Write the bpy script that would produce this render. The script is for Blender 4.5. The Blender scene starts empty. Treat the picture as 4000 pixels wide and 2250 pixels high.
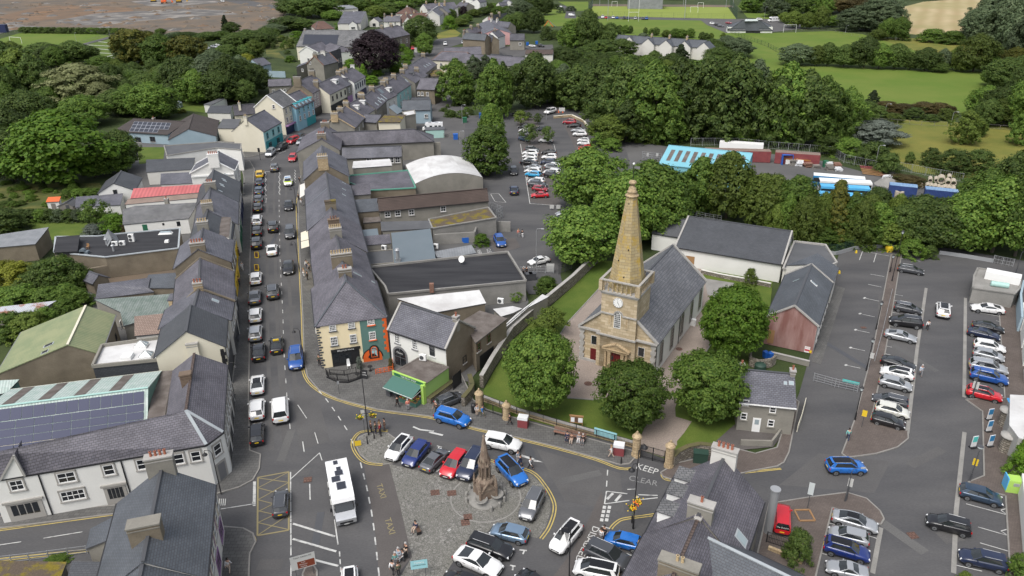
import bpy,random
from math import *
from mathutils import Vector as Ve,Matrix
def VZ(z):return Ve((0,0,z))
rnd=random.Random(7);RU=rnd.uniform
S=bpy.context.scene;COL=S.collection
# -- camera, sky, sun, exposure
H=56.0;F=2919.3;TH=atan(1880/3946);RO=-0.0144
FW=Ve((0,cos(TH),-sin(TH)));U0=Ve((0,sin(TH),cos(TH)));R0=Ve((1,0,0))
RT=R0*cos(RO)+U0*sin(RO);UP=U0*cos(RO)-R0*sin(RO)
cd=bpy.data.cameras.new('camera');cam=bpy.data.objects.new('camera',cd);COL.objects.link(cam)
cd.sensor_width=36;cd.lens=F/4000*36;cd.clip_start=1;cd.clip_end=6000
m_=Matrix((RT,UP,-FW)).transposed().to_4x4();m_.translation=VZ(H);cam.matrix_world=m_
S.camera=cam
SUN_EL,SUN_AZ=58,215
w_=bpy.data.worlds.new("World");S.world=w_;w_.use_nodes=True
nt=w_.node_tree;bg=nt.nodes['Background']
sky=nt.nodes.new('ShaderNodeTexSky');sky.sky_type='NISHITA';sky.sun_disc=False
sky.sun_elevation=radians(SUN_EL);sky.sun_rotation=radians(SUN_AZ)
sky.dust_density=4;sky.air_density=1.0;sky.ozone_density=1.0
hs=nt.nodes.new('ShaderNodeHueSaturation');hs.inputs['Saturation'].default_value=0.42
nt.links.new(sky.outputs[0],hs.inputs['Color']);nt.links.new(hs.outputs[0],bg.inputs[0])
bg.inputs[1].default_value=0.148
sd=bpy.data.lights.new('sun','SUN');sd.energy=1.35;sd.angle=radians(28);sd.color=(1,.975,.94)
so=bpy.data.objects.new('sun',sd);COL.objects.link(so)
az,el=radians(SUN_AZ),radians(SUN_EL)
sv=Ve((sin(az)*cos(el),cos(az)*cos(el),sin(el)))  # towards the sun
so.rotation_euler=sv.to_track_quat('Z','Y').to_euler()
S.view_settings.view_transform='Standard';S.view_settings.look='None'
S.view_settings.exposure=0.45;S.view_settings.gamma=1
S.cycles.max_bounces=4;S.cycles.diffuse_bounces=2;S.cycles.glossy_bounces=2;S.cycles.transparent_max_bounces=4
S.cycles.use_adaptive_sampling=True

# -- picture measurements -> places
def q(r,x,y):
 if r==0:return x/.644,y/.644
 r-=1
 return(r%4)*1000+x/2.574,(r//4)*563+y/2.574
def ray(r,x,y):
 X,Y=q(r,x,y)
 return FW+RT*((X-2000)/F)-UP*((Y-1125)/F)
def P(r,x,y,z=0.0):
 d=ray(r,x,y)
 return VZ(H)+d*((z-H)/d.z)
def PJ(p):
 v=p-VZ(H);w=v.dot(FW)
 return 2000+F*v.dot(RT)/w,1125-F*v.dot(UP)/w
def hgt(p,r,ty):
 Y=q(r,0,ty)[1];lo,hi=0.0,60.0
 for _ in range(40):
  m=(lo+hi)/2
  if PJ(Ve((p.x,p.y,m)))[1]>Y:lo=m
  else:hi=m
 return lo
def oP(p,n,r,x,y):
 d=ray(r,x,y);o=VZ(H)
 return o+d*((p-o).dot(n)/d.dot(n))

# -- materials
MATS={}
def nodes(name):
 m=bpy.data.materials.new(name);m.use_nodes=True
 n=m.node_tree;b=n.nodes['Principled BSDF']
 return m,n,b
def rgb(c):return(c[0],c[1],c[2],1)
def mixc(n,fac,a,b,mode='MIX'):
 x=n.nodes.new('ShaderNodeMix');x.data_type='RGBA';x.blend_type=mode
 for i,s in((0,fac),(6,a),(7,b)):
  if hasattr(s,'links')or hasattr(s,'is_linked'):n.links.new(s,x.inputs[i])
  elif i==0:x.inputs[0].default_value=s
  else:x.inputs[i].default_value=rgb(s)
 return x.outputs[2]
def ramp(n,fac,p0,p1):
 x=n.nodes.new('ShaderNodeMapRange');x.inputs[1].default_value=p0;x.inputs[2].default_value=p1
 n.links.new(fac,x.inputs[0]);return x.outputs[0]
def uvm(n,sx=1,sy=1):
 t=n.nodes.new('ShaderNodeUVMap');t.uv_map='m'
 mp=n.nodes.new('ShaderNodeMapping');mp.inputs['Scale'].default_value=(sx,sy,1)
 n.links.new(t.outputs[0],mp.inputs[0]);return mp.outputs[0]
def noise(n,vec,sc,det=4,ro=.6):
 x=n.nodes.new('ShaderNodeTexNoise');x.inputs['Scale'].default_value=sc
 x.inputs['Detail'].default_value=det;x.inputs['Roughness'].default_value=ro
 n.links.new(vec,x.inputs['Vector']);return x.outputs[0]
def bump(n,b,hsock,st,dist=.05):
 x=n.nodes.new('ShaderNodeBump');x.inputs['Strength'].default_value=st;x.inputs['Distance'].default_value=dist
 n.links.new(hsock,x.inputs['Height']);n.links.new(x.outputs[0],b.inputs['Normal'])
def reg(name,m):MATS[name]=m;return m
def fL(name,c,ro=.6,metal=0,coat=0,spec=.5):
 m,n,b=nodes(name);b.inputs['Base Color'].default_value=rgb(c);b.inputs['Roughness'].default_value=ro
 b.inputs['Metallic'].default_value=metal;b.inputs['Coat Weight'].default_value=coat;b.inputs['Specular IOR Level'].default_value=spec
 return reg(name,m)
def nO(name,c1,c2,sc=.5,ro=.85,det=5,lo=.35,hi=.65,fine=0,bst=0,sx=1,sy=1,spec=.3):
 m,n,b=nodes(name);v=uvm(n,sx,sy)
 c=mixc(n,ramp(n,noise(n,v,sc,det),lo,hi),c1,c2)
 if fine:
  f=noise(n,v,6,3)
  k=n.nodes.new('ShaderNodeMapRange');k.inputs[1].default_value=.25;k.inputs[2].default_value=.75
  k.inputs[3].default_value=1-fine;k.inputs[4].default_value=1+fine;n.links.new(f,k.inputs[0])
  c=mixc(n,1.0,c,k.outputs[0],'MULTIPLY')
  if bst:bump(n,b,f,bst)
 n.links.new(c,b.inputs['Base Color']);b.inputs['Roughness'].default_value=ro;b.inputs['Specular IOR Level'].default_value=spec
 return reg(name,m)
def bK(name,c1,c2,mo,bw,bh,ms=.02,var=.3,ro=.8,bst=.4,off=.5,sc=.25,lich=None,spec=.35):
 m,n,b=nodes(name);v=uvm(n)
 x=n.nodes.new('ShaderNodeTexBrick');x.inputs['Scale'].default_value=1
 x.inputs['Brick Width'].default_value=bw;x.inputs['Row Height'].default_value=bh;x.inputs['Mortar Size'].default_value=ms
 x.inputs['Color1'].default_value=rgb(c1);x.inputs['Color2'].default_value=rgb(c2);x.inputs['Mortar'].default_value=rgb(mo)
 x.offset=off;n.links.new(v,x.inputs['Vector'])
 f=noise(n,v,sc,6,.65)
 k=n.nodes.new('ShaderNodeMapRange');k.inputs[1].default_value=.3;k.inputs[2].default_value=.7
 k.inputs[3].default_value=1-var;k.inputs[4].default_value=1+var;n.links.new(f,k.inputs[0])
 c=mixc(n,1.0,x.outputs[0],k.outputs[0],'MULTIPLY')
 if lich:
  c=mixc(n,ramp(n,noise(n,v,lich[1],8,.75),lich[2],lich[2]+.12),c,lich[0])
 n.links.new(c,b.inputs['Base Color']);b.inputs['Roughness'].default_value=ro;b.inputs['Specular IOR Level'].default_value=spec
 bump(n,b,x.outputs[1],-bst,.03)
 return reg(name,m)
def corr(name,c1,c2,per=.25,ro=.6,sc=.4,st=.6,lo=.4,hi=.6):
 m,n,b=nodes(name);v=uvm(n)
 x=n.nodes.new('ShaderNodeTexWave');x.inputs['Scale'].default_value=.314/per*1.0;n.links.new(v,x.inputs['Vector'])
 c=mixc(n,ramp(n,noise(n,v,sc,6,.7),lo,hi),c1,c2)
 k=n.nodes.new('ShaderNodeMapRange');k.inputs[3].default_value=.82;k.inputs[4].default_value=1.1;n.links.new(x.outputs[1],k.inputs[0])
 c=mixc(n,1.0,c,k.outputs[0],'MULTIPLY')
 n.links.new(c,b.inputs['Base Color']);b.inputs['Roughness'].default_value=ro;bump(n,b,x.outputs[1],st,.04)
 return reg(name,m)
nO('asphalt',(.066,.066,.069),(.100,.098,.098),.10,.85,8,.35,.65,.16,.25,.5,1.6)
nO('worn',(.080,.078,.078),(.105,.102,.100),.2,.85,6,.3,.7,.14,.2)
nO('ruddy',(.085,.077,.073),(.107,.097,.092),.3,.85,6,.3,.7,.14,.2)
bK('paving',(.100,.098,.094),(.125,.122,.116),(.06,.06,.057),.6,.45,.02,.2,.85,.2)
bK('setts',(.105,.086,.075),(.125,.102,.09),(.06,.05,.045),.3,.2,.01,.22,.85,.2)
nO('kerbstone',(.20,.19,.175),(.26,.25,.23),1.0,.85,4,.3,.7,.1)
nO('gravel',(.235,.195,.165),(.30,.25,.215),.25,.95,8,.3,.7,.25,.4)
nO('concrete',(.20,.195,.18),(.29,.28,.26),.35,.9,7,.3,.7,.12)
nO('lawn',(.056,.100,.013),(.112,.146,.026),.18,.95,7,.3,.7,.25,.5)
nO('sward',(.084,.145,.015),(.130,.168,.028),.045,.95,7,.3,.7,.14,.3)
nO('grass_turf',(.190,.240,.04),(.215,.262,.055),.03,.95,7,.3,.7,.06)
nO('grass_rough',(.105,.125,.022),(.185,.170,.035),.08,.95,9,.35,.65,.35,.6)
nO('undergrowth',(.024,.040,.012),(.055,.075,.022),.12,.95,9,.3,.7,.4,.8)
nO('earth',(.165,.122,.085),(.098,.088,.074),.035,.95,12,.38,.62,.3,.4)
nO('earth_red',(.20,.125,.075),(.12,.09,.065),.05,.95,12,.38,.62,.3,.4)
nO('rubble',(.11,.105,.10),(.30,.275,.245),.06,.95,12,.45,.68,.3,.4)
nO('wild_grass',(.035,.060,.014),(.13,.125,.035),.16,.95,10,.35,.65,.4,.6)
nO('yard',(.085,.085,.085),(.125,.122,.118),.08,.9,8,.3,.7,.15)
m,n,b=nodes('cobbles');v=uvm(n)
vo=n.nodes.new('ShaderNodeTexVoronoi');vo.inputs['Scale'].default_value=4.2;n.links.new(v,vo.inputs['Vector'])
vd=n.nodes.new('ShaderNodeTexVoronoi');vd.feature='DISTANCE_TO_EDGE';vd.inputs['Scale'].default_value=4.2;n.links.new(v,vd.inputs['Vector'])
sp=n.nodes.new('ShaderNodeSeparateColor');n.links.new(vo.outputs['Color'],sp.inputs[0])
c=mixc(n,sp.outputs[0],(.12,.115,.105),(.26,.25,.23))
c=mixc(n,ramp(n,noise(n,v,.25,6),.35,.65),c,(.17,.165,.145))
c=mixc(n,ramp(n,vd.outputs['Distance'],0,.09),(.065,.066,.055),c)
n.links.new(c,b.inputs['Base Color']);b.inputs['Roughness'].default_value=.8;bump(n,b,vd.outputs['Distance'],.5,.05);reg('cobbles',m)
m,n,b=nodes('straw');v=uvm(n)
x=n.nodes.new('ShaderNodeTexWave');x.inputs['Scale'].default_value=.03;x.inputs['Distortion'].default_value=1.5;x.inputs['Detail'].default_value=3
mp=n.nodes.new('ShaderNodeMapping');mp.inputs['Rotation'].default_value=(0,0,.5);n.links.new(v,mp.inputs[0]);n.links.new(mp.outputs[0],x.inputs['Vector'])
c=mixc(n,x.outputs[1],(.33,.25,.125),(.42,.33,.19));c=mixc(n,ramp(n,noise(n,v,.02,6),.4,.7),c,(.27,.24,.10))
n.links.new(c,b.inputs['Base Color']);b.inputs['Roughness'].default_value=.95;reg('straw',m)
SL=(.052,.052,.056)
bK('slate',(.104,.105,.126),(.136,.137,.158),SL,.42,.26,.025,.32,.62,.5,lich=((.20,.195,.175),1.1,.63))
bK('steel',(.080,.090,.104),(.100,.110,.124),SL,.40,.24,.02,.22,.55,.45,lich=((.16,.165,.165),.9,.66))
bK('coal',(.062,.066,.074),(.078,.082,.090),(.04,.042,.046),.40,.24,.02,.16,.55,.4)
bK('plum',(.108,.103,.122),(.142,.134,.154),SL,.42,.26,.025,.34,.65,.5,lich=((.20,.19,.165),1.0,.62))
bK('slate_old',(.118,.120,.124),(.172,.172,.172),SL,.50,.32,.03,.3,.7,.6,lich=((.24,.235,.21),1.2,.62))
bK('slate_church',(.115,.118,.130),(.165,.168,.180),(.06,.062,.066),.55,.40,.03,.2,.55,.5,lich=((.22,.22,.215),2.2,.70))
bK('tile_brown',(.092,.068,.058),(.112,.082,.070),(.04,.03,.027),.35,.32,.04,.18,.8,.9)
bK('tile_dark',(.072,.060,.056),(.088,.072,.066),(.035,.03,.028),.35,.32,.05,.18,.8,.9)
bK('tile_pink',(.24,.175,.145),(.28,.21,.175),(.12,.09,.075),.35,.32,.03,.2,.85,.7)
bK('tile_red',(.125,.072,.055),(.155,.088,.066),(.06,.035,.03),.35,.32,.03,.2,.85,.7)
nO('felt',(.022,.022,.025),(.042,.042,.045),.25,.75,7,.35,.65,.1,0,.3,2.5)
nO('ash',(.085,.088,.094),(.115,.118,.124),.3,.75,7,.3,.7,.08)
nO('bran',(.105,.088,.078),(.165,.145,.132),.6,.9,8,.4,.65,.12)
nO('bitumen',(.46,.45,.44),(.60,.60,.59),.25,.7,7,.35,.6,.05)
nO('moss',(.10,.078,.058),(.17,.135,.02),.5,.95,8,.48,.58,.3,.4)
nO('zinc',(.125,.155,.175),(.145,.175,.195),.2,.45,6,.3,.7,.04)
corr('metal_green',(.19,.23,.12),(.26,.28,.15),.45,.7,.3)
corr('metal_green_blue',(.20,.29,.19),(.28,.33,.20),.9,.7,.3)
corr('mint',(.33,.42,.38),(.44,.50,.47),.35,.6,.9)
corr('metal_greengrey',(.11,.145,.125),(.18,.21,.195),.4,.7,.9)
corr('metal_red',(.40,.10,.10),(.46,.13,.13),.8,.5,.3,.3)
corr('metal_brown',(.21,.155,.125),(.25,.19,.155),.3,.7,.6)
corr('metal_rust',(.42,.44,.47),(.26,.10,.06),.3,.6,.35,.5,.48,.56)
nO('cyan',(.17,.42,.50),(.21,.46,.54),.3,.6,6,.3,.7,.04)
corr('metal_grey',(.18,.19,.20),(.24,.25,.26),.3,.5,.4)
corr('container_red',(.20,.045,.05),(.25,.06,.06),.3,.6,.5)
corr('container_blue',(.02,.045,.16),(.03,.06,.20),.3,.6,.5)
corr('container_blue_top',(.16,.28,.46),(.22,.34,.50),.3,.6,.5)
nO('chalk',(.66,.655,.62),(.72,.715,.68),.3,.85,6,.3,.7,.03)
nO('cream',(.62,.58,.46),(.68,.64,.52),.3,.85,6,.3,.7,.03)
nO('ivory',(.56,.545,.505),(.64,.625,.58),.3,.85,6,.3,.7,.03)
nO('render_yellow',(.80,.68,.44),(.84,.72,.48),.3,.8,5,.3,.7,.02)
nO('render_green',(.105,.195,.170),(.12,.215,.19),.3,.7,5,.3,.7,.03)
nO('stucco',(.19,.18,.155),(.27,.255,.22),.35,.9,7,.3,.7,.08)
nO('umber',(.155,.13,.095),(.225,.19,.14),.35,.9,8,.35,.65,.12,0)
nO('sky',(.28,.37,.42),(.33,.42,.47),.3,.8,5,.3,.7,.03)
nO('azure',(.25,.45,.55),(.29,.50,.60),.3,.8,5,.3,.7,.03)
nO('jade',(.34,.60,.60),(.38,.64,.64),.3,.8,5,.3,.7,.03)
nO('render_mauve',(.34,.29,.30),(.40,.345,.35),.3,.8,5,.3,.7,.03)
nO('render_pink',(.55,.32,.31),(.60,.36,.35),.3,.8,5,.3,.7,.03)
nO('render_pinkred',(.36,.23,.21),(.22,.105,.09),.28,.85,8,.38,.62,.05,0,2.2,.4)
nO('render_lime',(.31,.50,.14),(.35,.54,.17),.3,.7,5,.3,.7,.03)
bK('ashlar',(.37,.29,.18),(.52,.43,.30),(.30,.24,.15),.9,.42,.02,.2,.85,.35,lich=((.30,.27,.21),.9,.63))
bK('spire_stone',(.36,.28,.145),(.43,.35,.20),(.22,.18,.11),.85,.40,.025,.22,.85,.4,lich=((.41,.275,.05),.5,.51))
bK('sand',(.36,.27,.16),(.45,.35,.22),(.2,.15,.09),.7,.35,.02,.25,.85,.4)
bK('rubbly',(.16,.14,.115),(.30,.27,.225),(.085,.075,.06),.55,.28,.04,.3,.9,.7,lich=((.10,.12,.045),.7,.66))
nO('fountain_stone',(.15,.105,.08),(.26,.21,.16),.9,.9,8,.35,.65,.25,.5)
bK('brick',(.20,.085,.055),(.27,.12,.08),(.2,.17,.14),.24,.085,.012,.2,.85,.3)
bK('russet',(.15,.10,.068),(.20,.14,.095),(.14,.12,.095),.24,.085,.012,.25,.85,.3)
nO('trim',(.30,.29,.27),(.40,.385,.36),.8,.85,5,.3,.7,.06)
nO('trim_grey',(.32,.305,.28),(.36,.345,.315),.5,.8,4,.3,.7,.03)
nO('lead',(.33,.36,.38),(.42,.45,.46),.5,.5,5,.3,.7,.05)
nO('leaf_dry',(.12,.105,.05),(.085,.085,.04),.5,.9)
fL('white',(.78,.78,.76),.5);fL('white_gloss',(.80,.80,.80),.25,0,.3);fL('black',(.018,.018,.02),.5)
fL('gloss',(.012,.012,.014),.15);fL('grey',(.18,.18,.185),.5);fL('soot',(.07,.072,.078),.5)
fL('galv',(.36,.37,.38),.45,.3);fL('line',(.50,.50,.48),.8);fL('line_yellow',(.47,.36,.11),.8);nO('worn_white',(.50,.50,.48),(.15,.15,.15),1.3,.8,8,.50,.72);nO('worn_yellow',(.46,.36,.12),(.17,.155,.11),1.1,.8,8,.52,.75);fL('line_faint',(.22,.22,.215),.8)
fL('ochre',(.25,.21,.11),.85);fL('yellow',(.72,.50,.03),.5);fL('orange',(.72,.13,.025),.5)
fL('orange_roof',(.62,.13,.04),.8);fL('red',(.50,.02,.025),.4);fL('door_red',(.11,.008,.010),.45);fL('blue',(.02,.12,.46),.4)
fL('sky_blue',(.10,.42,.72),.4);fL('bus_blue',(.04,.22,.45),.3);fL('green',(.025,.13,.07),.5);fL('awning_green',(.055,.14,.115),.7);fL('trim_green',(.10,.30,.22),.5)
fL('lime',(.38,.60,.12),.5);fL('teal',(.03,.30,.33),.5);fL('clay',(.34,.12,.07),.8);fL('buff',(.46,.35,.20),.8)
fL('wood',(.30,.17,.075),.7);fL('walnut',(.10,.055,.035),.7);fL('driftwood',(.20,.185,.165),.85);fL('bark',(.075,.062,.048),.9)
fL('purple',(.30,.17,.32),.6);fL('navy',(.015,.025,.08),.4);fL('silver',(.55,.56,.57),.3,.6);fL('gold',(.55,.32,.03),.4)
fL('aqua',(.33,.62,.66),.6);fL('banner_teal',(.10,.50,.47),.6);fL('sign_red',(.55,.05,.08),.5);fL('brown_sign',(.20,.045,.02),.5)
fL('skin',(.50,.29,.20),.6);fL('pipe_concrete',(.42,.37,.29),.9);fL('solar',(.050,.056,.100),.5,0,0,.2);fL('solar_frame',(.30,.31,.34),.4)
fL('solar_black',(.04,.044,.058),.5,0,0,.2);fL('maroon_box',(.22,.05,.055),.6);fL('fluor',(.60,.78,.04),.4)
fL('glass',(.018,.021,.025),.06,0,0,.8);fL('car_glass',(.022,.026,.028),.04,0,0,.9);fL('tyre',(.016,.016,.017),.8)
fL('rim',(.33,.34,.35),.35,.7);fL('lamp_red',(.42,.01,.012),.2);fL('pearl',(.72,.73,.74),.15);fL('plate_yellow',(.80,.55,.02),.5)
fL('glazing',(.30,.36,.38),.08,0,0,.8);fL('frost',(.55,.60,.60),.25);fL('pine',(.02,.05,.035),.6);fL('sea_mint',(.36,.55,.50),.6)
# -- mesh helpers
class MB:
 def __init__(s):s.v=[];s.f=[];s.m=[];s.sm=[]
 def poly(s,pts,m=0,smooth=False):
  i=len(s.v);s.v+=[Ve(p)for p in pts];s.f.append(tuple(range(i,i+len(pts))));s.m.append(m);s.sm.append(smooth)
 def slab(s,pts,t,m=0,ms=None):
  pts=[Ve(p)for p in pts]
  a=sum((pts[i].x*pts[(i+1)%len(pts)].y-pts[(i+1)%len(pts)].x*pts[i].y)for i in range(len(pts)))
  if a<0:pts.reverse()
  lo=[p-VZ(t)for p in pts];n=len(pts)
  s.poly(pts,m);s.poly(lo[::-1],m)
  for i in range(n):s.poly([lo[i],lo[(i+1)%n],pts[(i+1)%n],pts[i]],m if ms is None else ms)
 def box(s,c,sx,sy,sz,rz=0,m=0,top=1.0):
  c=Ve(c);ca,sa=cos(rz),sin(rz);q_=[]
  for z,k in((0,1),(sz,top)):
   for x,y in((-1,-1),(1,-1),(1,1),(-1,1)):
    X,Y=x*sx/2*k,y*sy/2*k;q_.append(c+Ve((X*ca-Y*sa,X*sa+Y*ca,z)))
  for f in((3,2,1,0),(4,5,6,7),(0,1,5,4),(1,2,6,5),(2,3,7,6),(3,0,4,7)):s.poly([q_[k]for k in f],m)
 def cyl(s,a,b,r0,r1=None,n=8,m=0,caps=True,smooth=True):
  a,b=Ve(a),Ve(b);r1=r0 if r1 is None else r1
  d=(b-a).normalized();u=d.orthogonal().normalized();w=d.cross(u)
  A=[a+(u*cos(2*pi*i/n)+w*sin(2*pi*i/n))*r0 for i in range(n)]
  B=[b+(u*cos(2*pi*i/n)+w*sin(2*pi*i/n))*r1 for i in range(n)]
  i0=len(s.v);s.v+=A+B
  for i in range(n):
   j=(i+1)%n;s.f.append((i0+i,i0+j,i0+n+j,i0+n+i));s.m.append(m);s.sm.append(smooth)
  if caps:s.poly(A[::-1],m);s.poly(B,m)
 def tube(s,pts,r,n=6,m=0):
  for i in range(len(pts)-1):s.cyl(pts[i],pts[i+1],r,r,n,m)
 def lathe(s,c,prof,n=12,m=0,smooth=True):
  c=Ve(c);i0=len(s.v)
  for r,z in prof:
   for i in range(n):s.v.append(c+Ve((r*cos(2*pi*i/n),r*sin(2*pi*i/n),z)))
  for k in range(len(prof)-1):
   for i in range(n):
    j=(i+1)%n
    s.f.append((i0+k*n+i,i0+k*n+j,i0+(k+1)*n+j,i0+(k+1)*n+i));s.m.append(m);s.sm.append(smooth)
  s.poly([s.v[i0+i]for i in range(n)][::-1],m);s.poly([s.v[i0+(len(prof)-1)*n+i]for i in range(n)],m)
 def bar(s,a,b,w,h,m=0):
  a,b=Ve(a),Ve(b);d=(b-a);t=Ve((-d.y,d.x,0))
  t=t.normalized()*(w/2)if t.length>1e-6 else Ve((w/2,0,0));u=t.cross(d).normalized()*(-h/2)if d.length else VZ(h/2)
  if u.z<0:u=-u
  p=[a-t-u,a+t-u,a+t+u,a-t+u,b-t-u,b+t-u,b+t+u,b-t+u]
  for f in((0,1,2,3),(7,6,5,4),(0,4,5,1),(1,5,6,2),(2,6,7,3),(3,7,4,0)):s.poly([p[k]for k in f],m)
 def mesh(s,name,org=None):
  o=org or Ve();me=bpy.data.meshes.new(name)
  me.from_pydata([tuple(p-o)for p in s.v],[],s.f)
  me.polygons.foreach_set('material_index',s.m);me.polygons.foreach_set('use_smooth',s.sm)
  uv=me.uv_layers.new(name='m');dat=[]
  for f in s.f:
   a,b_,c_=s.v[f[0]],s.v[f[1]],s.v[f[2]]
   n_=(b_-a).cross(c_-a)
   if n_.length<1e-9:n_=VZ(1)
   n_.normalize()
   u=Ve((1,0,0))if abs(n_.z)>.985 else Ve((-n_.y,n_.x,0)).normalized()
   w=n_.cross(u)
   for i in f:dat+=[s.v[i].dot(u),s.v[i].dot(w)]
  uv.data.foreach_set('uv',dat);me.update();return me
 def mk(s,name,mats,parent=None,loc=None,world=True):
  org=None
  if world:org=pL(parent)if parent else(Ve(loc)if loc is not None else Ve())
  o=bpy.data.objects.new(name,s.mesh(name,org));COL.objects.link(o)
  for k in(mats if isinstance(mats,(list,tuple))else[mats]):o.data.materials.append(MATS[k]if isinstance(k,str)else k)
  if parent:o.parent=parent
  elif loc is not None:o.location=loc
  return o
def pL(p):
 v=Ve()
 while p:v=v+p.location;p=p.parent
 return v
def tag(o,lB,cat,group=None):
 o['label']=lB;o['category']=cat
 if group:o['group']=group
 return o
def tH(name,lB,cat,loc,rz=0,group=None):
 o=bpy.data.objects.new(name,None);COL.objects.link(o);o.location=loc;o.rotation_euler=(0,0,rz);o.empty_display_size=.3
 return tag(o,lB,cat,group)
def inst(name,me,parent,mats=None,loc=(0,0,0),rot=(0,0,0),sc=(1,1,1)):
 o=bpy.data.objects.new(name,me);COL.objects.link(o);o.parent=parent;o.location=loc;o.rotation_euler=rot;o.scale=sc
 for i,k in(mats or{}).items():
  o.material_slots[i].link='OBJECT';o.material_slots[i].material=MATS[k]
 return o
def mM(mb,name,mats):
 me=mb.mesh(name)
 for k in mats:me.materials.append(MATS[k])
 return me
def pts(r,L,z=0.0):
 return[P(*(p if len(p)==3 else(r,)+tuple(p)),z)for p in L]
def sH(name,r,L,z,mat,kerb=None,skirt=0):
 b=MB();p=pts(r,L,z)
 b.slab(p,skirt or.02,0,1 if kerb else 0)
 if kerb:
  n=len(p)
  for i in range(n):b.bar(p[i]-VZ(.058),p[(i+1)%n]-VZ(.058),.16,.13,1)
 o=b.mk(name,[mat]+([kerb]if kerb else[]));o['kind']='structure';return o
LZ=[0]
def lN(b,p,w,z,m=0,dash=None):
 run=0;LZ[0]+=.0002;z+=LZ[0]
 for i in range(len(p)-1):
  a,c=p[i].copy(),p[i+1].copy();a.z=c.z=z;d=c-a;L=d.length
  if L<1e-4:continue
  d/=L;t=Ve((-d.y,d.x,0))*w/2
  if dash is None:segs=[(-.0,L)]
  else:
   on,off=dash;segs=[];k=-(run%(on+off))
   while k<L:
    if k+on>0:segs.append((max(k,0),min(k+on,L)))
    k+=on+off
   run+=L
  for u,v in segs:b.poly([a+d*u-t,a+d*v-t,a+d*v+t,a+d*u+t],m)
def sP(p,n=4):
 out=[]
 for i in range(len(p)-1):
  p0,p1,p2,p3=p[max(i-1,0)],p[i],p[i+1],p[min(i+2,len(p)-1)]
  for k in range(n):
   t=k/n;out.append(.5*((2*p1)+(p2-p0)*t+(2*p0-5*p1+4*p2-p3)*t*t+(3*p1-p0-3*p2+p3)*t**3))
 return out+[p[-1]]
def off(p,d):
 out=[]
 for i in range(len(p)):
  t=(p[min(i+1,len(p)-1)]-p[max(i-1,0)]);t=Ve((-t.y,t.x,0)).normalized();out.append(p[i]+t*d)
 return out
def tX(s,size,ext=.004,al='CENTER'):
 cu=bpy.data.curves.new('lettering','FONT');cu.body=s;cu.size=size;cu.extrude=ext;cu.align_x=al;cu.align_y='CENTER';cu.resolution_u=2
 o=bpy.data.objects.new('lettering',cu);COL.objects.link(o)
 bpy.context.view_layer.update()
 me=bpy.data.meshes.new_from_object(o.evaluated_get(bpy.context.evaluated_depsgraph_get()))
 bpy.data.objects.remove(o);bpy.data.curves.remove(cu);return me
def text(s,size,mat,pos,xdir,updir,parent=None,name='lettering',sx=1.0,ext=.004):
 me=tX(s,size,ext);me.materials.clear();me.materials.append(MATS[mat])
 x=Ve(xdir).normalized();y=Ve(updir);y=(y-x*y.dot(x)).normalized();z=x.cross(y)
 M=Matrix((x*sx,y,z)).transposed().to_4x4()
 me.transform(M);o=bpy.data.objects.new(name,me);COL.objects.link(o)
 if parent:o.parent=parent;o.location=Ve(pos)-pL(parent)
 else:o.location=pos
 return o

# -- buildings
class House:pass
WINC={}
def winmesh(w,h,nx,ny,frame,sill,glass):
 k=(round(w,2),round(h,2),nx,ny,frame,sill,glass)
 if k not in WINC:
  b=MB();f=.075
  b.poly([(-w/2,-h/2,.02),(w/2,-h/2,.02),(w/2,h/2,.02),(-w/2,h/2,.02)],1)
  def bx(x0,x1,y0,y1,z0,z1,m):
   q_=[Ve((x,y,z))for z in(z0,z1)for x,y in((x0,y0),(x1,y0),(x1,y1),(x0,y1))]
   for t in((4,5,6,7),(0,1,5,4),(1,2,6,5),(2,3,7,6),(3,0,4,7)):b.poly([q_[i]for i in t],m)
  bx(-w/2-f,-w/2+f*.4,-h/2-f,h/2+f,0,.07,0);bx(w/2-f*.4,w/2+f,-h/2-f,h/2+f,0,.07,0)
  bx(-w/2+f*.4,w/2-f*.4,h/2-f*.4,h/2+f,0,.068,0);bx(-w/2+f*.4,w/2-f*.4,-h/2-f,-h/2+f*.4,0,.068,0)
  for i in range(1,nx):x=-w/2+w*i/nx;bx(x-.028,x+.028,-h/2,h/2,.02,.05,0)
  for i in range(1,ny):y=-h/2+h*i/ny;bx(-w/2,w/2,y-.03,y+.03,.02,.054,0)
  if sill:bx(-w/2-.18,w/2+.18,-h/2-f-.14,-h/2-f-.002,0,.16,2)
  WINC[k]=mM(b,'window',[frame,glass,sill or frame])
 return WINC[k]
def wW(root,p,n,w,h,nx=2,ny=2,frame='white',sill='trim',glass='glass',name='window',sU=None):
 n=Ve((n[0],n[1],0)).normalized();x=Ve((-n.y,n.x,0))
 o=bpy.data.objects.new(name,winmesh(w,h,nx,ny,frame,sill,glass));COL.objects.link(o);o.parent=root
 o.location=Ve(p)-pL(root)+n*.005;o.rotation_euler=(pi/2,0,atan2(x.y,x.x))
 if sU:
  b=MB();s_=.22
  for a0,a1,c0,c1 in((-w/2-s_,-w/2-.08,-h/2-.1,h/2+s_),(w/2+.08,w/2+s_,-h/2-.1,h/2+s_),(-w/2-s_,w/2+s_,h/2+.08,h/2+s_+.1),(-w/2-s_-.06,w/2+s_+.06,-h/2-s_-.05,-h/2-.08)):
   q_=[Ve((a,c,z))for z in(0,.09)for a,c in((a0,c0),(a1,c0),(a1,c1),(a0,c1))]
   for t in((4,5,6,7),(0,1,5,4),(1,2,6,5),(2,3,7,6),(3,0,4,7)):b.poly([q_[i]for i in t])
  inst('surround',mM(b,'surround',[sU]),o)
 return o
POT={}
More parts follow.
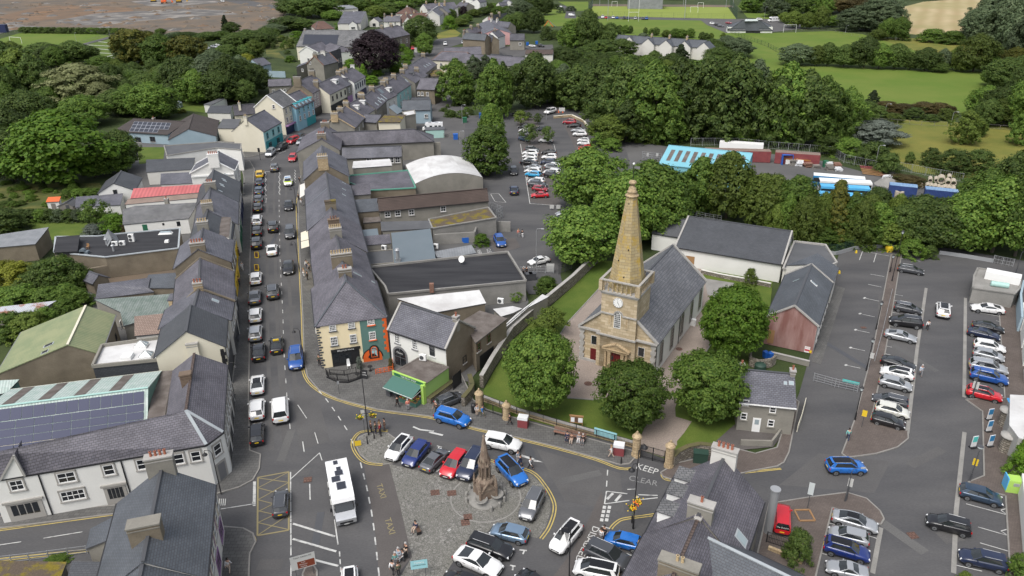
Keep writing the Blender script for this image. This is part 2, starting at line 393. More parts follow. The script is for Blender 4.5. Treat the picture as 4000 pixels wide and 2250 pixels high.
def potmesh(m,r=.13,h=.55):
 if m not in POT:
  b=MB();b.cyl((0,0,0),(0,0,h),r,r*.85,8,0);b.cyl((0,0,h-.08),(0,0,h),r*1.1,r*1.1,8,0);b.cyl((0,0,h),(0,0,h+.01),r*.6,r*.6,8,1)
  POT[m]=mM(b,'chimney_pot',[m,'black'])
 return POT[m]
def chimney(root,p,d,along,across,h,npots=4,mat='umber',pot='clay',drop=1.6,cap='trim'):
 rz=atan2(d.y,d.x);b=MB();p=Ve(p)
 b.box(p-VZ(drop),along,across,drop+h,rz,0)
 b.box(p+VZ(h),along+.16,across+.16,.16,rz,1);b.box(p+VZ(h-.35),along+.08,across+.08,.1,rz,1)
 o=b.mk('chimney',[mat,cap],root);n=Ve((-d.y,d.x,0))
 for i in range(npots):
  k=(i-(npots-1)/2)*min(.42,(across-.3)/max(npots-1,1))
  inst('chimney_pot',potmesh(pot),o,loc=p+VZ(h+.16)+n*k-pL(root))
 return o
def hO(name,lB,cat,A,B,hr,Lw,Rw,eL,eR=None,wall='stucco',roof='slate',hip=(0,0),over=.22,rG='soot',gut='black',group=None,cO=None,split=None):
 h=House();eR=eL if eR is None else eR
 a,c=P(*A,hr)if not isinstance(A,Ve)else A.copy(),P(*B,hr)if not isinstance(B,Ve)else B.copy();a.z=c.z=0
 d=(c-a).normalized();R=Ve((d.y,-d.x,0))
 if isinstance(Lw,tuple):p=P(*Lw,eL);Lw=abs((p-a).dot(R))
 if isinstance(Rw,tuple):p=P(*Rw,eR);Rw=abs((p-a).dot(R))
 Z=lambda p,z:Ve((p.x,p.y,z))
 a0,c0=a-d*hip[0],c+d*hip[1]
 AL,AR,BL,BR=a0-R*Lw,a0+R*Rw,c0-R*Lw,c0+R*Rw
 h.ro=root=tH(name,lB,cat,(a0+c0)/2,0,group)
 b=MB()
 for p,s_,z0,z1,ap in((AL,BL,eL,eL,None),(BR,AR,eR,eR,None),(AR,AL,eR,eL,None if hip[0]else a),(BL,BR,eL,eR,None if hip[1]else c)):
  f=[Z(s_,0),Z(p,0),Z(p,z0-.04)]
  if ap is not None:f.append(Z(ap,hr-.06))
  f.append(Z(s_,z1-.04));b.poly(f)
 b.mk('wall',wall,root)
 b=MB();g=.1;gA=d*(0 if hip[0]else g);gB=d*(0 if hip[1]else g)
 kl=(hr-eL)/max(Lw,.1);kr=(hr-eR)/max(Rw,.1);t=.1
 ol,orr=over,over
 oa=over if hip[0]else 0;ob=over if hip[1]else 0
 ra,rb=Z(a-gA,hr+t),Z(c+gB,hr+t)
 la,lb=Z(AL-R*ol-gA-d*oa,eL+t-kl*ol),Z(BL-R*ol+gB+d*ob,eL+t-kl*ol)
 qa,qb=Z(AR+R*orr-gA-d*oa,eR+t-kr*orr),Z(BR+R*orr+gB+d*ob,eR+t-kr*orr)
 b.slab([la,lb,rb,ra],.12);b.slab([qb,qa,ra,rb],.12)
 if hip[0]:b.slab([qa,la,ra],.12)
 if hip[1]:b.slab([lb,qb,rb],.12)
 up=VZ(.04);b.bar(ra+up,rb+up,.3,.09,1)
 if hip[0]:b.bar(ra+up,la+up,.25,.09,1);b.bar(ra+up,qa+up,.25,.09,1)
 if hip[1]:b.bar(rb+up,lb+up,.25,.09,1);b.bar(rb+up,qb+up,.25,.09,1)
 if cO:
  for x in((ra,la),(ra,qa))if not hip[0]else():b.bar(x[0]+up,x[1]+up,.3,.22,2)
  for x in((rb,lb),(rb,qb))if not hip[1]else():b.bar(x[0]+up,x[1]+up,.3,.22,2)
 b.mk('roof',[roof,rG,cO or rG],root)
 if gut:
  dn=VZ(.1)
  for u,w,k in((la,lb,-.06),(qa,qb,.06)):b=MB();b.bar(u-dn+R*k,w-dn+R*k,.13,.12);b.mk('gutter',gut,root)
 h.a,h.c,h.d,h.R,h.hr=a,c,d,R,hr;h.kl,h.kr,h.Lw,h.Rw,h.eL,h.eR=kl,kr,Lw,Rw,eL,eR
 h.pl={'L':(AL,-R),'R':(AR,R),'A':(a0,-d),'B':(c0,d)};h.AL,h.AR,h.BL,h.BR=AL,AR,BL,BR
 return h
def win(h,k,r,x,y,w,hh,**kw):
 p,n=h.pl[k];return wW(h.ro,oP(p,n,r,x,y),n,w,hh,**kw)
def wins(h,k,L,w,hh,**kw):
 for t in L:win(h,k,*t,w,hh,**kw)
def sT(h,t,along=.8,across=1.7,hh=1.3,n=4,mat='umber',pot='clay',side=0,**kw):
 p=h.a.lerp(h.c,t)+h.R*side;z=h.hr-(abs(side)*(h.kr if side>0 else h.kl));p.z=z
 return chimney(h.ro,p,h.d,along,across,hh,n,mat,pot,**kw)
def sK(h,side,r,x,y,w=.8,l=1.1,frame='lead',glass='glazing'):
 s_=-1 if side=='L' else 1;k=h.kl if side=='L' else h.kr;out=h.R*s_
 n=(out*k+VZ(1)).normalized();o_=Ve((h.a.x,h.a.y,h.hr+.1));p=oP(o_,n,r,x,y)
 dn=(out-VZ(k)).normalized();b=MB()
 for s2,z,m in((1.0,.05,0),(.8,.07,1)):
  c4=[p+n*z+h.d*(i*w/2*s2)+dn*(j*l/2*s2)for i,j in((-1,-1),(1,-1),(1,1),(-1,1))]
  if(c4[1]-c4[0]).cross(c4[2]-c4[1]).dot(n)<0:c4.reverse()
  b.poly(c4,m)
  if m==0:
   for i in range(4):b.poly([c4[i]-n*.08,c4[(i+1)%4]-n*.08,c4[(i+1)%4],c4[i]],0)
 return b.mk('skylight',[frame,glass],h.ro)
def bL(name,lB,cat,L,wall='stucco',roof='felt',par=0,parm=None,group=None,root=None,rname='roof',base=0.0):
 p=[P(*t)for t in L]
 if len(p)==3:p.append(p[0]+p[2]-p[1])
 a=sum((p[i].x*p[(i+1)%len(p)].y-p[(i+1)%len(p)].x*p[i].y)for i in range(len(p)))
 if a<0:p.reverse()
 n=len(p);c=sum(p,Ve())/n;h=House()
 h.ro=root or tH(name,lB,cat,(c.x,c.y,0),0,group);b=MB()
 for i in range(n):
  u,w=p[i],p[(i+1)%n];b.poly([(u.x,u.y,base),(w.x,w.y,base),(w.x,w.y,w.z),(u.x,u.y,u.z)])
 b.mk('wall',wall,h.ro);b=MB()
 if par:
  b.poly([v+VZ(.004)for v in p],0)
  for i in range(n):b.bar(p[i]+VZ(par/2),p[(i+1)%n]+VZ(par/2),.3,par,1)
 else:
  e=[v+(Ve((v.x-c.x,v.y-c.y,0)).normalized()*.2)+VZ(.1)for v in p];b.slab(e,.14,0,1)
 b.mk(rname,[roof,parm or(wall if par else 'soot')],h.ro)
 h.p=p;h.c=c;h.walls=[]
 for i in range(n):
  d=p[(i+1)%n]-p[i];h.walls.append((p[i],Ve((d.y,-d.x,0)).normalized()))
 return h
def facing(h):
 return max(h.walls,key=lambda w:w[1].dot((Ve()-w[0]).normalized()))
def wR(name,lB,cat,r,L,hh,t=.35,mat='rubbly',cap='trim',group=None,kind=None):
 p=pts(r,L);c=p[len(p)//2];b=MB()
 for i in range(len(p)-1):
  b.bar(p[i]+VZ(hh/2),p[i+1]+VZ(hh/2),t,hh,0)
  if cap:b.bar(p[i]+VZ(hh+.05),p[i+1]+VZ(hh+.05),t+.1,.1,1)
 o=b.mk(name,[mat,cap or mat],loc=c);return tag(o,lB,cat,group)
def fN(name,lB,cat,r,L,hh=1.2,sp=2.0,mat='driftwood',rails=2,bars=0,base=0.0,pw=.08,pN=None,group=None):
 p=pts(r,L,base);root=tH(name,lB,cat,p[0].copy(),0,group);b=MB();pb=MB();k=0
 for i in range(len(p)-1):
  a,c=p[i],p[i+1];n=max(1,round((c-a).length/sp))
  for j in range(n+(1 if i==len(p)-2 else 0)):
   pb.box(a.lerp(c,j/n),pw,pw,hh,atan2(c.y-a.y,c.x-a.x))
  for t in range(rails):
   z=hh*(.96-.8*t/max(rails-1,1));b.bar(a+VZ(z),c+VZ(z),.035,.05)
  if bars:
   m=int((c-a).length/bars)
   for j in range(m):b.box(a.lerp(c,(j+.5)/m),.025,.025,hh*.95)
  if pN:
   b.poly([a+VZ(.1),c+VZ(.1),c+VZ(hh),a+VZ(hh)],1)
 b.mk('rails',[mat,pN or mat],root);pb.mk('posts',mat,root);return root
def Bx(name,mat,o,*a):
 b=MB();b.box(*a);return b.mk(name,mat,o,0,0)
def TB(b,name,mat,loc,lB,cat,group=None):return tag(b.mk(name,mat,loc=loc),lB,cat,group)
# -- trees
def lM(name,c1,c2,ro=.6):
 m,n,b=nodes(name);g=n.nodes.new('ShaderNodeNewGeometry');oi=n.nodes.new('ShaderNodeObjectInfo')
 c=mixc(n,g.outputs['Random Per Island'],c1,c2)
 k=n.nodes.new('ShaderNodeMapRange');k.inputs[3].default_value=.68;k.inputs[4].default_value=1.42;n.links.new(oi.outputs['Random'],k.inputs[0])
 c=mixc(n,1.0,c,k.outputs[0],'MULTIPLY');n.links.new(c,b.inputs['Base Color'])
 b.inputs['Roughness'].default_value=ro;b.inputs['Specular IOR Level'].default_value=.25
 t=n.nodes.new('ShaderNodeBsdfTranslucent');n.links.new(c,t.inputs['Color'])
 x=n.nodes.new('ShaderNodeMixShader');x.inputs[0].default_value=.35
 n.links.new(b.outputs[0],x.inputs[1]);n.links.new(t.outputs[0],x.inputs[2]);n.links.new(x.outputs[0],n.nodes['Material Output'].inputs[0])
 return reg(name,m)
lM('leaf',(.048,.102,.014),(.142,.212,.036));lM('ivy',(.037,.072,.014),(.108,.152,.034))
lM('fresh',(.060,.140,.010),(.145,.240,.026));lM('leaf_yellow',(.14,.165,.016),(.22,.225,.03))
lM('olive',(.062,.100,.016),(.140,.185,.032));lM('leaf_grey',(.062,.095,.045),(.125,.160,.080))
lM('leaf_silver',(.14,.17,.135),(.22,.25,.21));lM('leaf_copper',(.022,.014,.018),(.046,.028,.034))
lM('leaf_gold',(.042,.060,.012),(.130,.124,.020));lM('leaf_willow',(.135,.155,.060),(.235,.250,.115))
lM('leaf_conifer',(.018,.034,.012),(.042,.060,.020));lM('leaf_rust',(.075,.062,.022),(.11,.085,.03))
PROF={  # kind: (profile of radius by height fraction, crown bottom, clusters, leaves per cluster, leaf size, cluster radius, droop)
 'broad':(lambda t:sin(pi*min(1,t*.93+.1))**.62,.14,330,42,.40,1.05,0),
 'round':(lambda t:sqrt(max(0,1-(2*t-1)**2))**.85,.14,540,46,.30,.72,0),
 'tall':(lambda t:(sin(pi*min(1,t*.85+.14))**.8)*.92,.08,320,38,.38,.92,.3),
 'poplar':(lambda t:(1-abs(2*t-.75)**2.2*.55)*(1 if t<.8 else(1-(t-.8)/.24)),.05,330,36,.36,.80,.5),
 'conifer':(lambda t:max(.04,(1-t)**.85),.04,260,34,.38,.8,-.6),
 'cypress':(lambda t:min(1,.72+.5*t)*(1 if t<.72 else max(.1,1-((t-.72)/.3)**2)),.02,300,38,.38,.85,.5),
 'willow':(lambda t:sin(pi*min(1,t*.9+.1))**.55,.06,300,44,.34,1.0,-.5),
 'bush':(lambda t:sqrt(max(0,1-t*t*.95)),.0,170,40,.48,1.2,0),
 'sapling':(lambda t:sin(pi*min(1,t*.9+.08))**.8,.25,80,34,.55,1.3,0)}
TREE={}
MIXL={'ivy':('leaf','leaf','ivy','olive','leaf_grey'),'leaf':('ivy','olive','ivy'),'olive':('leaf','olive')}
def treemeshes(kind,var):
 if(kind,var)in TREE:return TREE[(kind,var)]
 pr,z0,nc,nl,ls,cr,droop=PROF[kind];g=random.Random(hash_(kind)*31+var);v=[];f=[];k=0
 ph=[(g.uniform(.05,.15),g.randint(2,5),g.uniform(0,6.3),g.uniform(.5,3))for _ in range(4)]
 lobes=[(g.uniform(0,6.28),g.uniform(.1,.9),g.uniform(.75,1.15))for _ in range(9)]
 if kind=='round':ph=[(p*.35,m,o,s)for p,m,o,s in ph];lobes=lobes[:3]
 for i in range(nc):
  t=g.random()**.85;a=g.uniform(0,6.283)
  w=1+sum(p*sin(m*a+o+s*t*6)for p,m,o,s in ph)
  for la,lt,lk in lobes:
   dd=((atan2(sin(a-la),cos(a-la)))/.7)**2+((t-lt)/.22)**2
   if dd<1:w*=1+(lk-1)*(1-dd)
  rad=5*pr(t)*w*(g.uniform(.72,1.0)if g.random()<.8 else g.uniform(.2,.75))
  zc=10*(z0+(1-z0)*t)
  c=Ve((rad*cos(a),rad*sin(a),min(zc,9.7)))
  out=Ve((cos(a)*.8,sin(a)*.8,.55+droop*.4)).normalized()
  rr=cr*g.uniform(.65,1.2)
  for j in range(nl):
   u=Ve((g.gauss(0,1),g.gauss(0,1),g.gauss(0,1))).normalized()
   p=c+Ve((u.x,u.y,u.z*(.75 if droop>=0 else.55)))*rr*g.uniform(.45,1)
   nn=(u*1.1+out*.8+VZ(.55)+Ve((g.gauss(0,.4),g.gauss(0,.4),g.gauss(0,.4)))).normalized()
   x=nn.orthogonal().normalized();x.rotate(Matrix.Rotation(g.uniform(0,6.28),3,nn));y=nn.cross(x)
   s=ls*g.uniform(.55,1.15)*.5
   if droop:y*=1+abs(droop)
   v+=[p-x*s*.6-y*s,p+x*s*.75-y*s*.5,p+x*s*.45+y*s,p-x*s*.7+y*s*.7];f.append((k,k+1,k+2,k+3));k+=4
 me=bpy.data.meshes.new('crown');me.from_pydata([tuple(p)for p in v],[],f);me.materials.append(MATS['leaf']);me.update()
 b=MB();b.cyl((0,0,-.1),(0,0,3.2),.34,.24,7,0);b.cyl((0,0,3.2),(.2,.1,8.2),.24,.06,6,0)
 for i in range(7):
  a=i*2.4;h_=2.6+i*.75;b.cyl((0,0,h_),(cos(a)*2.9*(1-i*.07),sin(a)*2.9*(1-i*.07),h_+2.4),.13,.03,5,0)
 TREE[(kind,var)]=(me,mM(b,'trunk',['bark']));return TREE[(kind,var)]
def hash_(s):return sum(ord(c)*(i+3)for i,c in enumerate(s))
TNAME={'broad':'broadleaf_tree','round':'lime_tree','tall':'tall_tree','poplar':'poplar_tree','conifer':'conifer_tree','cypress':'cypress_tree','willow':'willow_tree','bush':'bush','sapling':'young_tree'}
def tree_at(p,w,h,kind,leaf,lB,group=None,name=None):
 r=tH(name or TNAME[kind],lB,'bush' if kind=='bush' else 'tree',(p.x,p.y,0),RU(0,6.28),group)
 cm,tm=treemeshes(kind,rnd.randint(0,3));sc=(w/10,w/10,h/10)
 inst('crown',cm,r,{0:leaf},sc=sc)
 if kind!='bush':inst('trunk',tm,r,sc=(min(w,h)/12,min(w,h)/12,h/10))
 return r
def tR(r,L,kind,leaf,lB=None,group=None,name=None):
 out=[]
 for t in L:
  x,yb,yt,w=t[:4];kk,lf=kind,leaf
  p=P(r,x,yb);h=hgt(p,r,yt);e=(P(r,x+w/2,yb)-P(r,x-w/2,yb))*1.12
  if lB and rnd.random()<.45 and lf in MIXL:lf=rnd.choice(MIXL[lf])
  out.append(tree_at(p,e.length,max(h*.985,.5),kk,lf,t[4]if len(t)>4 else lB,None if len(t)>4 else group,name))
 return out

# -- cars
# L, W, belt at nose/cowl/rear deck, roof height, cabin base rear/front, roof rear/front (x from the middle, front +)
CARK={'hatch':(4.2,1.80,.72,.98,1.02,1.47,-1.98,1.05,-1.45,.25),'suv':(4.5,1.88,.90,1.12,1.16,1.68,-2.12,1.12,-1.72,.30),
  'sedan':(4.65,1.82,.72,.97,1.02,1.43,-1.75,1.05,-.85,.25),'coupe':(4.6,1.85,.70,.95,1.0,1.36,-1.95,1.0,-.65,.15),
  'estate':(4.7,1.82,.72,.98,1.03,1.47,-2.25,1.1,-1.85,.35),'mpv':(4.5,1.84,.80,1.08,1.10,1.66,-2.12,1.50,-1.75,.60),
  'van':(4.7,1.90,.92,1.20,1.24,1.84,-2.28,1.45,-2.12,.75),'sports':(4.05,1.78,.68,.90,.94,1.30,-1.15,.75,-.45,.05)}
CARM={}
def carmeshes(kind):
 if kind in CARM:return CARM[kind]
 L,W,zn,zc,zd,zr,xb,xf,tb,tf=CARK[kind];w=W/2;hl=L/2;b=MB()
 suv=kind in('suv','van','mpv')
 zb=.30 if suv else.22
 st=[(-hl,.80,zd*.80,zb+.22),(-hl+.06,.88,zd*.93,zb+.12),(-hl+.22,.95,zd*.99,zb+.05),(-hl+.6,.99,zd,zb),(-.9,1.0,zd,zb),(0,1.0,(zd+zc)/2,zb),
          (xf-.25,1.0,zc,zb),(xf+.15,.99,zc-.03,zb),((xf+hl)/2+.1,.97,(zc+zn)/2+.03,zb),(hl-.28,.92,zn,zb+.03),(hl-.09,.84,zn-.10,zb+.08),(hl,.70,zn-.22,zb+.14)]
 rings=[]
 for x,k,zt,z0 in st:
  y=w*k;rings.append([Ve((x,s_*yy,zz))for s_,yy,zz in((1,.0,z0),(1,y*.86,z0),(1,y*.985,z0+.14),(1,y,z0+(zt-z0)*.58),(1,y*.985,zt-.10),(1,y*.93,zt-.015),(1,y*.55,zt+.025),(1,0,zt+.035),(-1,y*.55,zt+.025),(-1,y*.93,zt-.015),(-1,y*.985,zt-.10),(-1,y,z0+(zt-z0)*.58),(-1,y*.985,z0+.14),(-1,y*.86,z0))])
 n=len(rings[0])
 i0=len(b.v)
 for rg in rings:b.v+=rg
 for i in range(len(rings)-1):
  for j in range(n):
   j2=(j+1)%n;b.f.append((i0+i*n+j,i0+(i+1)*n+j,i0+(i+1)*n+j2,i0+i*n+j2));b.m.append(1 if j in(0,1,12,13)else 0);b.sm.append(True)
 b.poly(rings[0],0);b.poly(rings[-1][::-1],0)
 # cabin
 yb_,yt_=w*.90,w*.70;zB=lambda x:zc+(zd-zc)*min(1,max(0,(xf-x)/(xf-xb)))
 base={(x,s):Ve((x,s*yb_*(.94 if x in(xb,xf)else 1),zB(x)-.03))for x in(xb,xf)for s in(1,-1)}
 top={(x,s):Ve((x,s*yt_*(.93 if x==tb else.97),zr-(.05 if x==tb else.03)))for x in(tb,tf)for s in(1,-1)}
 g=MB();B,T=base,top
 def quad(mb,a,b_,c,d,m=0):mb.poly([a,b_,c,d],m)
 mf=Ve((xf+.12,0,zc-.02));mt=Ve((tf+.06,0,zr-.015));mr=Ve((xb-.06,0,zd-.03));mu=Ve((tb-.04,0,zr-.035))
 quad(g,B[xf,1],T[tf,1],mt,mf);quad(g,mf,mt,T[tf,-1],B[xf,-1])
 quad(g,B[xb,-1],T[tb,-1],mu,mr);quad(g,mr,mu,T[tb,1],B[xb,1])
 for s in(1,-1):
  f4=[B[xb,s],B[xf,s],T[tf,s],T[tb,s]];quad(g,*(f4 if s==1 else f4[::-1]),m=1 if kind=='van' else 0)
 # roof skin (slot 2) and pillars (slot 0)
 xm=(tb+tf)/2;rG=[Ve((tb-.05,0,zr-.02)),Ve((xm,0,zr+.02)),Ve((tf+.06,0,zr-.005))]
 ed={s:[T[tb,s]+Ve((-.05,s*.03,.015)),Ve((xm,s*yt_*1.02,zr-.005)),T[tf,s]+Ve((.02,s*.03,.015))]for s in(1,-1)}
 inn={s:[e.lerp(r_,.24)for e,r_ in zip(ed[s],rG)]for s in(1,-1)}
 for s in(1,-1):
  for i in(0,1):
   a4=[ed[s][i],inn[s][i],inn[s][i+1],ed[s][i+1]];c4=[inn[s][i],rG[i],rG[i+1],inn[s][i+1]]
   if s==1:a4.reverse();c4.reverse()
   b.poly(a4,0,True);b.poly(c4,2,True)
   d4=[ed[s][i],ed[s][i+1],ed[s][i+1]-VZ(.07),ed[s][i]-VZ(.07)]
   b.poly(d4 if s==-1 else d4[::-1],0)
 for s in(1,-1):
  o=Ve((0,s*.012,.006))
  def pil(p,q_,wx0,wx1,m=0):
   f4=[p+Ve((-wx0,0,0))+o,p+Ve((wx0,0,0))+o,q_+Ve((wx1,0,0))+o,q_+Ve((-wx1,0,0))+o]
   b.poly(f4 if s==1 else f4[::-1],m)
  pil(B[xf,s]+Ve((-.06,0,0)),T[tf,s]+Ve((-.04,0,0)),.06,.05)
  wide=.30 if kind in('hatch','suv','sedan','coupe','mpv')else.12
  cp,ct=B[xb,s]+Ve((wide*.7,0,0)),T[tb,s]+Ve((wide*.55,0,0));pil(cp,ct,wide*.75,wide*.6)
  if kind!='coupe' and kind!='sports':
   p_=B[xb,s].lerp(B[xf,s],.54);q_=T[tb,s].lerp(T[tf,s],.60);pil(p_,q_,.05,.045,1)
  e_=[B[xf,s]+Ve((.1,s*.03,-.03)),T[tf,s]+Ve((.03,s*.02,-.02))];b.cyl(e_[0],e_[1],.035,.03,5,0)
  e_=[B[xb,s]+Ve((-.02,s*.01,0)),T[tb,s]+Ve((-.03,s*.01,-.03))];b.cyl(e_[0],e_[1],.055,.05,5,0)
  if kind in('suv','estate'):b.cyl(ed[s][0]+Ve((.25,-s*.06,.05)),ed[s][2]+Ve((-.2,-s*.06,.05)),.025,.025,5,3)
 if kind in('hatch','suv','mpv','estate'):
  b.box((tb-.10,0,zr-.045),.26,yt_*1.8,.045,0,0)
 # wheel arches, sills
 wr=.36 if suv else.325;wx=(-hl+.80,hl-.86)
 for x in wx:
  for s in(1,-1):
   for k in range(10):
    a0,a1=pi*k/10,pi*(k+1)/10
    b.poly([Ve((x+cos(a)*rr,s*w*1.004,wr+sin(a)*rr))for rr,a in((wr-.02,a0),(wr+.075,a0),(wr+.075,a1),(wr-.02,a1))][::s],1)
   b.cyl((x,s*w*.70,wr),(x,s*w*1.002,wr),wr+.02,wr+.02,14,1)
 # grille, door seams
 b.box((hl-.045,0,zb+.22),.1,w*1.05,.16,0,1);b.box((hl-.10,0,zb+.02),.2,w*1.5,.14,0,1);b.box((-hl+.09,0,zb+.04),.22,w*1.6,.16,0,1)
 for s in(1,-1):
  for x in(.85,-.12,-1.05):
   b.poly([Ve((x-.008,s*w*1.003,zb+.15)),Ve((x+.008,s*w*1.003,zb+.15)),Ve((x+.008,s*w*1.0,zd-.12)),Ve((x-.008,s*w*1.0,zd-.12))][::-s],1)
  for x in(.05,-.92):b.box((x,s*w*.998,zd-.24),.18,.035,.035,0,1)
 mb=mM(b,'body',['white','black','white','silver']);mg=mM(g,'windows',['car_glass','white'])
 t=MB();t.cyl((0,-.11,0),(0,.11,0),wr,wr,16,0);t.cyl((0,.085,0),(0,.118,0),wr*.70,wr*.66,14,1);t.cyl((0,.1,0),(0,.121,0),wr*.16,wr*.16,8,0)
 for k in range(5):
  a=k*1.2566;t.bar((cos(a)*wr*.2,.119,sin(a)*wr*.2),(cos(a+.3)*wr*.62,.119,sin(a+.3)*wr*.62),.05,.008,0)
 mw=mM(t,'wheel',['tyre','rim'])
 l=MB();l.box((0,0,0),.34,.30,.15,0,0,.8);ml=mM(l,'headlight',['pearl'])
 l=MB();l.box((0,0,0),.12,.34,.20,0,0,.9);mt_=mM(l,'tail_light',['lamp_red'])
 l=MB();l.box((0,0,0),.03,.50,.115);mp=mM(l,'number_plate',['line'])
 l=MB();l.box((0,0,0),.14,.20,.14,0,0,.85);mi=mM(l,'wing_mirror',['white'])
 CARM[kind]=dict(body=mb,glass=mg,wheel=mw,head=ml,tail=mt_,plate=mp,mirror=mi,wx=wx,wr=wr);return CARM[kind]
PAINT={'white':(.74,.74,.73),'silver':(.42,.435,.45),'grey':(.16,.165,.175),'dark grey':(.055,.058,.065),'black':(.012,.012,.014),'navy':(.014,.022,.055),
         'blue':(.012,.075,.30),'bright blue':(.015,.14,.48),'dark blue':(.012,.028,.15),'light blue':(.20,.29,.40),'turquoise blue':(.03,.33,.60),'slate blue':(.045,.075,.12),
         'red':(.52,.012,.022),'dark red':(.30,.012,.025),'yellow':(.66,.42,.015),'pearl white':(.62,.62,.56)}
for k_,c_ in PAINT.items():fL('paint '+k_,c_,.28 if k_ not in('silver','grey')else.33,.45 if k_ in('silver','grey','light blue','slate blue')else 0,.8)
CARN={'hatch':'hatchback','suv':'sport_utility_car','sedan':'saloon_car','coupe':'coupe','estate':'estate_car','mpv':'people_carrier','van':'van','sports':'sports_car'}
CARW={'hatch':'hatchback','suv':'SUV','sedan':'saloon','coupe':'coupe','estate':'estate car','mpv':'people carrier','van':'van','sports':'two-seat sports car'}
CARTYP={}
def car(kind,col,r,front,rear,lB,group=None,roof=None,simple=False,z=.6,base=0.0,rim=None):
 a,c=P(r,*front,z+base),P(r,*rear,z+base);d=a-c;d.z=0;L=CARK[kind][0]
 s=min(1.12,max(.90,d.length/L));mid=(a+c)/2
 root=tH(CARN[kind],lB,'van' if kind=='van' else 'car',(mid.x,mid.y,base),atan2(d.y,d.x),group);root.scale=(s,s,s)
 M=carmeshes(kind);Lk,W,zn,zc,zd,zr=CARK[kind][:6];pm='paint '+col
 inst('body',M['body'],root,{0:pm,2:roof or pm});inst('windows',M['glass'],root,{1:pm})
 for x in M['wx']:
  for sd_ in(1,-1):inst('wheel',M['wheel'],root,{1:rim}if rim else None,(x,sd_*(W/2-.105),M['wr']),(0,0,0 if sd_==1 else pi))
 if simple:return root
 zb=.30 if kind in('suv','van','mpv')else.22
 for sd_ in(1,-1):
  inst('headlight',M['head'],root,None,(Lk/2-.20,sd_*W*.345,zn-.22),(0,0,-sd_*.45))
  inst('tail_light',M['tail'],root,None,(-Lk/2+.07,sd_*W*.385,zd-.34),(0,0,sd_*.25))
  inst('wing_mirror',M['mirror'],root,{0:pm},(CARK[kind][7]-.42,sd_*(W/2+.06),zc-.02))
 inst('number_plate',M['plate'],root,{0:'line'},(Lk/2+.005,0,zb+.18));inst('number_plate',M['plate'],root,{0:'plate_yellow'},(-Lk/2-.01,0,zb+.38))
 return root
def cR(where,group,rows):
 cnt={}
 for t in rows:cnt[(t[2],t[1])]=cnt.get((t[2],t[1]),0)+1
 seen={}
 for i,t in enumerate(rows):
  r,kind,col,fr,re=t[:5];ex=t[5]if len(t)>5 else '';op=t[6]if len(t)>6 else{}
  lab=f"{col} {CARW[kind]}{(' '+ex) if ex else ''} {where}"
  if cnt[(col,kind)]>1 and not ex:
   if i==0:lab+=', nearest the camera'
   elif i==len(rows)-1:lab+=', last at the far end'
   else:lab+=f", beside {rows[i-1][2]} {CARW[rows[i-1][1]]}"
  car(kind,col,r,fr,re,lab,group,**op)

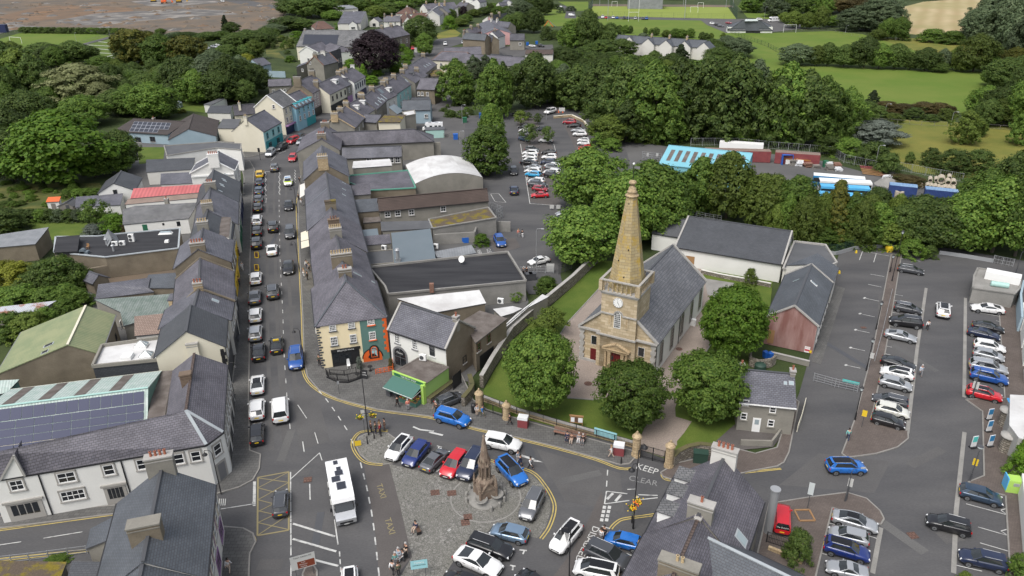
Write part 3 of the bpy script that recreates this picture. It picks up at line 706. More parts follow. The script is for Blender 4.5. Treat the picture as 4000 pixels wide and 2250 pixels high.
# -- people (skinned on a skeleton, one surface)
POSE={}
def sM(name,V,E,R,mat):
 me=bpy.data.meshes.new(name);me.from_pydata(V,E,[]);o=bpy.data.objects.new(name,me);COL.objects.link(o)
 o.modifiers.new('s','SKIN');sk=me.skin_vertices[0].data
 for i,r_ in enumerate(R):sk[i].radius=(r_,r_)if not isinstance(r_,tuple)else r_;sk[i].use_root=(i==0)
 bpy.context.view_layer.update()
 sub=o.modifiers.new('u','SUBSURF');sub.levels=1;sub.render_levels=1
 bpy.context.view_layer.update()
 out=bpy.data.meshes.new_from_object(o.evaluated_get(bpy.context.evaluated_depsgraph_get()))
 bpy.data.objects.remove(o);bpy.data.meshes.remove(me);out.name=name
 out.materials.clear();out.materials.append(MATS[mat])
 for p in out.polygons:p.use_smooth=True
 return out
def posemeshes(pose):
 if pose in POSE:return POSE[pose]
 sit=pose=='sit';hz=.50 if sit else.92
 def leg(s,ph):
  if sit:return[(.10,s*.10,.50),(.45,s*.12,.50),(.47,s*.12,.09),(.62,s*.12,.04)]
  return[(0,s*.09,hz-.06),(.10*ph+.02,s*.10,.50),(.28*ph-(.05 if ph<0 else 0),s*.10,.09),(.28*ph+.14,s*.11,.04)]
 wk=1 if pose=='walk' else 0
 z=lambda dz:hz+dz
 spine=[(0,0,hz),(0,0,z(.22)),(.01,0,z(.44)),(.02,0,z(.53)),(.03,0,z(.60)),(.045,0,z(.70)),(.03,0,z(.78))]
 def arm(s,ph):
  if sit:return[(.0,s*.19,z(.43)),(.05,s*.25,z(.18)),(.28,s*.18,z(.10)),(.36,s*.15,z(.08))]
  return[(0,s*.19,z(.43)),(-.03+.1*ph,s*.25,z(.17)),(.06+.22*ph,s*.25,z(-.06)),(.08+.25*ph,s*.24,z(-.15))]
 V=list(spine);E=[(i,i+1)for i in range(6)];R=[.13,.12,.13,.06,.055,.095,.075]
 for s in(1,-1):
  i=len(V);V+=leg(s,wk*s);E+=[(0,i),(i,i+1),(i+1,i+2),(i+2,i+3)];R+=[.085,.058,.042,.038]
  i=len(V);A=arm(s,-wk*s);V+=A;E+=[(2,i),(i,i+1),(i+1,i+2),(i+2,i+3)];R+=[.055,.042,.030,.026]
  hx=Ve(A[3]);dv=(Ve(A[3])-Ve(A[2])).normalized()
  for k,(oy,ln)in enumerate(((-.027,.062),(-.009,.075),(.009,.07),(.027,.055))):
   j=len(V);p=hx+dv*.045+Ve((oy,0,0));e=p+dv*ln+Ve((.01,-s*.012,0));V+=[tuple(p),tuple(e)];E+=[(i+3,j),(j,j+1)];R+=[.010,.008]
  j=len(V);p=hx+Ve((.035,-s*.01,.0));V.append(tuple(p+dv*.04));E.append((i+3,j));R.append(.010)
 for nv,rr in(((.145,0,z(.69)),.017),):V.append(nv);E.append((5,len(V)-1));R.append(rr)
 for s in(1,-1):V.append((.03,s*.10,z(.70)));E.append((5,len(V)-1));R.append(.02)
 body=sM('body',V,E,R,'skin')
 V=[(0,0,hz-.05),(0,0,z(.22)),(.01,0,z(.45))];E=[(0,1),(1,2)];R=[.155,.145,.15]
 for s in(1,-1):
  i=len(V);A=arm(s,-wk*s);V+=[A[0],A[1],A[2]];E+=[(2,i),(i,i+1),(i+1,i+2)];R+=[.075,.058,.046]
 shirt=sM('top',V,E,R,'white')
 V=[(0,0,hz)];E=[];R=[.15]
 for s in(1,-1):
  i=len(V);G=leg(s,wk*s);V+=G[:3];E+=[(0,i),(i,i+1),(i+1,i+2)];R+=[.10,.075,.06]
 trou=sM('trousers',V,E,R,'navy')
 hair=sM('hair',[(.0,0,z(.75)),(.03,0,z(.82)),(-.04,0,z(.66))],[(0,1),(0,2)],[.10,.085,.075],'walnut')
 b=MB()
 for s in(1,-1):
  G=leg(s,wk*s);b.box((G[3][0]-.06,G[3][1],.0),.28,.10,.10,0,0,.8)
 b.box((.138,.035,z(.715)),.012,.03,.018,0,0);b.box((.138,-.035,z(.715)),.012,.03,.018,0,0);b.box((.134,0,z(.635)),.012,.06,.014,0,0)
 shoes=mM(b,'shoes',['soot'])
 POSE[pose]=(body,shirt,trou,hair,shoes);return POSE[pose]
fL('cloth white',(.66,.66,.66),.8);fL('cloth black',(.02,.02,.022),.8);fL('cloth navy',(.02,.03,.07),.8);fL('cloth grey',(.22,.22,.23),.8);fL('cloth olive',(.10,.11,.07),.8)
fL('cloth red',(.45,.04,.04),.8);fL('cloth salmon',(.62,.20,.15),.8);fL('cloth teal',(.18,.45,.42),.8);fL('cloth beige',(.50,.40,.32),.8);fL('cloth blue',(.05,.20,.50),.8);fL('cloth pale',(.45,.52,.60),.8)
fL('hair dark',(.02,.016,.014),.7);fL('hair grey',(.40,.39,.38),.7);fL('hair fair',(.32,.20,.09),.7);fL('hair brown',(.07,.04,.025),.7);fL('cloth brown',(.12,.07,.05),.8)
def pE(r,x,y,pose,to,top,bot,hair,lB,group=None,base=0.0,sc=1.0):
 p=P(r,x,y,base);e=P(r,x+to[0],y+to[1],base)-p
 o=tH('person',lB,'person',p,atan2(e.y,e.x),group);o.scale=(sc,sc,sc);B=posemeshes(pose)
 inst('body',B[0],o);inst('top',B[1],o,{0:'cloth '+top});inst('trousers',B[2],o,{0:'cloth '+bot});inst('hair',B[3],o,{0:'hair '+hair});inst('shoes',B[4],o)
 return o

# -- street furniture
def lP(name,lB,r,x,y,h,style='lantern',mat='black',group=None,arm=(1,0),base=0.0):
 p=P(r,x,y,base);o=tH(name,lB,'street lamp',p,0,group);d=(P(r,x+arm[0]*20,y+arm[1]*20)-P(r,x,y)).normalized();b=MB()
 b.cyl((0,0,0),(0,0,1.1),.11,.10,8);b.cyl((0,0,1.1),(0,0,h-.5),.065,.045,8)
 l=MB();g=MB();D=Ve(d)
 if style=='lantern':
  b.cyl((0,0,h-.5),(0,0,h-.35),.12,.16,6);g.cyl((0,0,h-.35),(0,0,h+.05),.14,.22,6);l.cyl((0,0,h+.05),(0,0,h+.32),.27,.05,6);l.cyl((0,0,h+.3),(0,0,h+.45),.03,.02,5)
 elif style=='head':
  a=VZ(h-.5);b.tube([a,a+VZ(.4)+D*.15,a+VZ(.5)+D*.9],.035);c=a+VZ(.5)+D*1.15;l.box(c-VZ(.05),.62,.24,.12,atan2(D.y,D.x),0,.7);g.box(c-VZ(.075),.45,.18,.03,atan2(D.y,D.x))
 elif style=='globe':
  l.cyl((0,0,h-.1),(0,0,h-.02),.20,.28,10);g.cyl((0,0,h-.02),(0,0,h+.16),.27,.27,12);l.cyl((0,0,h+.16),(0,0,h+.20),.33,.30,12)
 elif style=='double':
  for s,hh in((1,h),(-1,h-1.6)):
   a=VZ(hh-.9);b.tube([a,a+D*s*.25+VZ(.55),a+D*s*.75+VZ(.75),a+D*s*1.0+VZ(.5)],.035)
   c=a+D*s*1.0+VZ(.25);l.lathe(c,[(.34,-.12),(.34,-.06),(.16,.12),(.08,.26)],10);g.lathe(c,[(.10,-.32),(.24,-.2),(.28,-.12)],10)
 b2=b.mk('post',mat,o,0,0);l.mk('lamp_hood',mat if style!='head' else 'galv',o,0,0);g.mk('lamp_glass','frost',o,0,0);return o
def pS(name,lB,r,x,y,h,w,hh,face,mat='galv',n=None,group=None,cat='sign',writing=(),base=0.0,legs=1,facing_=None):
 p=P(r,x,y,base);o=tH(name,lB,cat,p,0,group);b=MB();nv=(facing_ or Ve()-p);nv.z=0;nv.normalize();t=Ve((-nv.y,nv.x,0))
 for k in range(legs):
  c=t*((k-(legs-1)/2)*w*.7);b.cyl(c,c+VZ(h),.035,.035,6)
 b.mk('post',mat,o,0,0)
 s=MB();c=VZ(h-hh/2)+nv*.06;q_=[c+t*i*w/2+VZ(j*hh/2)for i,j in((-1,-1),(1,-1),(1,1),(-1,1))]
 s.poly([v+nv*.02 for v in q_],0);s.poly(q_[::-1],1)
 for i in range(4):s.poly([q_[i],q_[(i+1)%4],q_[(i+1)%4]+nv*.02,q_[i]+nv*.02],1)
 so_=s.mk('sign_panel',[face,mat],o,0,0)
 for tx,sz,dy,m_ in writing:text(tx,sz,m_,p+c+nv*.03+VZ(dy),t,(0,0,1),o)
 return o

def scatter(r,poly,n,kind,leaf,w,h,lB,group):
 xs,ys=[p[0]for p in poly],[p[1]for p in poly];k=0
 while k<n:
  x,y=RU(min(xs),max(xs)),RU(min(ys),max(ys));c=False
  for i in range(len(poly)):
   (x0,y0),(x1,y1)=poly[i],poly[i-1]
   if(y0>y)!=(y1>y)and x<(x1-x0)*(y-y0)/(y1-y0)+x0:c=not c
  if not c:continue
  k+=1;lf=rnd.choice(MIXL[leaf])if leaf in MIXL and rnd.random()<.5 else leaf;ww=RU(*w);tree_at(P(r,x,y),ww,RU(*h),kind,lf,lB,group)
# -- ground, roads, pavements, fields
b=MB();b.slab([(-2600,-60,-.10),(2600,-60,-.10),(2600,4200,-.10),(-2600,4200,-.10)],.3)
o=b.mk('ground','undergrowth');o['kind']='structure'
sH('building_site',0,[(-90,96),(0,84),(60,66),(310,82),(470,88),(560,84),(655,74),(722,50),(716,22),(660,-20),(300,-60),(-90,-50)],-.05,'earth')
sH('building_site',0,[(-20,48),(40,30),(110,14),(250,16),(330,20),(340,32),(250,40),(160,48),(60,56),(0,62)],-.03,'earth_red')
sH('building_site',0,[(-40,74),(20,58),(90,66),(150,70),(260,76),(250,82),(60,68),(-40,96)],-.025,'rubble')
sH('building_site',0,[(140,52),(240,34),(300,30),(470,22),(570,26),(600,36),(480,42),(360,52),(270,62),(180,64)],-.02,'rubble')
sH('building_site',0,[(330,4),(420,-8),(520,-6),(560,6),(460,14),(380,16)],-.015,'rubble')
sH('site_road',0,[(540,-4),(580,-10),(660,8),(700,14),(700,24),(620,14)],-.01,'worn')
sH('playing_field',0,[(-50,116),(0,98),(60,80),(150,80),(235,84),(290,92),(205,110),(150,128),(0,140)],-.05,'sward')
sH('footpath',0,[(200,112),(302,84),(308,88),(208,114)],-.03,'asphalt')
sH('playing_field',0,[(205,116),(300,92),(320,96),(320,160),(250,160)],-.045,'lawn')
b=MB()
for l in([(1,870,450),(1,1180,468)],[(1,990,418),(1,1195,438)],[(1,900,482),(1,1180,508)],[(1,950,528),(1,1180,540)],[(1,1110,398),(1,1200,408)],[(1,1060,572),(1,1190,540)],[(1,1060,572),(1,1190,588)]):lN(b,pts(1,l),.9,-.02)
o=b.mk('pitch_lines','line');o['kind']='structure'
b=MB()
for i in range(150):
 px,py=RU(-20,690),RU(4,76);p=P(0,px,py);q_=RU(1,7);b.lathe(p-VZ(.4),[(q_,0),(q_*RU(.6,.9),RU(.4,.9)),(q_*.3,RU(.8,1.5)),(.05,1.6)],7,rnd.choice((0,1,1,1,2)),False)
o=b.mk('building_site_spoil',['rubble','earth','earth_red']);o['kind']='stuff';tag(o,'low scattered heaps of broken rock and spoil over the brown building site','spoil')
fl=-.055
sH('playing_field',0,[(1488,44),(1770,50),(1900,84),(2095,78),(2170,86),(2310,130),(2490,184),(2520,214),(2450,285),(2080,270),(1850,190),(1600,120),(1490,90)],fl,'sward')
sH('artificial_pitch',3,[(815,62),(2170,72),(2258,192),(765,158)],-.03,'grass_turf')
sH('pitch_road',3,[(770,160),(2262,192),(2300,210),(1880,205),(780,186)],-.03,'asphalt')
sH('pavilion_car_park',3,[(1880,190),(2260,190),(2576,190),(2900,220),(2900,290),(2560,330),(2150,330),(1960,250)],-.02,'worn')
sH('pitch_surround',3,[(780,40),(2200,50),(2240,72),(790,62)],-.02,'earth')
sH('park_grass',0,[(1362,18),(1395,18),(1440,40),(1480,48),(1470,66),(1355,66)],-.05,'sward')
sH('park_grass',0,[(1404,4),(1480,4),(1480,26),(1450,28)],-.05,'sward')
sH('park_path',0,[(1412,14),(1422,14),(1445,26),(1450,46),(1420,46),(1424,30)],-.03,'asphalt')
sH('park_grass',0,[(1855,14),(1890,14),(1960,44),(1960,52),(1880,44)],-.05,'sward')
sH('stubble_field',4,[(1300,84),(1560,18),(2180,-30),(2200,0),(1960,310),(1500,350),(1400,335)],-.05,'straw')
sH('meadow',0,[(2225,300),(2330,302),(2576,322),(2700,330),(2700,480),(2480,455),(2300,432),(2240,400)],-.05,'grass_rough')
sH('meadow',0,[(2180,96),(2330,96),(2480,110),(2480,170),(2330,140)],-.06,'grass_rough')
sH('pitch_bank',0,[(1885,120),(1960,138),(1975,165),(2050,176),(2110,252),(1900,200)],-.045,'sward')
sH('garden_lawn',0,[(432,252),(470,246),(516,264),(516,284),(440,275)],-.05,'lawn')
sH('garden_lawn',5,[(240,790),(880,780),(900,920),(510,965),(400,900)],-.05,'lawn')
sH('rough_garden',5,[(-60,400),(1000,390),(1060,500),(600,640),(-60,660)],-.06,'wild_grass')
sH('garden_lawn',5,[(1380,30),(1660,30),(1640,170),(1400,200)],-.05,'lawn')
sH('yard_ground',5,[(800,1190),(1780,1090),(1790,1330),(900,1420)],-.03,'earth')
sH('yard_ground',0,[(300,330),(620,350),(606,430),(600,900),(470,1000),(60,900),(120,760),(310,600),(340,520)],-.07,'yard')
sH('yard_ground',0,[(780,320),(1180,330),(1215,480),(1290,560),(1300,660),(1330,760),(1260,860),(1180,960),(980,930),(780,700)],-.02,'yard')
sH('upper_town_ground',0,[(740,330),(860,250),(960,190),(1060,120),(1100,105),(1120,118),(1250,118),(1390,112),(1395,132),(1250,150),(1130,240),(1180,270),(1190,330)],-.06,'worn')
sH('upper_road',0,[(1080,112),(1100,98),(1150,92),(1190,100),(1140,116),(1090,128)],-.03,'asphalt')
sH('garden_lawn',0,[(1095,86),(1140,72),(1160,84),(1150,92),(1100,98)],-.05,'grass_rough')
sH('garden_earth',0,[(664,92),(740,92),(745,116),(700,130),(720,150),(670,140)],-.05,'wild_grass')
sH('garden_lawn',0,[(866,150),(900,150),(930,170),(900,185)],-.05,'lawn')
sH('cottage_yard',0,[(1800,1110),(1850,1066),(1990,1066),(1945,1124),(1862,1132)],.04,'ruddy')
# streets, square and car parks are one sheet of asphalt
sH('road',0,[(-90,1350),(-90,1290),(300,1255),(560,1190),(585,1100),(594,900),(600,700),(606,600),(612,440),(600,405),(590,375),(650,368),(700,350),(735,325),(780,300),(840,262),(910,220),(1000,165),(1060,115),(1110,100),(1108,108),(1020,165),(930,225),(850,285),(800,330),(775,395),(785,560),(800,760),(815,920),
 (1000,990),(1180,1015),(1290,1040),(1500,1100),(1720,1150),(1880,1165),(1950,1130),(2010,990),(2110,640),(2240,600),(2600,660),(2680,690),(2680,1560),(-90,1560)],0,'asphalt')
sH('car_park',0,[(1172,292),(1290,284),(1330,276),(1372,250),(1432,256),(1500,296),(1570,340),(1625,395),(1640,450),(1590,450),(1470,420),(1430,560),(1410,690),(1420,740),(1330,740),(1290,660),(1240,660),(1150,470),(1165,380)],-.005,'asphalt')
sH('parking_bays',0,[(1300,296),(1345,296),(1395,380),(1410,520),(1334,508),(1312,400)],.012,'ruddy')
sH('parking_bays',0,[(1412,300),(1448,296),(1490,380),(1450,380)],.012,'ruddy')
sH('parking_bay',0,[(1232,606),(1296,598),(1310,622),(1246,640)],.012,'ruddy')
sH('depot_yard',0,[(1570,350),(1700,372),(1830,372),(2070,405),(2200,440),(2440,480),(2480,545),(2030,520),(1700,460),(1590,440)],-.002,'yard')
# churchyard
sH('churchyard_lawn',0,[(1212,990),(1245,930),(1295,850),(1440,722),(1510,655),(1760,672),(1945,690),(1935,800),(1885,895),(1862,1090),(1690,1160),(1600,1128),(1400,1074),(1220,1030)],.012,'lawn')
sH('churchyard_gravel',11,[(462,500),(560,345),(878,0),(1000,-150),(1880,-250),(2010,90),(1900,230),(2020,530),(1920,690),(1740,900),(1640,1200),(1660,1580),(1400,1520),(1470,1250),(1400,1000),(830,1122),(545,1102)],.03,'gravel')
b=MB()
for l in([(462,500),(560,345),(878,0)],[(545,1102),(830,1122)],[(2020,530),(1920,690)]):
 p=pts(11,l,.05)
 for i in range(len(p)-1):b.bar(p[i],p[i+1],.16,.14)
o=b.mk('path_edging','concrete');o['kind']='structure'
sH('concrete_path',0,[(1772,700),(1848,712),(1842,728),(1800,748),(1780,740)],.034,'concrete')
# cottage yard and gravel inside the gates
sH('gate_drive',0,[(1600,1128),(1668,1150),(1720,1090),(1740,1060),(1640,1030)],.036,'gravel')
# pavements, each with its kerb
K='kerbstone'
sH('pavement',0,[(560,1150),(592,900),(599,700),(606,560),(614,450),(606,408),(628,404),(640,425),(637,460),(632,540),(629,640),(628,760),(627,900),(625,1000),(628,1132),(655,1142),(652,1178),(636,1206),(602,1224),(548,1240),(300,1290),(-60,1335),(-60,1305),(290,1270),(545,1210)],.12,'paving',K,.16)
sH('pavement',0,[(545,1322),(612,1328),(636,1341),(643,1362),(628,1392),(622,1530),(480,1530)],.12,'paving',K,.16)
sH('pavement',0,[(640,392),(668,384),(700,366),(722,340),(712,332),(660,362),(610,380),(615,395)],.12,'paving',K,.16)
sH('pavement',0,[(764,395),(749,490),(752,600),(757,700),(762,800),(765,900),(773,946),(802,980),(852,1003),(950,1029),(1080,1046),(1200,1076),(1300,1099),(1400,1123),(1500,1151),(1560,1168),(1584,1165),(1598,1150),(1602,1136),(1500,1108),(1400,1080),(1300,1052),(1225,1030),(1190,1005),(1160,940),(980,900),(815,900),(800,800),(785,600),(780,400)],.12,'paving',K,.16)
sH('pavement',0,[(1662,1188),(1668,1198),(1692,1206),(1790,1206),(1900,1182),(1955,1172),(1972,1162),(1985,1136),(2010,1010),(1996,1000),(1955,1125),(1900,1140),(1860,1130),(1700,1165)],.12,'setts',K,.16)
sH('pavement',0,[(2242,640),(2268,640),(2228,880),(2197,1030),(2190,1052),(2284,1084),(2285,1102),(2258,1124),(2205,1140),(2132,1150),(2118,1140),(2150,1056),(2196,880)],.12,'setts',K,.16)
sH('pavement',0,[(1935,1266),(2035,1250),(2130,1238),(2180,1253),(2214,1284),(2224,1304),(2216,1318),(2094,1276),(2056,1432),(2040,1500),(1880,1500)],.12,'setts',K,.16)
sH('pavement',0,[(2430,1004),(2472,1034),(2476,1196),(2436,1212),(2470,1230),(2530,1246),(2545,1500),(2650,1500),(2650,800),(2512,755),(2528,1000)],.12,'setts',K,.16)
sH('paving_strip',12,[(438,742),(530,766),(775,0),(660,-40)],.03,'paving')
sH('terrace_paving',0,[(806,938),(812,900),(990,905),(1130,960),(1110,990),(960,975),(830,965)],.13,'paving')
sH('cobbled_square',14,[(1340,318),(1700,400),(2050,470),(2250,300),(2440,290),(2620,370),(2760,418),(2890,540),(2958,690),(2965,790),(2912,950),(2832,1062),(2600,1010),(2360,980),(2150,1100),(2020,1240),(1900,1430),(1850,1640),(1360,1640),(1480,1400),(1570,1250),(1520,1050),(1440,700)],.02,'cobbles')
sH('taxi_rank',14,[(1085,325),(1340,318),(1440,700),(1520,1050),(1568,1248),(1400,1460),(1380,1600),(1250,1600),(1205,1050),(1150,700)],.014,'ruddy')
sH('parking_bays',14,[(1290,300),(1340,318),(1700,400),(2050,470),(2250,300),(2240,160),(1530,20)],.013,'worn')
sH('traffic_island',14,[(1320,4),(1105,12),(1034,46),(1003,120),(1048,218),(1130,288),(1280,320),(1400,300),(1400,60)],.05,'cobbles',K,.08)
sH('parking_bays',15,[(900,590),(930,730),(880,960),(980,970),(1230,1330),(1060,1600),(300,1600),(600,1200),(760,900)],.013,'ruddy')
sH('traffic_island',14,[(470,1600),(468,1420),(500,1350),(540,1335),(585,1345),(612,1385),(616,1600)],.1,'setts',K,.12)
sH('street_patch',0,[(640,545),(690,545),(690,640),(640,640)],.006,'worn');sH('street_patch',0,[(735,960),(800,1000),(830,1110),(760,1130)],.006,'worn')
sH('street_patch',0,[(1350,1130),(1560,1190),(1570,1290),(1420,1260)],.006,'worn');sH('street_patch',0,[(2060,1140),(2240,1160),(2200,1240),(1960,1220)],.006,'worn')
sH('parking_bays',0,[(2210,740),(2330,760),(2300,980),(2268,1086),(2190,1056),(2200,1000)],.006,'worn')
for l in([(742,1130),(730,1000),(724,900),(720,800),(716,700),(713,600),(711,500),(714,430)],[(700,1130),(694,1000),(688,900),(685,800),(683,700),(682,600),(681,500),(685,430)]):
 b=MB();k_=sP(pts(0,l),3);lN(b,off(k_,-.75),.55,.007);lN(b,off(k_,.75),.55,.007);o=b.mk('wheel_track','worn');o['kind']='structure'
for i,(x,y,w,l,a)in enumerate(((745,1190,3,1.2,.1),(720,1120,1,6,.05),(690,600,.8,9,.1),(730,780,1.6,3,.1),(1460,1200,5,1,.3),(1330,1130,1,4,.2),(2330,1150,6,1.2,.5),(2300,900,.9,8,.35),(2140,900,.8,12,.4),(2390,1350,2.2,1.6,.2),(2270,1350,1.2,5,.5),(2080,760,1.5,2.5,.4),(1310,400,1,8,.1),(1250,600,4,.9,.1),(800,1330,.8,5,.1),(680,1420,2.4,1.4,0))):
 b=MB();b.box(P(0,x,y,.0085),w,l,.002,a);o=b.mk('road_repair','worn' if i%3==0 else 'yard' if i%3==1 else 'soot');o['kind']='structure'
# painted lines
b=MB();Z=.034;W_,Y_,O_=0,1,2
yl=sP(pts(0,[(756,470),(749,520),(754,610),(759,710),(764,800),(768,900),(776,946),(804,977),(852,1001),(950,1027),(1080,1045),(1200,1075),(1300,1098),(1400,1122),(1500,1150),(1560,1172),(1586,1172)]),3)
lN(b,off(yl,-.35),.14,Z,Y_);lN(b,off(yl,-.62)[14:],.12,Z,Y_)
yl2=sP(pts(14,[(1282,314),(1128,296),(1040,226),(992,120),(1026,40),(1100,4),(1322,2)]),4);lN(b,off(yl2,.15),.12,.06,Y_);lN(b,off(yl2,.42),.12,.06,Y_)
yl3=sP(pts(15,[(-230,300),(-100,340),(170,410),(300,540),(384,690),(392,800),(340,950),(262,1060)]),4);lN(b,off(yl3,.2),.13,Z,Y_);lN(b,off(yl3,.5),.13,Z,Y_)
yl4=sP(pts(15,[(980,965),(1030,910),(1110,865),(1300,838),(1460,815)]),4);lN(b,yl4,.13,Z,Y_);lN(b,off(yl4,-.28),.13,Z,Y_)
for l in([(1505,405),(1500,440),(1540,480),(1640,496)],):yy=sP(pts(15,l),3);lN(b,yy,.11,Z,Y_);lN(b,off(yy,.25),.11,Z,Y_)
for l in([(2330,400),(2700,362)],[(2340,412),(2710,372)]):lN(b,pts(15,l),.12,Z,Y_)
for l in([(652,1141),(655,1178),(640,1208),(604,1226),(555,1240)],[(570,1327),(612,1328),(640,1340),(650,1362),(634,1394),(626,1500)],[(-60,1336),(290,1288)]):
 yy=sP(pts(0,l),4);lN(b,off(yy,-.25),.12,.025,Y_);lN(b,off(yy,-.50),.12,.025,Y_)
lN(b,pts(0,[(-60,1412),(220,1382)]),.12,.025,Y_);lN(b,pts(0,[(-60,1418),(222,1388)]),.12,.025,Y_)
bx=[(14,20,455),(14,330,398),(14,330,985),(14,15,1040)];q4=pts(14,bx)
lN(b,q4+[q4[0]],.18,Z,O_)
for s,t in(((20,460),(330,505)),((330,400),(20,560)),((330,505),(20,680)),((20,560),(330,640)),((20,680),(330,760)),((330,640),(20,800)),((330,830),(20,1035)),((20,790),(330,860)),((20,910),(330,980)),((330,760),(20,910))):lN(b,pts(14,[s,t]),.11,Z,O_)
ctr=sP(pts(0,[(806,1449),(800,1400),(780,1260),(762,1150)]),3)
lN(b,pts(14,[(790,880),(825,1130)]),.13,Z,W_);lN(b,pts(14,[(840,1200),(855,1440)]),.13,Z,W_,(.7,.35))
lN(b,pts(14,[(720,500),(765,770)]),.12,Z,W_,(1,.5));lN(b,pts(14,[(348,400),(352,1240)]),.13,Z,W_,(1.6,.12));lN(b,pts(14,[(352,1340),(352,1600)]),.13,Z,W_)
for s,t in(((372,920),(795,1050)),((370,1074),(808,1200)),((568,1280),(828,1346))):lN(b,pts(14,[s,t]),.25,Z,W_)
lN(b,pts(14,[(345,475),(640,208)]),.11,Z,W_);lN(b,pts(14,[(640,208),(665,285)]),.11,Z,W_)
lN(b,pts(14,[(1050,305),(1115,560),(1160,790),(1185,960),(1215,1230),(1235,1410),(1250,1600)]),.15,Z,W_,(1.1,1.0))
lN(b,pts(14,[(955,70),(985,130)]),.13,Z,W_);lN(b,pts(10,[(630,1030),(700,1110),(780,1220),(860,1340),(930,1449)]),.13,Z,W_,(1.1,1.3))
lN(b,pts(0,[(730,1080),(722,1000),(714,880),(712,800),(708,720),(704,640),(703,560),(702,500)]),.11,Z,W_,(1.3,2.4))
lN(b,pts(14,[(590,0),(625,115)]),.1,Z,W_);lN(b,pts(10,[(420,1175),(510,1310)]),.1,Z,W_);
lN(b,pts(14,[(470,95),(485,200)]),.13,Z,W_);lN(b,pts(14,[(540,520),(545,680)]),.13,Z,W_)
for x0 in((95,280,520),(235,280,510),(392,260,390)):  # zigzags by the crossing
 n_=9;lN(b,[P(6,x0[0]+(8 if i%2 else-6),x0[1]+(x0[2]-x0[1])*i/n_)for i in range(n_+1)],.13,Z,W_)
lN(b,pts(6,[(90,278),(140,278)]),.2,Z,W_);lN(b,pts(6,[(150,170),(200,120)]),.12,Z,W_);lN(b,pts(6,[(230,100),(300,70)]),.12,Z,W_)
lN(b,pts(15,[(962,380),(950,550)]),.13,Z,W_,(1,.9))
for l in([(950,595),(1160,620)],[(950,595),(930,722)],[(930,722),(1180,688)],[(1270,630),(1465,637)],[(1285,680),(1465,660)],[(1160,577),(1240,573)]):lN(b,pts(15,l),.14,Z,W_)
for l in([(1015,615),(955,675)],[(1098,628),(1040,695)],[(1265,645),(1250,665)]):lN(b,pts(15,l),.3,Z,W_)
for k in range(4):
 for dx in(0,50):lN(b,pts(15,[(932-9*k+dx,742+42*k),(926-9*k+dx,772+42*k)]),.35,Z,W_)
for l in([(905,948),(985,972)],[(1130,1218),(1215,1245)],[(75,1185),(150,1192)],[(125,1190),(110,1228)],[(-20,1340),(35,1350)],[(10,1350),(5,1390)]):lN(b,pts(15,l),.16,Z,W_)
for l in([(1650,85),(1705,98)],[(1820,138),(1870,152)],[(1845,146),(1830,165)],[(1815,400),(1845,375)]):lN(b,pts(14,l),.13,Z,W_)
for l in([(1580,1395),(1650,1425)],[(1650,1425),(1790,1440)]):lN(b,pts(10,l),.25,Z,W_)
lN(b,pts(14,[(1740,0),(1880,32)]),.3,Z,W_);lN(b,pts(15,[(90,235),(220,275)]),.35,Z,W_)
b.poly(pts(15,[(200,262),(222,292),(318,302)],Z),W_)
for y,x in((100,965),(258,920),(420,875),(600,825),(775,778)):lN(b,pts(12,[(x,y),(x+150,y+32)]),.12,Z,W_);lN(b,pts(12,[(x-4,y+6),(x+14,y-6)]),.3,Z,W_)
for t in(((950,1078),(1220,1128)),((950,1078),(918,1168)),((1088,1102),(1062,1190)),((1030,1310),(1170,1334)),((1005,1412),(1140,1440)),((1330,1150),(1530,1180))):lN(b,pts(8,t),.12,Z,W_)
for y in(62,122,182,240,310,375,440,578,655,738,810,890,975,1065,1155,1248):
 x=1265-(y-62)*.21;lN(b,pts(12,[(x,y),(x+90,y+18)]),.1,Z,W_)
for y,x in((240,2060),(330,2290),(540,2300),(760,2310),(1000,2340)):lN(b,pts(12,[(x,y),(x+(260 if y==240 else 60),y+(44 if y==240 else 12))]),.1,Z,W_)
for t in(((1990,722),(2400,832)),((2400,832),(2340,785)),((2340,785),(2395,770)),((2110,955),(2410,1042)),((2410,1042),(2340,995)),((2340,995),(2410,978)),((2130,1115),(2420,1200)),((1890,1340),(2150,1400))):lN(b,pts(16,t),.1,Z,W_)
for t in(((610,915),(690,935)),((1000,1040),(1090,1070)),((540,1220),(610,1240))):lN(b,pts(16,t),.1,Z,W_)
for l in([(1590,0),(1500,600),(1430,1200),(1400,1460)],[(1985,100),(1972,1100)]):lN(b,pts(12,l),.45,.02,3)
for l in([(1975,0),(1890,800),(1865,1420)],[(1135,960),(1050,1420)]):lN(b,pts(16,l),.45,.02,3)
lN(b,pts(13,[(440,1068),(830,1004)]),.12,Z,W_)
lN(b,pts(13,[(-60,1145),(215,1104)]),.12,Z,W_);lN(b,pts(13,[(2220,775),(2560,722)]),.13,Z,W_);lN(b,pts(14,[(-25,700),(-18,740),(-12,500)]),.3,Z,W_)
for i in range(14):p=P(13,2545,505+i*18);lN(b,[p,p+Ve((.28,0,0))],.2,Z,W_)
for x in(2210,2230,2250,2270):lN(b,pts(13,[(x,672),(x-8,740)]),.1,Z,W_)
for l in([(2360,502),(2440,500)],[(2440,500),(2515,590)],[(2360,505),(2400,575)],[(2400,580),(2515,590)]):lN(b,pts(6,l),.12,Z,W_)
lN(b,pts(7,[(85,0),(180,600),(520,625)]),.15,Z,W_);lN(b,pts(7,[(420,0),(520,400)]),.12,Z,W_)
o=b.mk('road_markings',['worn_white','worn_yellow','ochre','concrete']);o['kind']='structure'
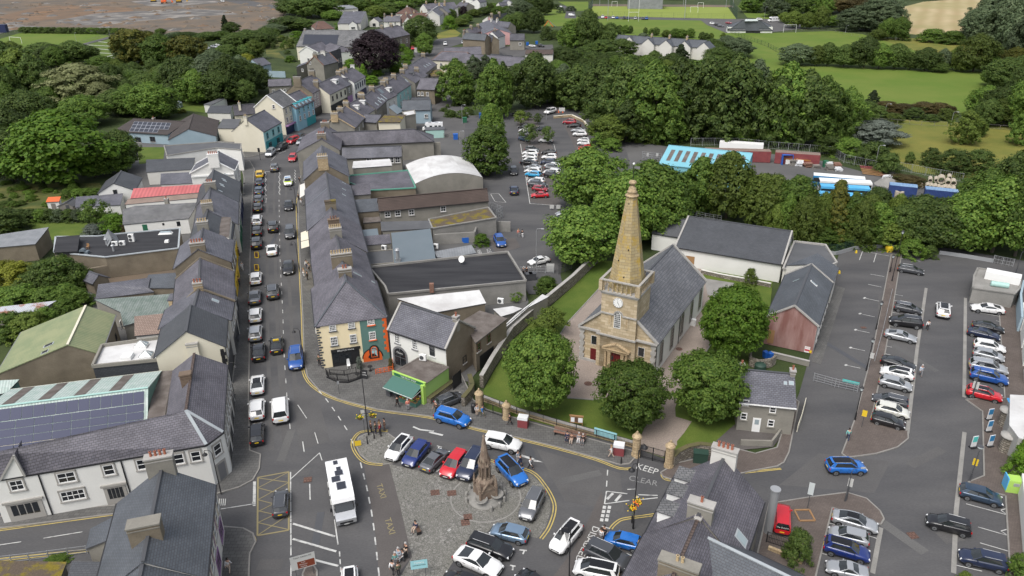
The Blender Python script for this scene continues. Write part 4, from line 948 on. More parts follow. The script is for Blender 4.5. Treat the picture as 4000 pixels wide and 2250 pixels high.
def gT(s,r,x,y,right,up,size,mat='line',z=.036,sx=1.0,name='road_lettering'):
 p=P(r,x,y);a=P(r,x+right[0],y+right[1])-p;c=P(r,x+up[0],y+up[1])-p
 o=text(s,size,mat,(p.x,p.y,z),a,c,None,name,sx,.001);o['kind']='structure'
gT('KEEP',15,1358,372,(150,45),(20,-80),1.45,sx=.82);gT('CLEAR',15,1318,490,(150,32),(14,-80),1.3,'line_faint',sx=.85)
gT('TAXI',14,1258,592,(32,95),(40,-10),.95,'ochre',sx=1.2);gT('TAXI',14,1345,945,(32,100),(40,-10),.95,'ochre',sx=1.2)
gT('DISABLED',15,755,1120,(-70,130),(75,25),1.05,sx=1.15);gT('DISABLED',7,185,1238,(-95,8),(4,22),.9)
gT('KEEP',6,2245,1085,(20,60),(60,-10),1.0);gT('CLEAR',6,2345,1085,(25,70),(60,-10),1.1);gT('DISABLED',6,95,570,(6,-60),(-20,0),.9)
gT('88',14,1975,605,(40,10),(20,-30),.7,'ochre');gT('8',14,1942,985,(20,12),(12,-20),.6)
# -- the church
EH=5.3
cl,cr_=P(11,690,383,EH),P(11,1452,560,EH);e0,e1=P(11,1470,535,EH),P(11,1900,5,EH)
n1=(e1-e0).normalized();d1=(cr_-cl).normalized();d2=Ve((n1.y,-n1.x,0));d=(d1*.5+d2*.5).normalized();n=Ve((-d.y,d.x,0))
O=(cl+cr_)/2;O.z=0;cw=(cr_-cl).dot(d)/2;cN=max((e1-O).dot(n),18)
def W(u,v,z):return O+d*u+n*v+VZ(z)
best=min((abs((P(7,1620,1018,z/20)-O).dot(d)),z/20)for z in range(100,260));RH=min(max(best[1],8.2),10.5)
cN=(P(7,1620,1018,RH)-O).dot(n)
root=tH('church','sandstone church with slate roofed nave, clock tower and tall yellow lichened spire','church',tuple(O))
ROOTC=root
fz=atan2(d.y,d.x)
b=MB()  # nave
b.poly([W(cw,0,0),W(cw,cN,0),W(cw,cN,EH),W(cw,0,EH)]);b.poly([W(-cw,cN,0),W(-cw,0,0),W(-cw,0,EH),W(-cw,cN,EH)])
b.poly([W(cw,cN,0),W(-cw,cN,0),W(-cw,cN,EH),W(0,cN,RH),W(cw,cN,EH)]);b.mk('nave_wall','chalk',root)
b=MB()  # west front
b.poly([W(-cw,0,0),W(cw,0,0),W(cw,0,EH),W(0,0,RH),W(-cw,0,EH)])
b.box(W(0,-.30,0),cw*1.02,.7,EH,fz);b.mk('front_wall','ashlar',root)
for s in(-1,1):
 b=MB()
 for k in range(int(EH/.5)):b.box(W(s*(cw-.28),-.06,.05+k*.5),.75 if k%2 else.45,.28,.5,fz)
 b.mk('quoin_column','trim',root)
b=MB()
b.slab([W(0,-.2,RH+.12),W(cw+.3,-.2,EH-.05),W(cw+.3,cN+.1,EH-.05),W(0,cN+.1,RH+.12)],.14);b.slab([W(-cw-.3,-.2,EH-.05),W(0,-.2,RH+.12),W(0,cN+.1,RH+.12),W(-cw-.3,cN+.1,EH-.05)],.14)
b.bar(W(0,0,RH+.15),W(0,cN,RH+.15),.3,.1,1)
for v in(-.1,cN-.02):
 for s in(-1,1):b.bar(W(0,v,RH+.22),W(s*(cw+.3),v,EH+.08),.4,.24,2)
b.mk('roof',['slate_church','soot','trim'],root)
b=MB();b.bar(W(-cw-.25,-.18,EH),W(cw+.25,-.18,EH),.5,.22);b.bar(W(-cw*.52,-.72,EH),W(cw*.52,-.72,EH),.3,.24);b.bar(W(-cw-.1,-.08,.2),W(cw+.1,-.08,.2),.3,.4);b.mk('cornice','trim',root)
# tower
pl=(W(0,-.65,0),-d.cross(VZ(1)).normalized());nn=-n
tl=(oP(W(0,-.65,0),nn,11,888,400)-O).dot(d);tr=(oP(W(0,-.65,0),nn,11,1240,470)-O).dot(d)
tw=(tr-tl);tc=(tl+tr)/2;v0=-.65;v1=v0+tw
tp=W(tl,v0,0);TC=hgt(tp,11,22);TP=hgt(tp,7,1352)
cen=W(tc,(v0+v1)/2,0)
b=MB();b.box(cen,tw,tw,TC,fz)
b.mk('tower','ashlar',root)
b=MB();b.box(cen+VZ(TC-.05),tw+.5,tw+.5,.22,fz);b.box(cen+VZ(TC-.32),tw+.2,tw+.2,.2,fz)
zs=hgt(tp,11,232)
for a0,a1 in((tl-.06,tc-.62),(tc+.62,tr+.06)):b.bar(W(a0,v0-.06,zs),W(a1,v0-.06,zs),.3,.18)
for k in range(9):
 a0,a1=pi*k/9,pi*(k+1)/9;r_=.62;b.bar(W(tc-cos(a0)*r_,v0-.06,zs+sin(a0)*r_),W(tc-cos(a1)*r_,v0-.06,zs+sin(a1)*r_),.2,.14)
b.mk('string_course','trim',root)
b=MB();zt=TP
PW=tw*.5+.10
for s in(-1,1):b.bar(cen+d*s*PW-n*PW+VZ(zt),cen+d*s*PW+n*PW+VZ(zt),.36,.16,1);b.bar(cen+n*s*PW-d*(PW+.18)+VZ(zt+.002),cen+n*s*PW+d*(PW+.18)+VZ(zt+.002),.36,.16,1)
for sx in(-1,1):
 for sy in(-1,1):b.box(cen+d*sx*PW+n*sy*PW+VZ(TC+.17),.5,.5,zt-TC-.2,fz,0)
b.mk('parapet',['ashlar','trim_grey'],root)
bl=MB();hb=zt-TC-.32
bl.lathe((0,0,0),[(.10,0),(.10,.08),(.06,.12),(.115,hb*.4),(.05,hb*.75),(.09,hb*.9),(.09,hb)],8);bm_=mM(bl,'baluster',['ashlar'])
for k in range(8):
 u=-PW+.42+(2*PW-.84)*k/7
 for a in(cen+d*u-n*PW,cen+d*u+n*PW,cen+n*u-d*PW,cen+n*u+d*PW):inst('baluster',bm_,root,loc=a+VZ(TC+.19)-O)
# spire
zk=hgt(cen,7,520);zb=hgt(cen,7,385);zt2=hgt(cen,7,198);rb=tw*.497;rk=.138*tw
b=MB();b.lathe(cen,[(rb,TC+.17),(rb*.985,TC+.6),(rk,zk)],8,0,False);b.mk('spire','spire_stone',root)
b=MB();hk=zb-zk
b.lathe(cen,[(rk,zk-.02),(rk*1.28,zk+.04),(rk*1.28,zk+.16),(rk*.95,zk+.22),(rk*.92,zk+hk*.30),(rk*1.02,zk+hk*.33),(rk*.72,zk+hk*.42),(rk*.66,zk+hk*.62),(rk*.45,zk+hk*.7),(rk*.34,zk+hk*.86),(rk*.62,zb-.18),(rk*.74,zb),(rk*.6,zb+.2),(rk*.1,zb+.32)],12,0)
b.mk('finial','sand',root)
b=MB();b.cyl(cen+VZ(zb+.25),cen+VZ(zt2-.1),.05,.035,6,0);b.lathe(cen+VZ(zt2),[(.02,-.17),(.13,-.10),(.17,0),(.13,.10),(.02,.17)],10,1)
zv=(zb+zt2)/2+.8;b.poly([cen+d*.1+VZ(zv-.16),cen+d*.85+VZ(zv-.2),cen+d*.85+VZ(zv+.2),cen+d*.1+VZ(zv+.12)],2);b.mk('weather_vane',['black','white','grey'],root)
for z,a in((.32,-.35),(.45,.3),(.15,.12),(.93,-.1)):
 b=MB();rr=rb+(rk-rb)*z*1.0;zz=TC+.5+(zk-TC-.5)*z;c=cen+VZ(zz)-n*rr*.935+d*a*rr;b.cyl(c-n*.02,c+n*.2,.10,.10,8);b.mk('vent_hole','black',root)
# clock
zc=hgt(tp,11,0)
cp=oP(W(0,v0,0),nn,11,1068,146);b=MB();b.cyl(cp,cp-n*.10,.72,.72,32,0,True,False);b.mk('clock_face','white',root)
b=MB()
for k in range(12):
 a=k*pi/6;u=d*sin(a)+VZ(cos(a));c0,c1=cp-n*.112+u*.52,cp-n*.112+u*.66;t=u.cross(n)*.025;b.poly([c0-t,c1-t,c1+t,c0+t])
for ang,ln,wd in((-.12,.56,.03),(2.62,.42,.04)):
 u=d*sin(ang)+VZ(cos(ang));t=u.cross(n)*wd;c0,c1=cp-n*.116-u*.1,cp-n*.116+u*ln;b.poly([c0-t,c1-t*.3,c1+t*.3,c0+t])
for i in range(32):
 a0,a1=2*pi*i/32,2*pi*(i+1)/32
 f=[cp-n*.11+(d*sin(a)+VZ(cos(a)))*r_ for r_,a in((.69,a0),(.72,a0),(.72,a1),(.69,a1))];b.poly(f)
b.mk('clock_hands','black',root)
def aW(p,nrm,w,h,frame,glass,root,name='window',nx=4,ny=8,sur=None):
 nrm=Ve(nrm).normalized();x=Ve((-nrm.y,nrm.x,0));z=VZ(1);hs_=h/2-w/2
 def out(k):return[(-w/2-k,-h/2-k),(w/2+k,-h/2-k)]+[(cos(a)*(w/2+k),hs_+sin(a)*(w/2+k))for a in[pi*i/10 for i in range(11)]]
 b=MB();pt=lambda t,o_:p+x*t[0]+z*t[1]+nrm*o_
 b.poly([pt(t,.03)for t in out(0)],1);a,c=out(0),out(.10)
 for i in range(len(a)):j=(i+1)%len(a);b.poly([pt(a[i],.08),pt(c[i],.08),pt(c[j],.08),pt(a[j],.08)][::-1],0);b.poly([pt(c[i],.0),pt(c[j],0),pt(c[j],.08),pt(c[i],.08)],0)
 if sur:
  c2=out(.32)
  for i in range(len(a)):j=(i+1)%len(a);b.poly([pt(c[i],.05),pt(c2[i],.05),pt(c2[j],.05),pt(c[j],.05)][::-1],2)
 for i in range(1,nx):u=-w/2+w*i/nx;top=hs_+sqrt(max(0,(w/2)**2-u*u));b.bar(pt((u,-h/2),.055),pt((u,top),.055),.05,.05,0)if 0 else b.poly([pt((u-.025,-h/2),.06),pt((u+.025,-h/2),.06),pt((u+.025,top),.06),pt((u-.025,top),.06)],0)
 for i in range(1,ny):v=-h/2+h*i/ny;hw=w/2 if v<hs_ else sqrt(max(0,(w/2)**2-(v-hs_)**2));b.poly([pt((-hw,v-.025),.06),pt((hw,v-.025),.06),pt((hw,v+.025),.06),pt((-hw,v+.025),.06)],0)
 return b.mk(name,[frame,glass,sur or frame],root)
aW(oP(W(0,v0,0),nn,11,1060,318),nn,.78,2.35,'white','glass',root)
for k in range(5):  # tall side windows of the nave
 for s in(1,-1):aW(W(s*cw,2.6+k*(cN-4.2)/4,2.75),d*s,1.0,3.2,'trim','glass',root,'nave_window',3,6,'stucco')
b=MB();b.cyl(W(cw+.08,.15,0),W(cw+.08,.15,EH),.07,.07,6);b.cyl(W(cw+.08,cN*.46,0),W(cw+.08,cN*.46,EH),.05,.05,6);b.mk('drainpipe','black',root)
def rC(b,p,nrm,w,h,m=0,o=.03,dep=.08):
 nrm=Ve(nrm).normalized();x=Ve((-nrm.y,nrm.x,0));z=VZ(1);c=[p+x*i*w/2+z*j*h/2 for i,j in((-1,-1),(1,-1),(1,1),(-1,1))]
 b.poly([v+nrm*o for v in c],m)
 for i in range(4):b.poly([c[i]-nrm*dep,c[(i+1)%4]-nrm*dep,c[(i+1)%4]+nrm*o,c[i]+nrm*o],m)
for x_,y_ in((828,520),(1300,640)):
 p=oP(W(0,0,0),nn,11,x_,y_);b=MB();rC(b,p,nn,1.25,1.75,2,.03);rC(b,p,nn,.92,1.42,0,.05);rC(b,p,nn,.82,1.32,1,.07);b.mk('front_window',['white','glass','ashlar'],root)
for x_ in(820,1290):
 p=oP(W(0,0,0),nn,11,x_,715);p.z=1.1;b=MB();rC(b,p+VZ(.1),nn,1.35,2.3,1,.05);rC(b,p,nn,1.02,2.2,0,.08)
 for i in(-1,1):
  for j in(-.7,-.1,.5):rC(b,p+d*i*.25+VZ(j),nn,.32,.42,0,.11)
 b.mk('side_door',['door_red','ashlar'],root)
p=W(tc-.05,-.65,1.4);b=MB();rC(b,p,nn,1.3,2.75,0,.05)
for i in(-1,1):
 for j in(-.9,-.1,.7):rC(b,p+d*i*.32+VZ(j),nn,.4,.55,0,.08)
b.mk('main_door','door_red',root)
b=MB()
for s in(-1,1):b.box(W(tc+s*.98,-.86,0),.46,.4,3.0,fz);b.box(W(tc+s*1.55,-.80,0),.3,.3,2.9,fz)
b.box(W(tc,-.86,2.98),3.5,.5,.34,fz);b.box(W(tc,-.92,3.32),4.0,.66,.14,fz)
a0,a1,a2=W(tc-2.0,-1.2,3.46),W(tc+2.0,-1.2,3.46),W(tc,-1.2,4.35)
b.poly([a0+n*.12,a1+n*.12,a2+n*.12])
b.bar(a0+n*.3,a2+n*.3,.62,.16);b.bar(a1+n*.3,a2+n*.3,.62,.16);b.box(W(tc,-1.5,0),3.4,1.3,.15,fz);b.box(W(tc,-1.3,.15),2.8,.9,.15,fz);b.mk('porch','sand',root)
b=MB()
for s in(-1,1):
 rC(b,W(tc+s*1.25,v0,zs-1.0),nn,.5,1.7,0,.09);rC(b,W(tc+s*1.25,v0,zs-1.0),nn,.26,1.4,1,.095)
b.mk('niches',['ashlar','sand'],root)
b=MB();b.cyl(W(tc,-1.0,3.0),W(tc-.1,-1.9,2.95),.03,.03,5);b.cyl(W(tc-.1,-1.9,2.9),W(tc-.1,-1.9,2.45),.13,.18,6);b.mk('lantern','black',root)
tag(MB and(lambda bb:(bb.box(P(11,1815,372),.9,.55,1.1,fz),bb.mk('oil_tank_box','white',loc=P(11,1815,372)))[1])(MB()),'small white cabinet standing against the side wall of the church nave','cabinet')
# -- main street, left side
def pN(h,k,z0,z1,mat,a=0.0,c=1.0,name='shopfront',out=.06):
 A,B={'L':(h.AL,h.BL),'R':(h.AR,h.BR),'A':(h.AL,h.AR),'B':(h.BL,h.BR)}[k];nrm=h.pl[k][1]
 p0,p1=A.lerp(B,a)+nrm*out,A.lerp(B,c)+nrm*out;b=MB();t=(p1-p0).normalized()
 q_=[(p0.x,p0.y,z0),(p1.x,p1.y,z0),(p1.x,p1.y,z1),(p0.x,p0.y,z1)];q_=[Ve(v)for v in q_]
 if(q_[1]-q_[0]).cross(q_[2]-q_[1]).dot(nrm)<0:q_=[q_[1],q_[0],q_[3],q_[2]]
 b.poly(q_)
 for i in range(4):b.poly([q_[i]-nrm*out,q_[(i+1)%4]-nrm*out,q_[(i+1)%4],q_[i]])
 return b.mk(name,mat,h.ro)
def gW(h,k,z,ts,w,hh,**kw):
 A,B={'L':(h.AL,h.BL),'R':(h.AR,h.BR),'A':(h.AL,h.AR),'B':(h.BL,h.BR)}[k];nrm=h.pl[k][1]
 for t in ts:p=A.lerp(B,t);wW(h.ro,Ve((p.x,p.y,z))+nrm*.06,nrm,w,hh,**kw)
SG='houses along the left side of the main street'
# corner building nearest the camera, slate roofed with the purple pub front
h=hO('pub','long blue grey slate roofed pub with purple and cream front at the lower left corner','pub',(13,1440,1300),(13,1625,365),9.0,(13,1100,1080),(13,2110,900),5.9,wall='ivory',roof='steel',group=None)
sT(h,1.0,.9,2.5,1.5,4,'stucco','clay',-.0);sT(h,.28,1.2,2.6,1.3,0,'umber',side=-.2,cap='stucco')
pN(h,'R',3.0,5.6,'purple',0,1,'painted_front',.04);pN(h,'R',0,2.9,'ivory',0,1,'painted_front',.05);gW(h,'R',4.3,(.08,.25,.42,.6,.78,.93),1.0,1.5,nx=1,sU='cream');gW(h,'R',1.6,(.15,.5,.85),1.9,1.8,nx=3,ny=1,frame='purple')
PUB=h
p_=P(13,1420,1449,9.0);h2=hO('pub_extension','lower rear continuation of the blue grey slate pub roof, cut by the bottom edge','house',Ve((P(13,1440,1300,8.7).x,P(13,1440,1300,8.7).y,0)),Ve((P(13,1440,1300,8.7).x,P(13,1440,1300,8.7).y,0))-h.d*14,8.7,h.Rw*.98,h.Lw*.98,5.8,roof='steel',wall='ivory')
bL('lean_to','low slate lean-to against the back of the pub by the side street','outbuilding',[(13,885,1165,2.9),(13,920,985,2.9),(13,1165,845,4.4),(13,1105,1070,4.4)],'stucco','steel')
bL('store_shed','flat roofed shed with lichened roof at the bottom left corner','shed',[(13,-60,1300,2.6),(13,650,1318,2.6),(13,545,1600,2.6),(13,-60,1600,2.6)],'stucco','moss')
bL('dark_shed','dark slate roofed shed between the lichened shed and the pub','shed',[(13,740,1312,2.6),(13,1020,1318,2.6),(13,1000,1500,2.2),(13,690,1500,2.2)],'soot','coal')
fN('street_railing','grey railing along the side street behind the pub','railing',13,[(-60,1330),(300,1290),(880,1215)],1.0,1.8,'galv',3)
# white corner building: wing on the side street, block on the main street, splayed corner
root=tH('corner_shop','white L shaped corner building with slate roof and grey window surrounds on the side street','building',tuple(P(13,1800,700)))
eh=5.6;rh=8.4
V=dict(w0=P(13,-120,500,eh),w1=P(13,2075,132,eh),k=P(13,2245,5,eh),m1=P(9,2290,775,eh),r0=P(13,-120,222,rh),r1=P(9,1870,1237,rh),r2=P(9,1955,662,rh),i0=P(9,1660,1375,eh),n1=P(9,1735,835,eh))
bk=V['r0']+(V['r0']-V['w0']);bk.z=eh;bk1=V['i0']
dn=lambda p,z=0:Ve((p.x,p.y,z))
b=MB();ring=[V['w0'],V['w1'],V['k'],V['m1'],V['n1'],V['i0'],bk]
for i in range(len(ring)):u,w=ring[i],ring[(i+1)%len(ring)];b.poly([dn(u),dn(w),dn(w,eh-.03),dn(u,eh-.03)])
b.poly([dn(V['m1'],eh-.03),dn(V['n1'],eh-.03),dn(V['r2'],rh-.05)]);b.poly([dn(V['w0'],eh),dn(V['r0'],rh),dn(bk,eh)])
b.mk('wall','chalk',root)
b=MB();up=VZ(.1);o2=lambda p,k=.25:p+(p-dn(V['r1'],p.z)).normalized()*k*0+up
b.slab([V['w0']+up,V['w1']+up,V['r1']+up,V['r0']+up],.15);b.slab([V['w1']+up,V['k']+up,V['r1']+up],.15);b.slab([V['k']+up,V['m1']+up,V['r2']+up,V['r1']+up],.15);b.slab([V['r0']+up,V['r1']+up,V['i0']+up,bk+up],.15);b.slab([V['r1']+up,V['r2']+up,V['n1']+up,V['i0']+up],.15)
for s,t in(('r1','w1'),('r1','k')):b.bar(V[s]+up*1.6,V[t]+up*1.6,.34,.1,1)
b.bar(V['r1']+up*1.5,V['r2']+up*1.5,.3,.1,2);b.mk('roof',['plum','lead','tile_brown'],root)
b=MB()
for s,t in(('w0','w1'),('w1','k'),('k','m1')):b.bar(V[s]+VZ(-.02),V[t]+VZ(-.02),.2,.14)
b.mk('gutter','black',root)
wp=dn(V['w0']);wn=(V['w1']-V['w0']);wn=Ve((wn.y,-wn.x,0)).normalized()
G_='trim_grey'
for x,y,w,hh,nx,ny in((170,530,1.15,1.15,2,2),(670,450,1.6,1.15,2,2),(1095,375,.95,1.2,1,2),(1430,320,.95,1.2,1,2),(1800,265,.9,1.2,1,2),(1970,238,.9,1.2,1,2)):wW(root,oP(wp,wn,13,x,y),wn,w,hh,nx=nx,ny=ny,sU=G_)
wW(root,oP(wp,wn,13,735,628),wn,2.2,1.15,nx=4,ny=2,sU=G_)
for x,w in((250,2.9),(1160,1.7)):
 p=oP(wp,wn,13,x,740 if x<999 else 580);p.z=1.25;b=MB();rC(b,p,wn,w+.5,2.5,0,.08);rC(b,p+VZ(1.35),wn,w+.9,.28,0,.2)
 for i in range(4):rC(b,p+(V['w1']-V['w0']).normalized()*((i-1.5)*w/4.4)+VZ(.25),wn,w/5.2,1.35,1,.10)
 b.mk('shop_entrance',['trim_grey','glass'],root)
kn=V['k']-V['w1'];kn=Ve((kn.y,-kn.x,0)).normalized();kp=(dn(V['w1'])+dn(V['k']))/2
wW(root,kp+VZ(4.2),kn,.95,1.3,nx=1,ny=2,sU=G_);b=MB();rC(b,kp+VZ(1.3),kn,1.5,2.5,0,.06);rC(b,kp+VZ(1.25),kn,1.0,2.1,1,.08);b.mk('corner_door',['trim_grey','grey'],root)
mn=V['m1']-V['k'];mn=Ve((mn.y,-mn.x,0)).normalized()
for i in range(7):wW(root,dn(V['k']).lerp(dn(V['m1']),.08+.14*i)+VZ(4.2),mn,.9,1.3,nx=1,ny=2,sU=G_)
for i in range(4):b=MB();rC(b,dn(V['k']).lerp(dn(V['m1']),.14+.24*i)+VZ(1.4),mn,2.6,2.4,0,.06);rC(b,dn(V['k']).lerp(dn(V['m1']),.14+.24*i)+VZ(1.3),mn,2.2,1.8,1,.08);b.mk('shopfront',['trim_grey','glass'],root)
chimney(root,V['r1'].lerp(V['r2'],.52)-Ve((.5,0,.1)),(V['r2']-V['r1']).normalized(),.9,1.2,.9,0,'russet',cap='russet')
b=MB()  # steep gablet over the wing
ga,gb,gc=oP(wp,wn,13,5,475),oP(wp,wn,13,255,432),oP(wp,wn,13,140,225);bk_=(gc-Ve())-wn*2.6;bk_.z=gc.z
b.poly([ga+wn*.05,gb+wn*.05,gc+wn*.05],0);b.poly([gb+wn*.05,bk_,gc+wn*.05],1);b.poly([ga+wn*.05,gc+wn*.05,bk_],1);b.bar(ga+wn*.1,gc+wn*.1,.22,.2,2);b.bar(gb+wn*.1,gc+wn*.1,.22,.2,2);b.mk('gablet',['chalk','plum','trim'],root)
for x0,x1 in((385,520),(1255,1335)):
 b=MB();p=oP(wp,wn,13,x0,420);p.z=0;b.cyl(p+wn*.08,p+wn*.08+VZ(5.5),.07,.07,6);b.mk('drainpipe','black',root)
# solar roofed shed behind, with its green gable
hs_=6.3
s0,s1=P(9,1482,1008,hs_),P(9,-150,1215,hs_)
h=hO('solar_shed','long pale green metal shed whose near slope is covered in solar panels','shed',Ve((s1.x,s1.y,0)),Ve((s0.x,s0.y,0)),hs_,(9,1565,845),(9,1440,1385),4.6,3.3,wall='render_green',roof='mint',rG='sea_mint',gut='cream',over=.1)
b=MB();R_,dd=h.R,(h.c-h.a);dl=dd.length;kr=h.kr;nz=(R_*kr+VZ(1)).normalized()
def rp(t,s):return h.c-h.d*t+R_*s+VZ(hs_-s*kr+.1)
for row in range(5):
 cw_,cr0=(1.22,.3)if row==0 else(2.0,1.5+(row-1)*.74);ln=1.12 if row==0 else.69
 for i in range(int((dl-1)/cw_)):
  t0=.35+i*cw_;q_=[rp(t0,cr0)+nz*.08,rp(t0+cw_-.07,cr0)+nz*.08,rp(t0+cw_-.07,cr0+ln)+nz*.08,rp(t0,cr0+ln)+nz*.08]
  if(q_[1]-q_[0]).cross(q_[2]-q_[1]).z<0:q_.reverse()
  b.poly(q_,0)
  for j in range(4):b.poly([q_[j]-nz*.08,q_[(j+1)%4]-nz*.08,q_[(j+1)%4],q_[j]],1)
b.mk('solar_panels',['solar','solar_frame'],h.ro)
for t in(.18,.40,.62,.84):
 b=MB();kl=h.kl;L_=h.R*-1;nz2=(L_*kl+VZ(1)).normalized();f=lambda u,s:h.c-h.d*u+L_*s+VZ(hs_-s*kl+.14)
 q_=[f(dl*t,.1),f(dl*t+1.3,.1),f(dl*t+1.3,h.Lw-.1),f(dl*t,h.Lw-.1)]
 if(q_[1]-q_[0]).cross(q_[2]-q_[1]).z<0:q_.reverse()
 b.poly(q_);b.mk('rooflight_strip','bran',h.ro)
bL('roof_link','narrow brown flat roof between the solar shed and the street block','outbuilding',[(9,1580,850,4.4),(9,1735,840,4.4),(9,1640,1385,4.4),(9,1460,1430,4.4)],'umber','bran')
bL('small_shed','small pale green corrugated roof at the left edge behind the solar shed','shed',[(9,-60,940,4.2),(9,180,928,4.2),(9,60,1052,3.5),(9,-60,1075,3.5)],'render_green','mint')
# cream gable house, dark slates
h=hO('terrace_house','cream gabled house with dark slates and black quoins on the main street','house',(9,1872,437),(9,1918,172),9.0,(9,1572,668),(9,2252,582),6.0,wall='cream',roof='coal',rG='soot',group=SG)
chimney(h.ro,h.a+VZ(6.9)+h.R*.35-h.d*.2,h.d,.55,1.4,.3,0,'cream',drop=4.5,cap='trim');b=MB()
for k in range(11):b.box(h.AR-h.R*(.25 if k%2 else.35)-h.d*.02+VZ(k*.52),.7 if k%2 else.45,.2,.46,atan2(h.R.y,h.R.x))
b.mk('quoins','black',h.ro);gW(h,'R',4.5,(.2,.5,.8),.9,1.4);pN(h,'R',0,2.9,'soot');sK
def lterr(lB,A,B,hr,L,R,e,wall='ivory',roof='slate',**kw):
 sf=kw.pop('shop','soot');hh=hO('terrace_house',lB,'house',A,B,hr,L,R,e,wall=wall,roof=roof,group=SG,**kw)
 gW(hh,'R',e*.74,(.18,.5,.82),.85,1.35);pN(hh,'R',0,2.8,sf,.03,.97);gW(hh,'R',1.4,(.3,.7),1.5,1.6,nx=1,ny=1,frame=sf,sill=None);return hh
h=lterr('terraced house with pink lower tiles and grey slates beside the cream gable',(9,1950,185),(5,2000,1449),8.6,(9,1700,140),(9,2330,200),5.8,roof='slate');sT(h,.95,.7,1.3,1.0,3,'sand');sK(h,'R',9,2165,125)
h=lterr('slate terraced house below the brown party gable',(5,2000,1449),(5,2012,1152),8.8,(5,1775,1400),(5,2335,1320),5.9,roof='plum',cO='umber')
h=lterr('taller terraced house with brown party gable and wide pot-topped stack',(5,1990,1060),(5,2040,850),9.6,(5,1760,1230),(5,2318,1170),6.8,roof='slate',wall='umber',shop='yellow');sT(h,.05,.9,2.3,1.0,5,'umber','clay')
h=lterr('dark old slate terraced house with a flat boxed dormer',(5,2040,850),(5,2085,668),9.3,(5,1975,760),(5,2325,930),6.2,roof='coal',shop='yellow');sT(h,.05,.8,1.9,1.1,4,'stucco','buff')
b=MB();q_=[P(5,*t,7.7)for t in((2205,918),(2300,935),(2322,735),(2215,728))];b.slab(q_,.14,0)
for i in range(4):u,w=q_[i],q_[(i+1)%4];b.poly([dn(u,5.5),dn(w,5.5),dn(w,7.6),dn(u,7.6)],1)
b.mk('dormer',['bran','ivory'],h.ro)
h=lterr('slate terraced house with five small pots on a rendered stack',(5,2085,668),(5,2112,455),9.3,(5,2000,560),(5,2383,790),6.0,roof='slate',shop='green');sT(h,.08,.8,2.0,1.1,6,'stucco','buff')
h=lterr('slate terraced house with two columns of small roof windows beside the white gable',(5,2112,450),(5,2148,258),9.2,(5,2040,350),(5,2390,590),5.9,roof='coal',shop='navy');sT(h,.1,.9,2.2,1.0,3,'stucco','clay')
for i in range(2):
 for j in range(3):sK(h,'R',5,2215+i*12+j*22,470-j*50-i*66,.5,.9)
h=hO('white_gabled_building','white building with moulded gable, white stack and red pots over the main street','building',(5,2150,165),(5,2200,75),9.6,(5,1950,240),(5,2370,215),7.0,wall='chalk',roof='slate',cO='white',gut='white',group=SG)
sT(h,.0,.9,2.3,1.5,5,'chalk','clay',cap='white');gW(h,'R',4.8,(.25,.75),.9,1.4);pN(h,'R',0,2.6,'black');b=MB();b.bar(h.AL+VZ(6.2)-h.d*.1,h.AR+VZ(6.2)-h.d*.1,.3,.35);b.mk('cornice','white',h.ro)
bL('flat_shop','flat dark roofed shop beyond the white gabled building','shop',[(5,1650,20,5.2),(5,2200,-20,5.6),(5,2425,0,5.6),(5,2420,60,5.6),(5,2180,40,5.4),(5,1680,120,5.2)],'chalk','ash',.2,'concrete')
# backs on the left
bL('slate_outbuilding','slate monopitch outbuilding behind the white gabled building','outbuilding',[(5,1475,160,4.6),(5,1955,140,4.9),(5,1930,255,3.4),(5,1478,285,3.2)],'ivory','coal')
bL('slate_extension','small slate extension with two white roof vents beside the red roof','outbuilding',[(5,1622,300,4.2),(5,1940,285,4.4),(5,1955,395,3.3),(5,1620,408,3.2)],'ivory','slate')
h=hO('white_outhouse','small white house with slate roof and one dark gable window among the back gardens','house',(5,1140,397),(5,1220,272),5.6,(5,1020,450),(5,1345,475),3.6,wall='chalk',roof='coal');win(h,'A',5,1158,480,.7,.85,nx=1,ny=1,frame='black')
bL('slate_store','long low slate roofed store with whitewashed wall beside the hedge','outbuilding',[(5,770,535,3.0),(5,1230,500,3.2),(5,1205,615,2.2),(5,765,640,2.2)],'chalk','slate')
h=hO('garden_shed','grey weathered timber garden shed with dark door','shed',(5,665,590),(5,735,545),2.7,(5,610,610),(5,745,612),1.9,wall='driftwood',roof='ash');b=MB();rC(b,oP(h.pl['A'][0],h.pl['A'][1],5,682,640),h.pl['A'][1],.8,1.3,0,.03);b.mk('door','soot',h.ro)
h=bL('orange_roofed_hut','white hut with bright orange roof among the long grass','shed',[(5,470,585,2.3),(5,590,580,2.3),(5,605,532,2.7),(5,490,538,2.7)],'chalk','orange_roof');p_,n_=facing(h);b=MB();rC(b,oP(p_,n_,5,540,625),n_,1.0,1.3,0,.03);b.mk('window','driftwood',h.ro)
bL('red_roofed_shed','long shed with faded red corrugated roof','shed',[(5,1350,450,4.6),(5,2025,408,5.0),(5,2000,490,3.9),(5,1322,550,3.4)],'ivory','metal_red')
bL('brown_roofed_shed','brown corrugated lean-to roof below the red roof','shed',[(5,1300,552,3.3),(5,2000,488,3.8),(5,1990,545,3.2),(5,1262,612,2.7)],'chalk','metal_brown')
h=bL('cottage_range','old patched slate cottage range with whitewashed wall and green door','house',[(5,1370,625,5.0),(5,1990,590,5.3),(5,1890,752,3.2),(5,1245,812,2.8),(5,1243,660,4.4)],'chalk','slate_old')
p_,n_=facing(h)
for x,y,w,hh,m in((1460,845,.95,1.6,'green'),(1642,805,.4,.5,'black'),(1795,800,.7,1.0,'glass')):b=MB();rC(b,oP(p_,n_,5,x,y),n_,w,hh,0,.04);b.mk('door' if m=='green' else 'window',m,h.ro)
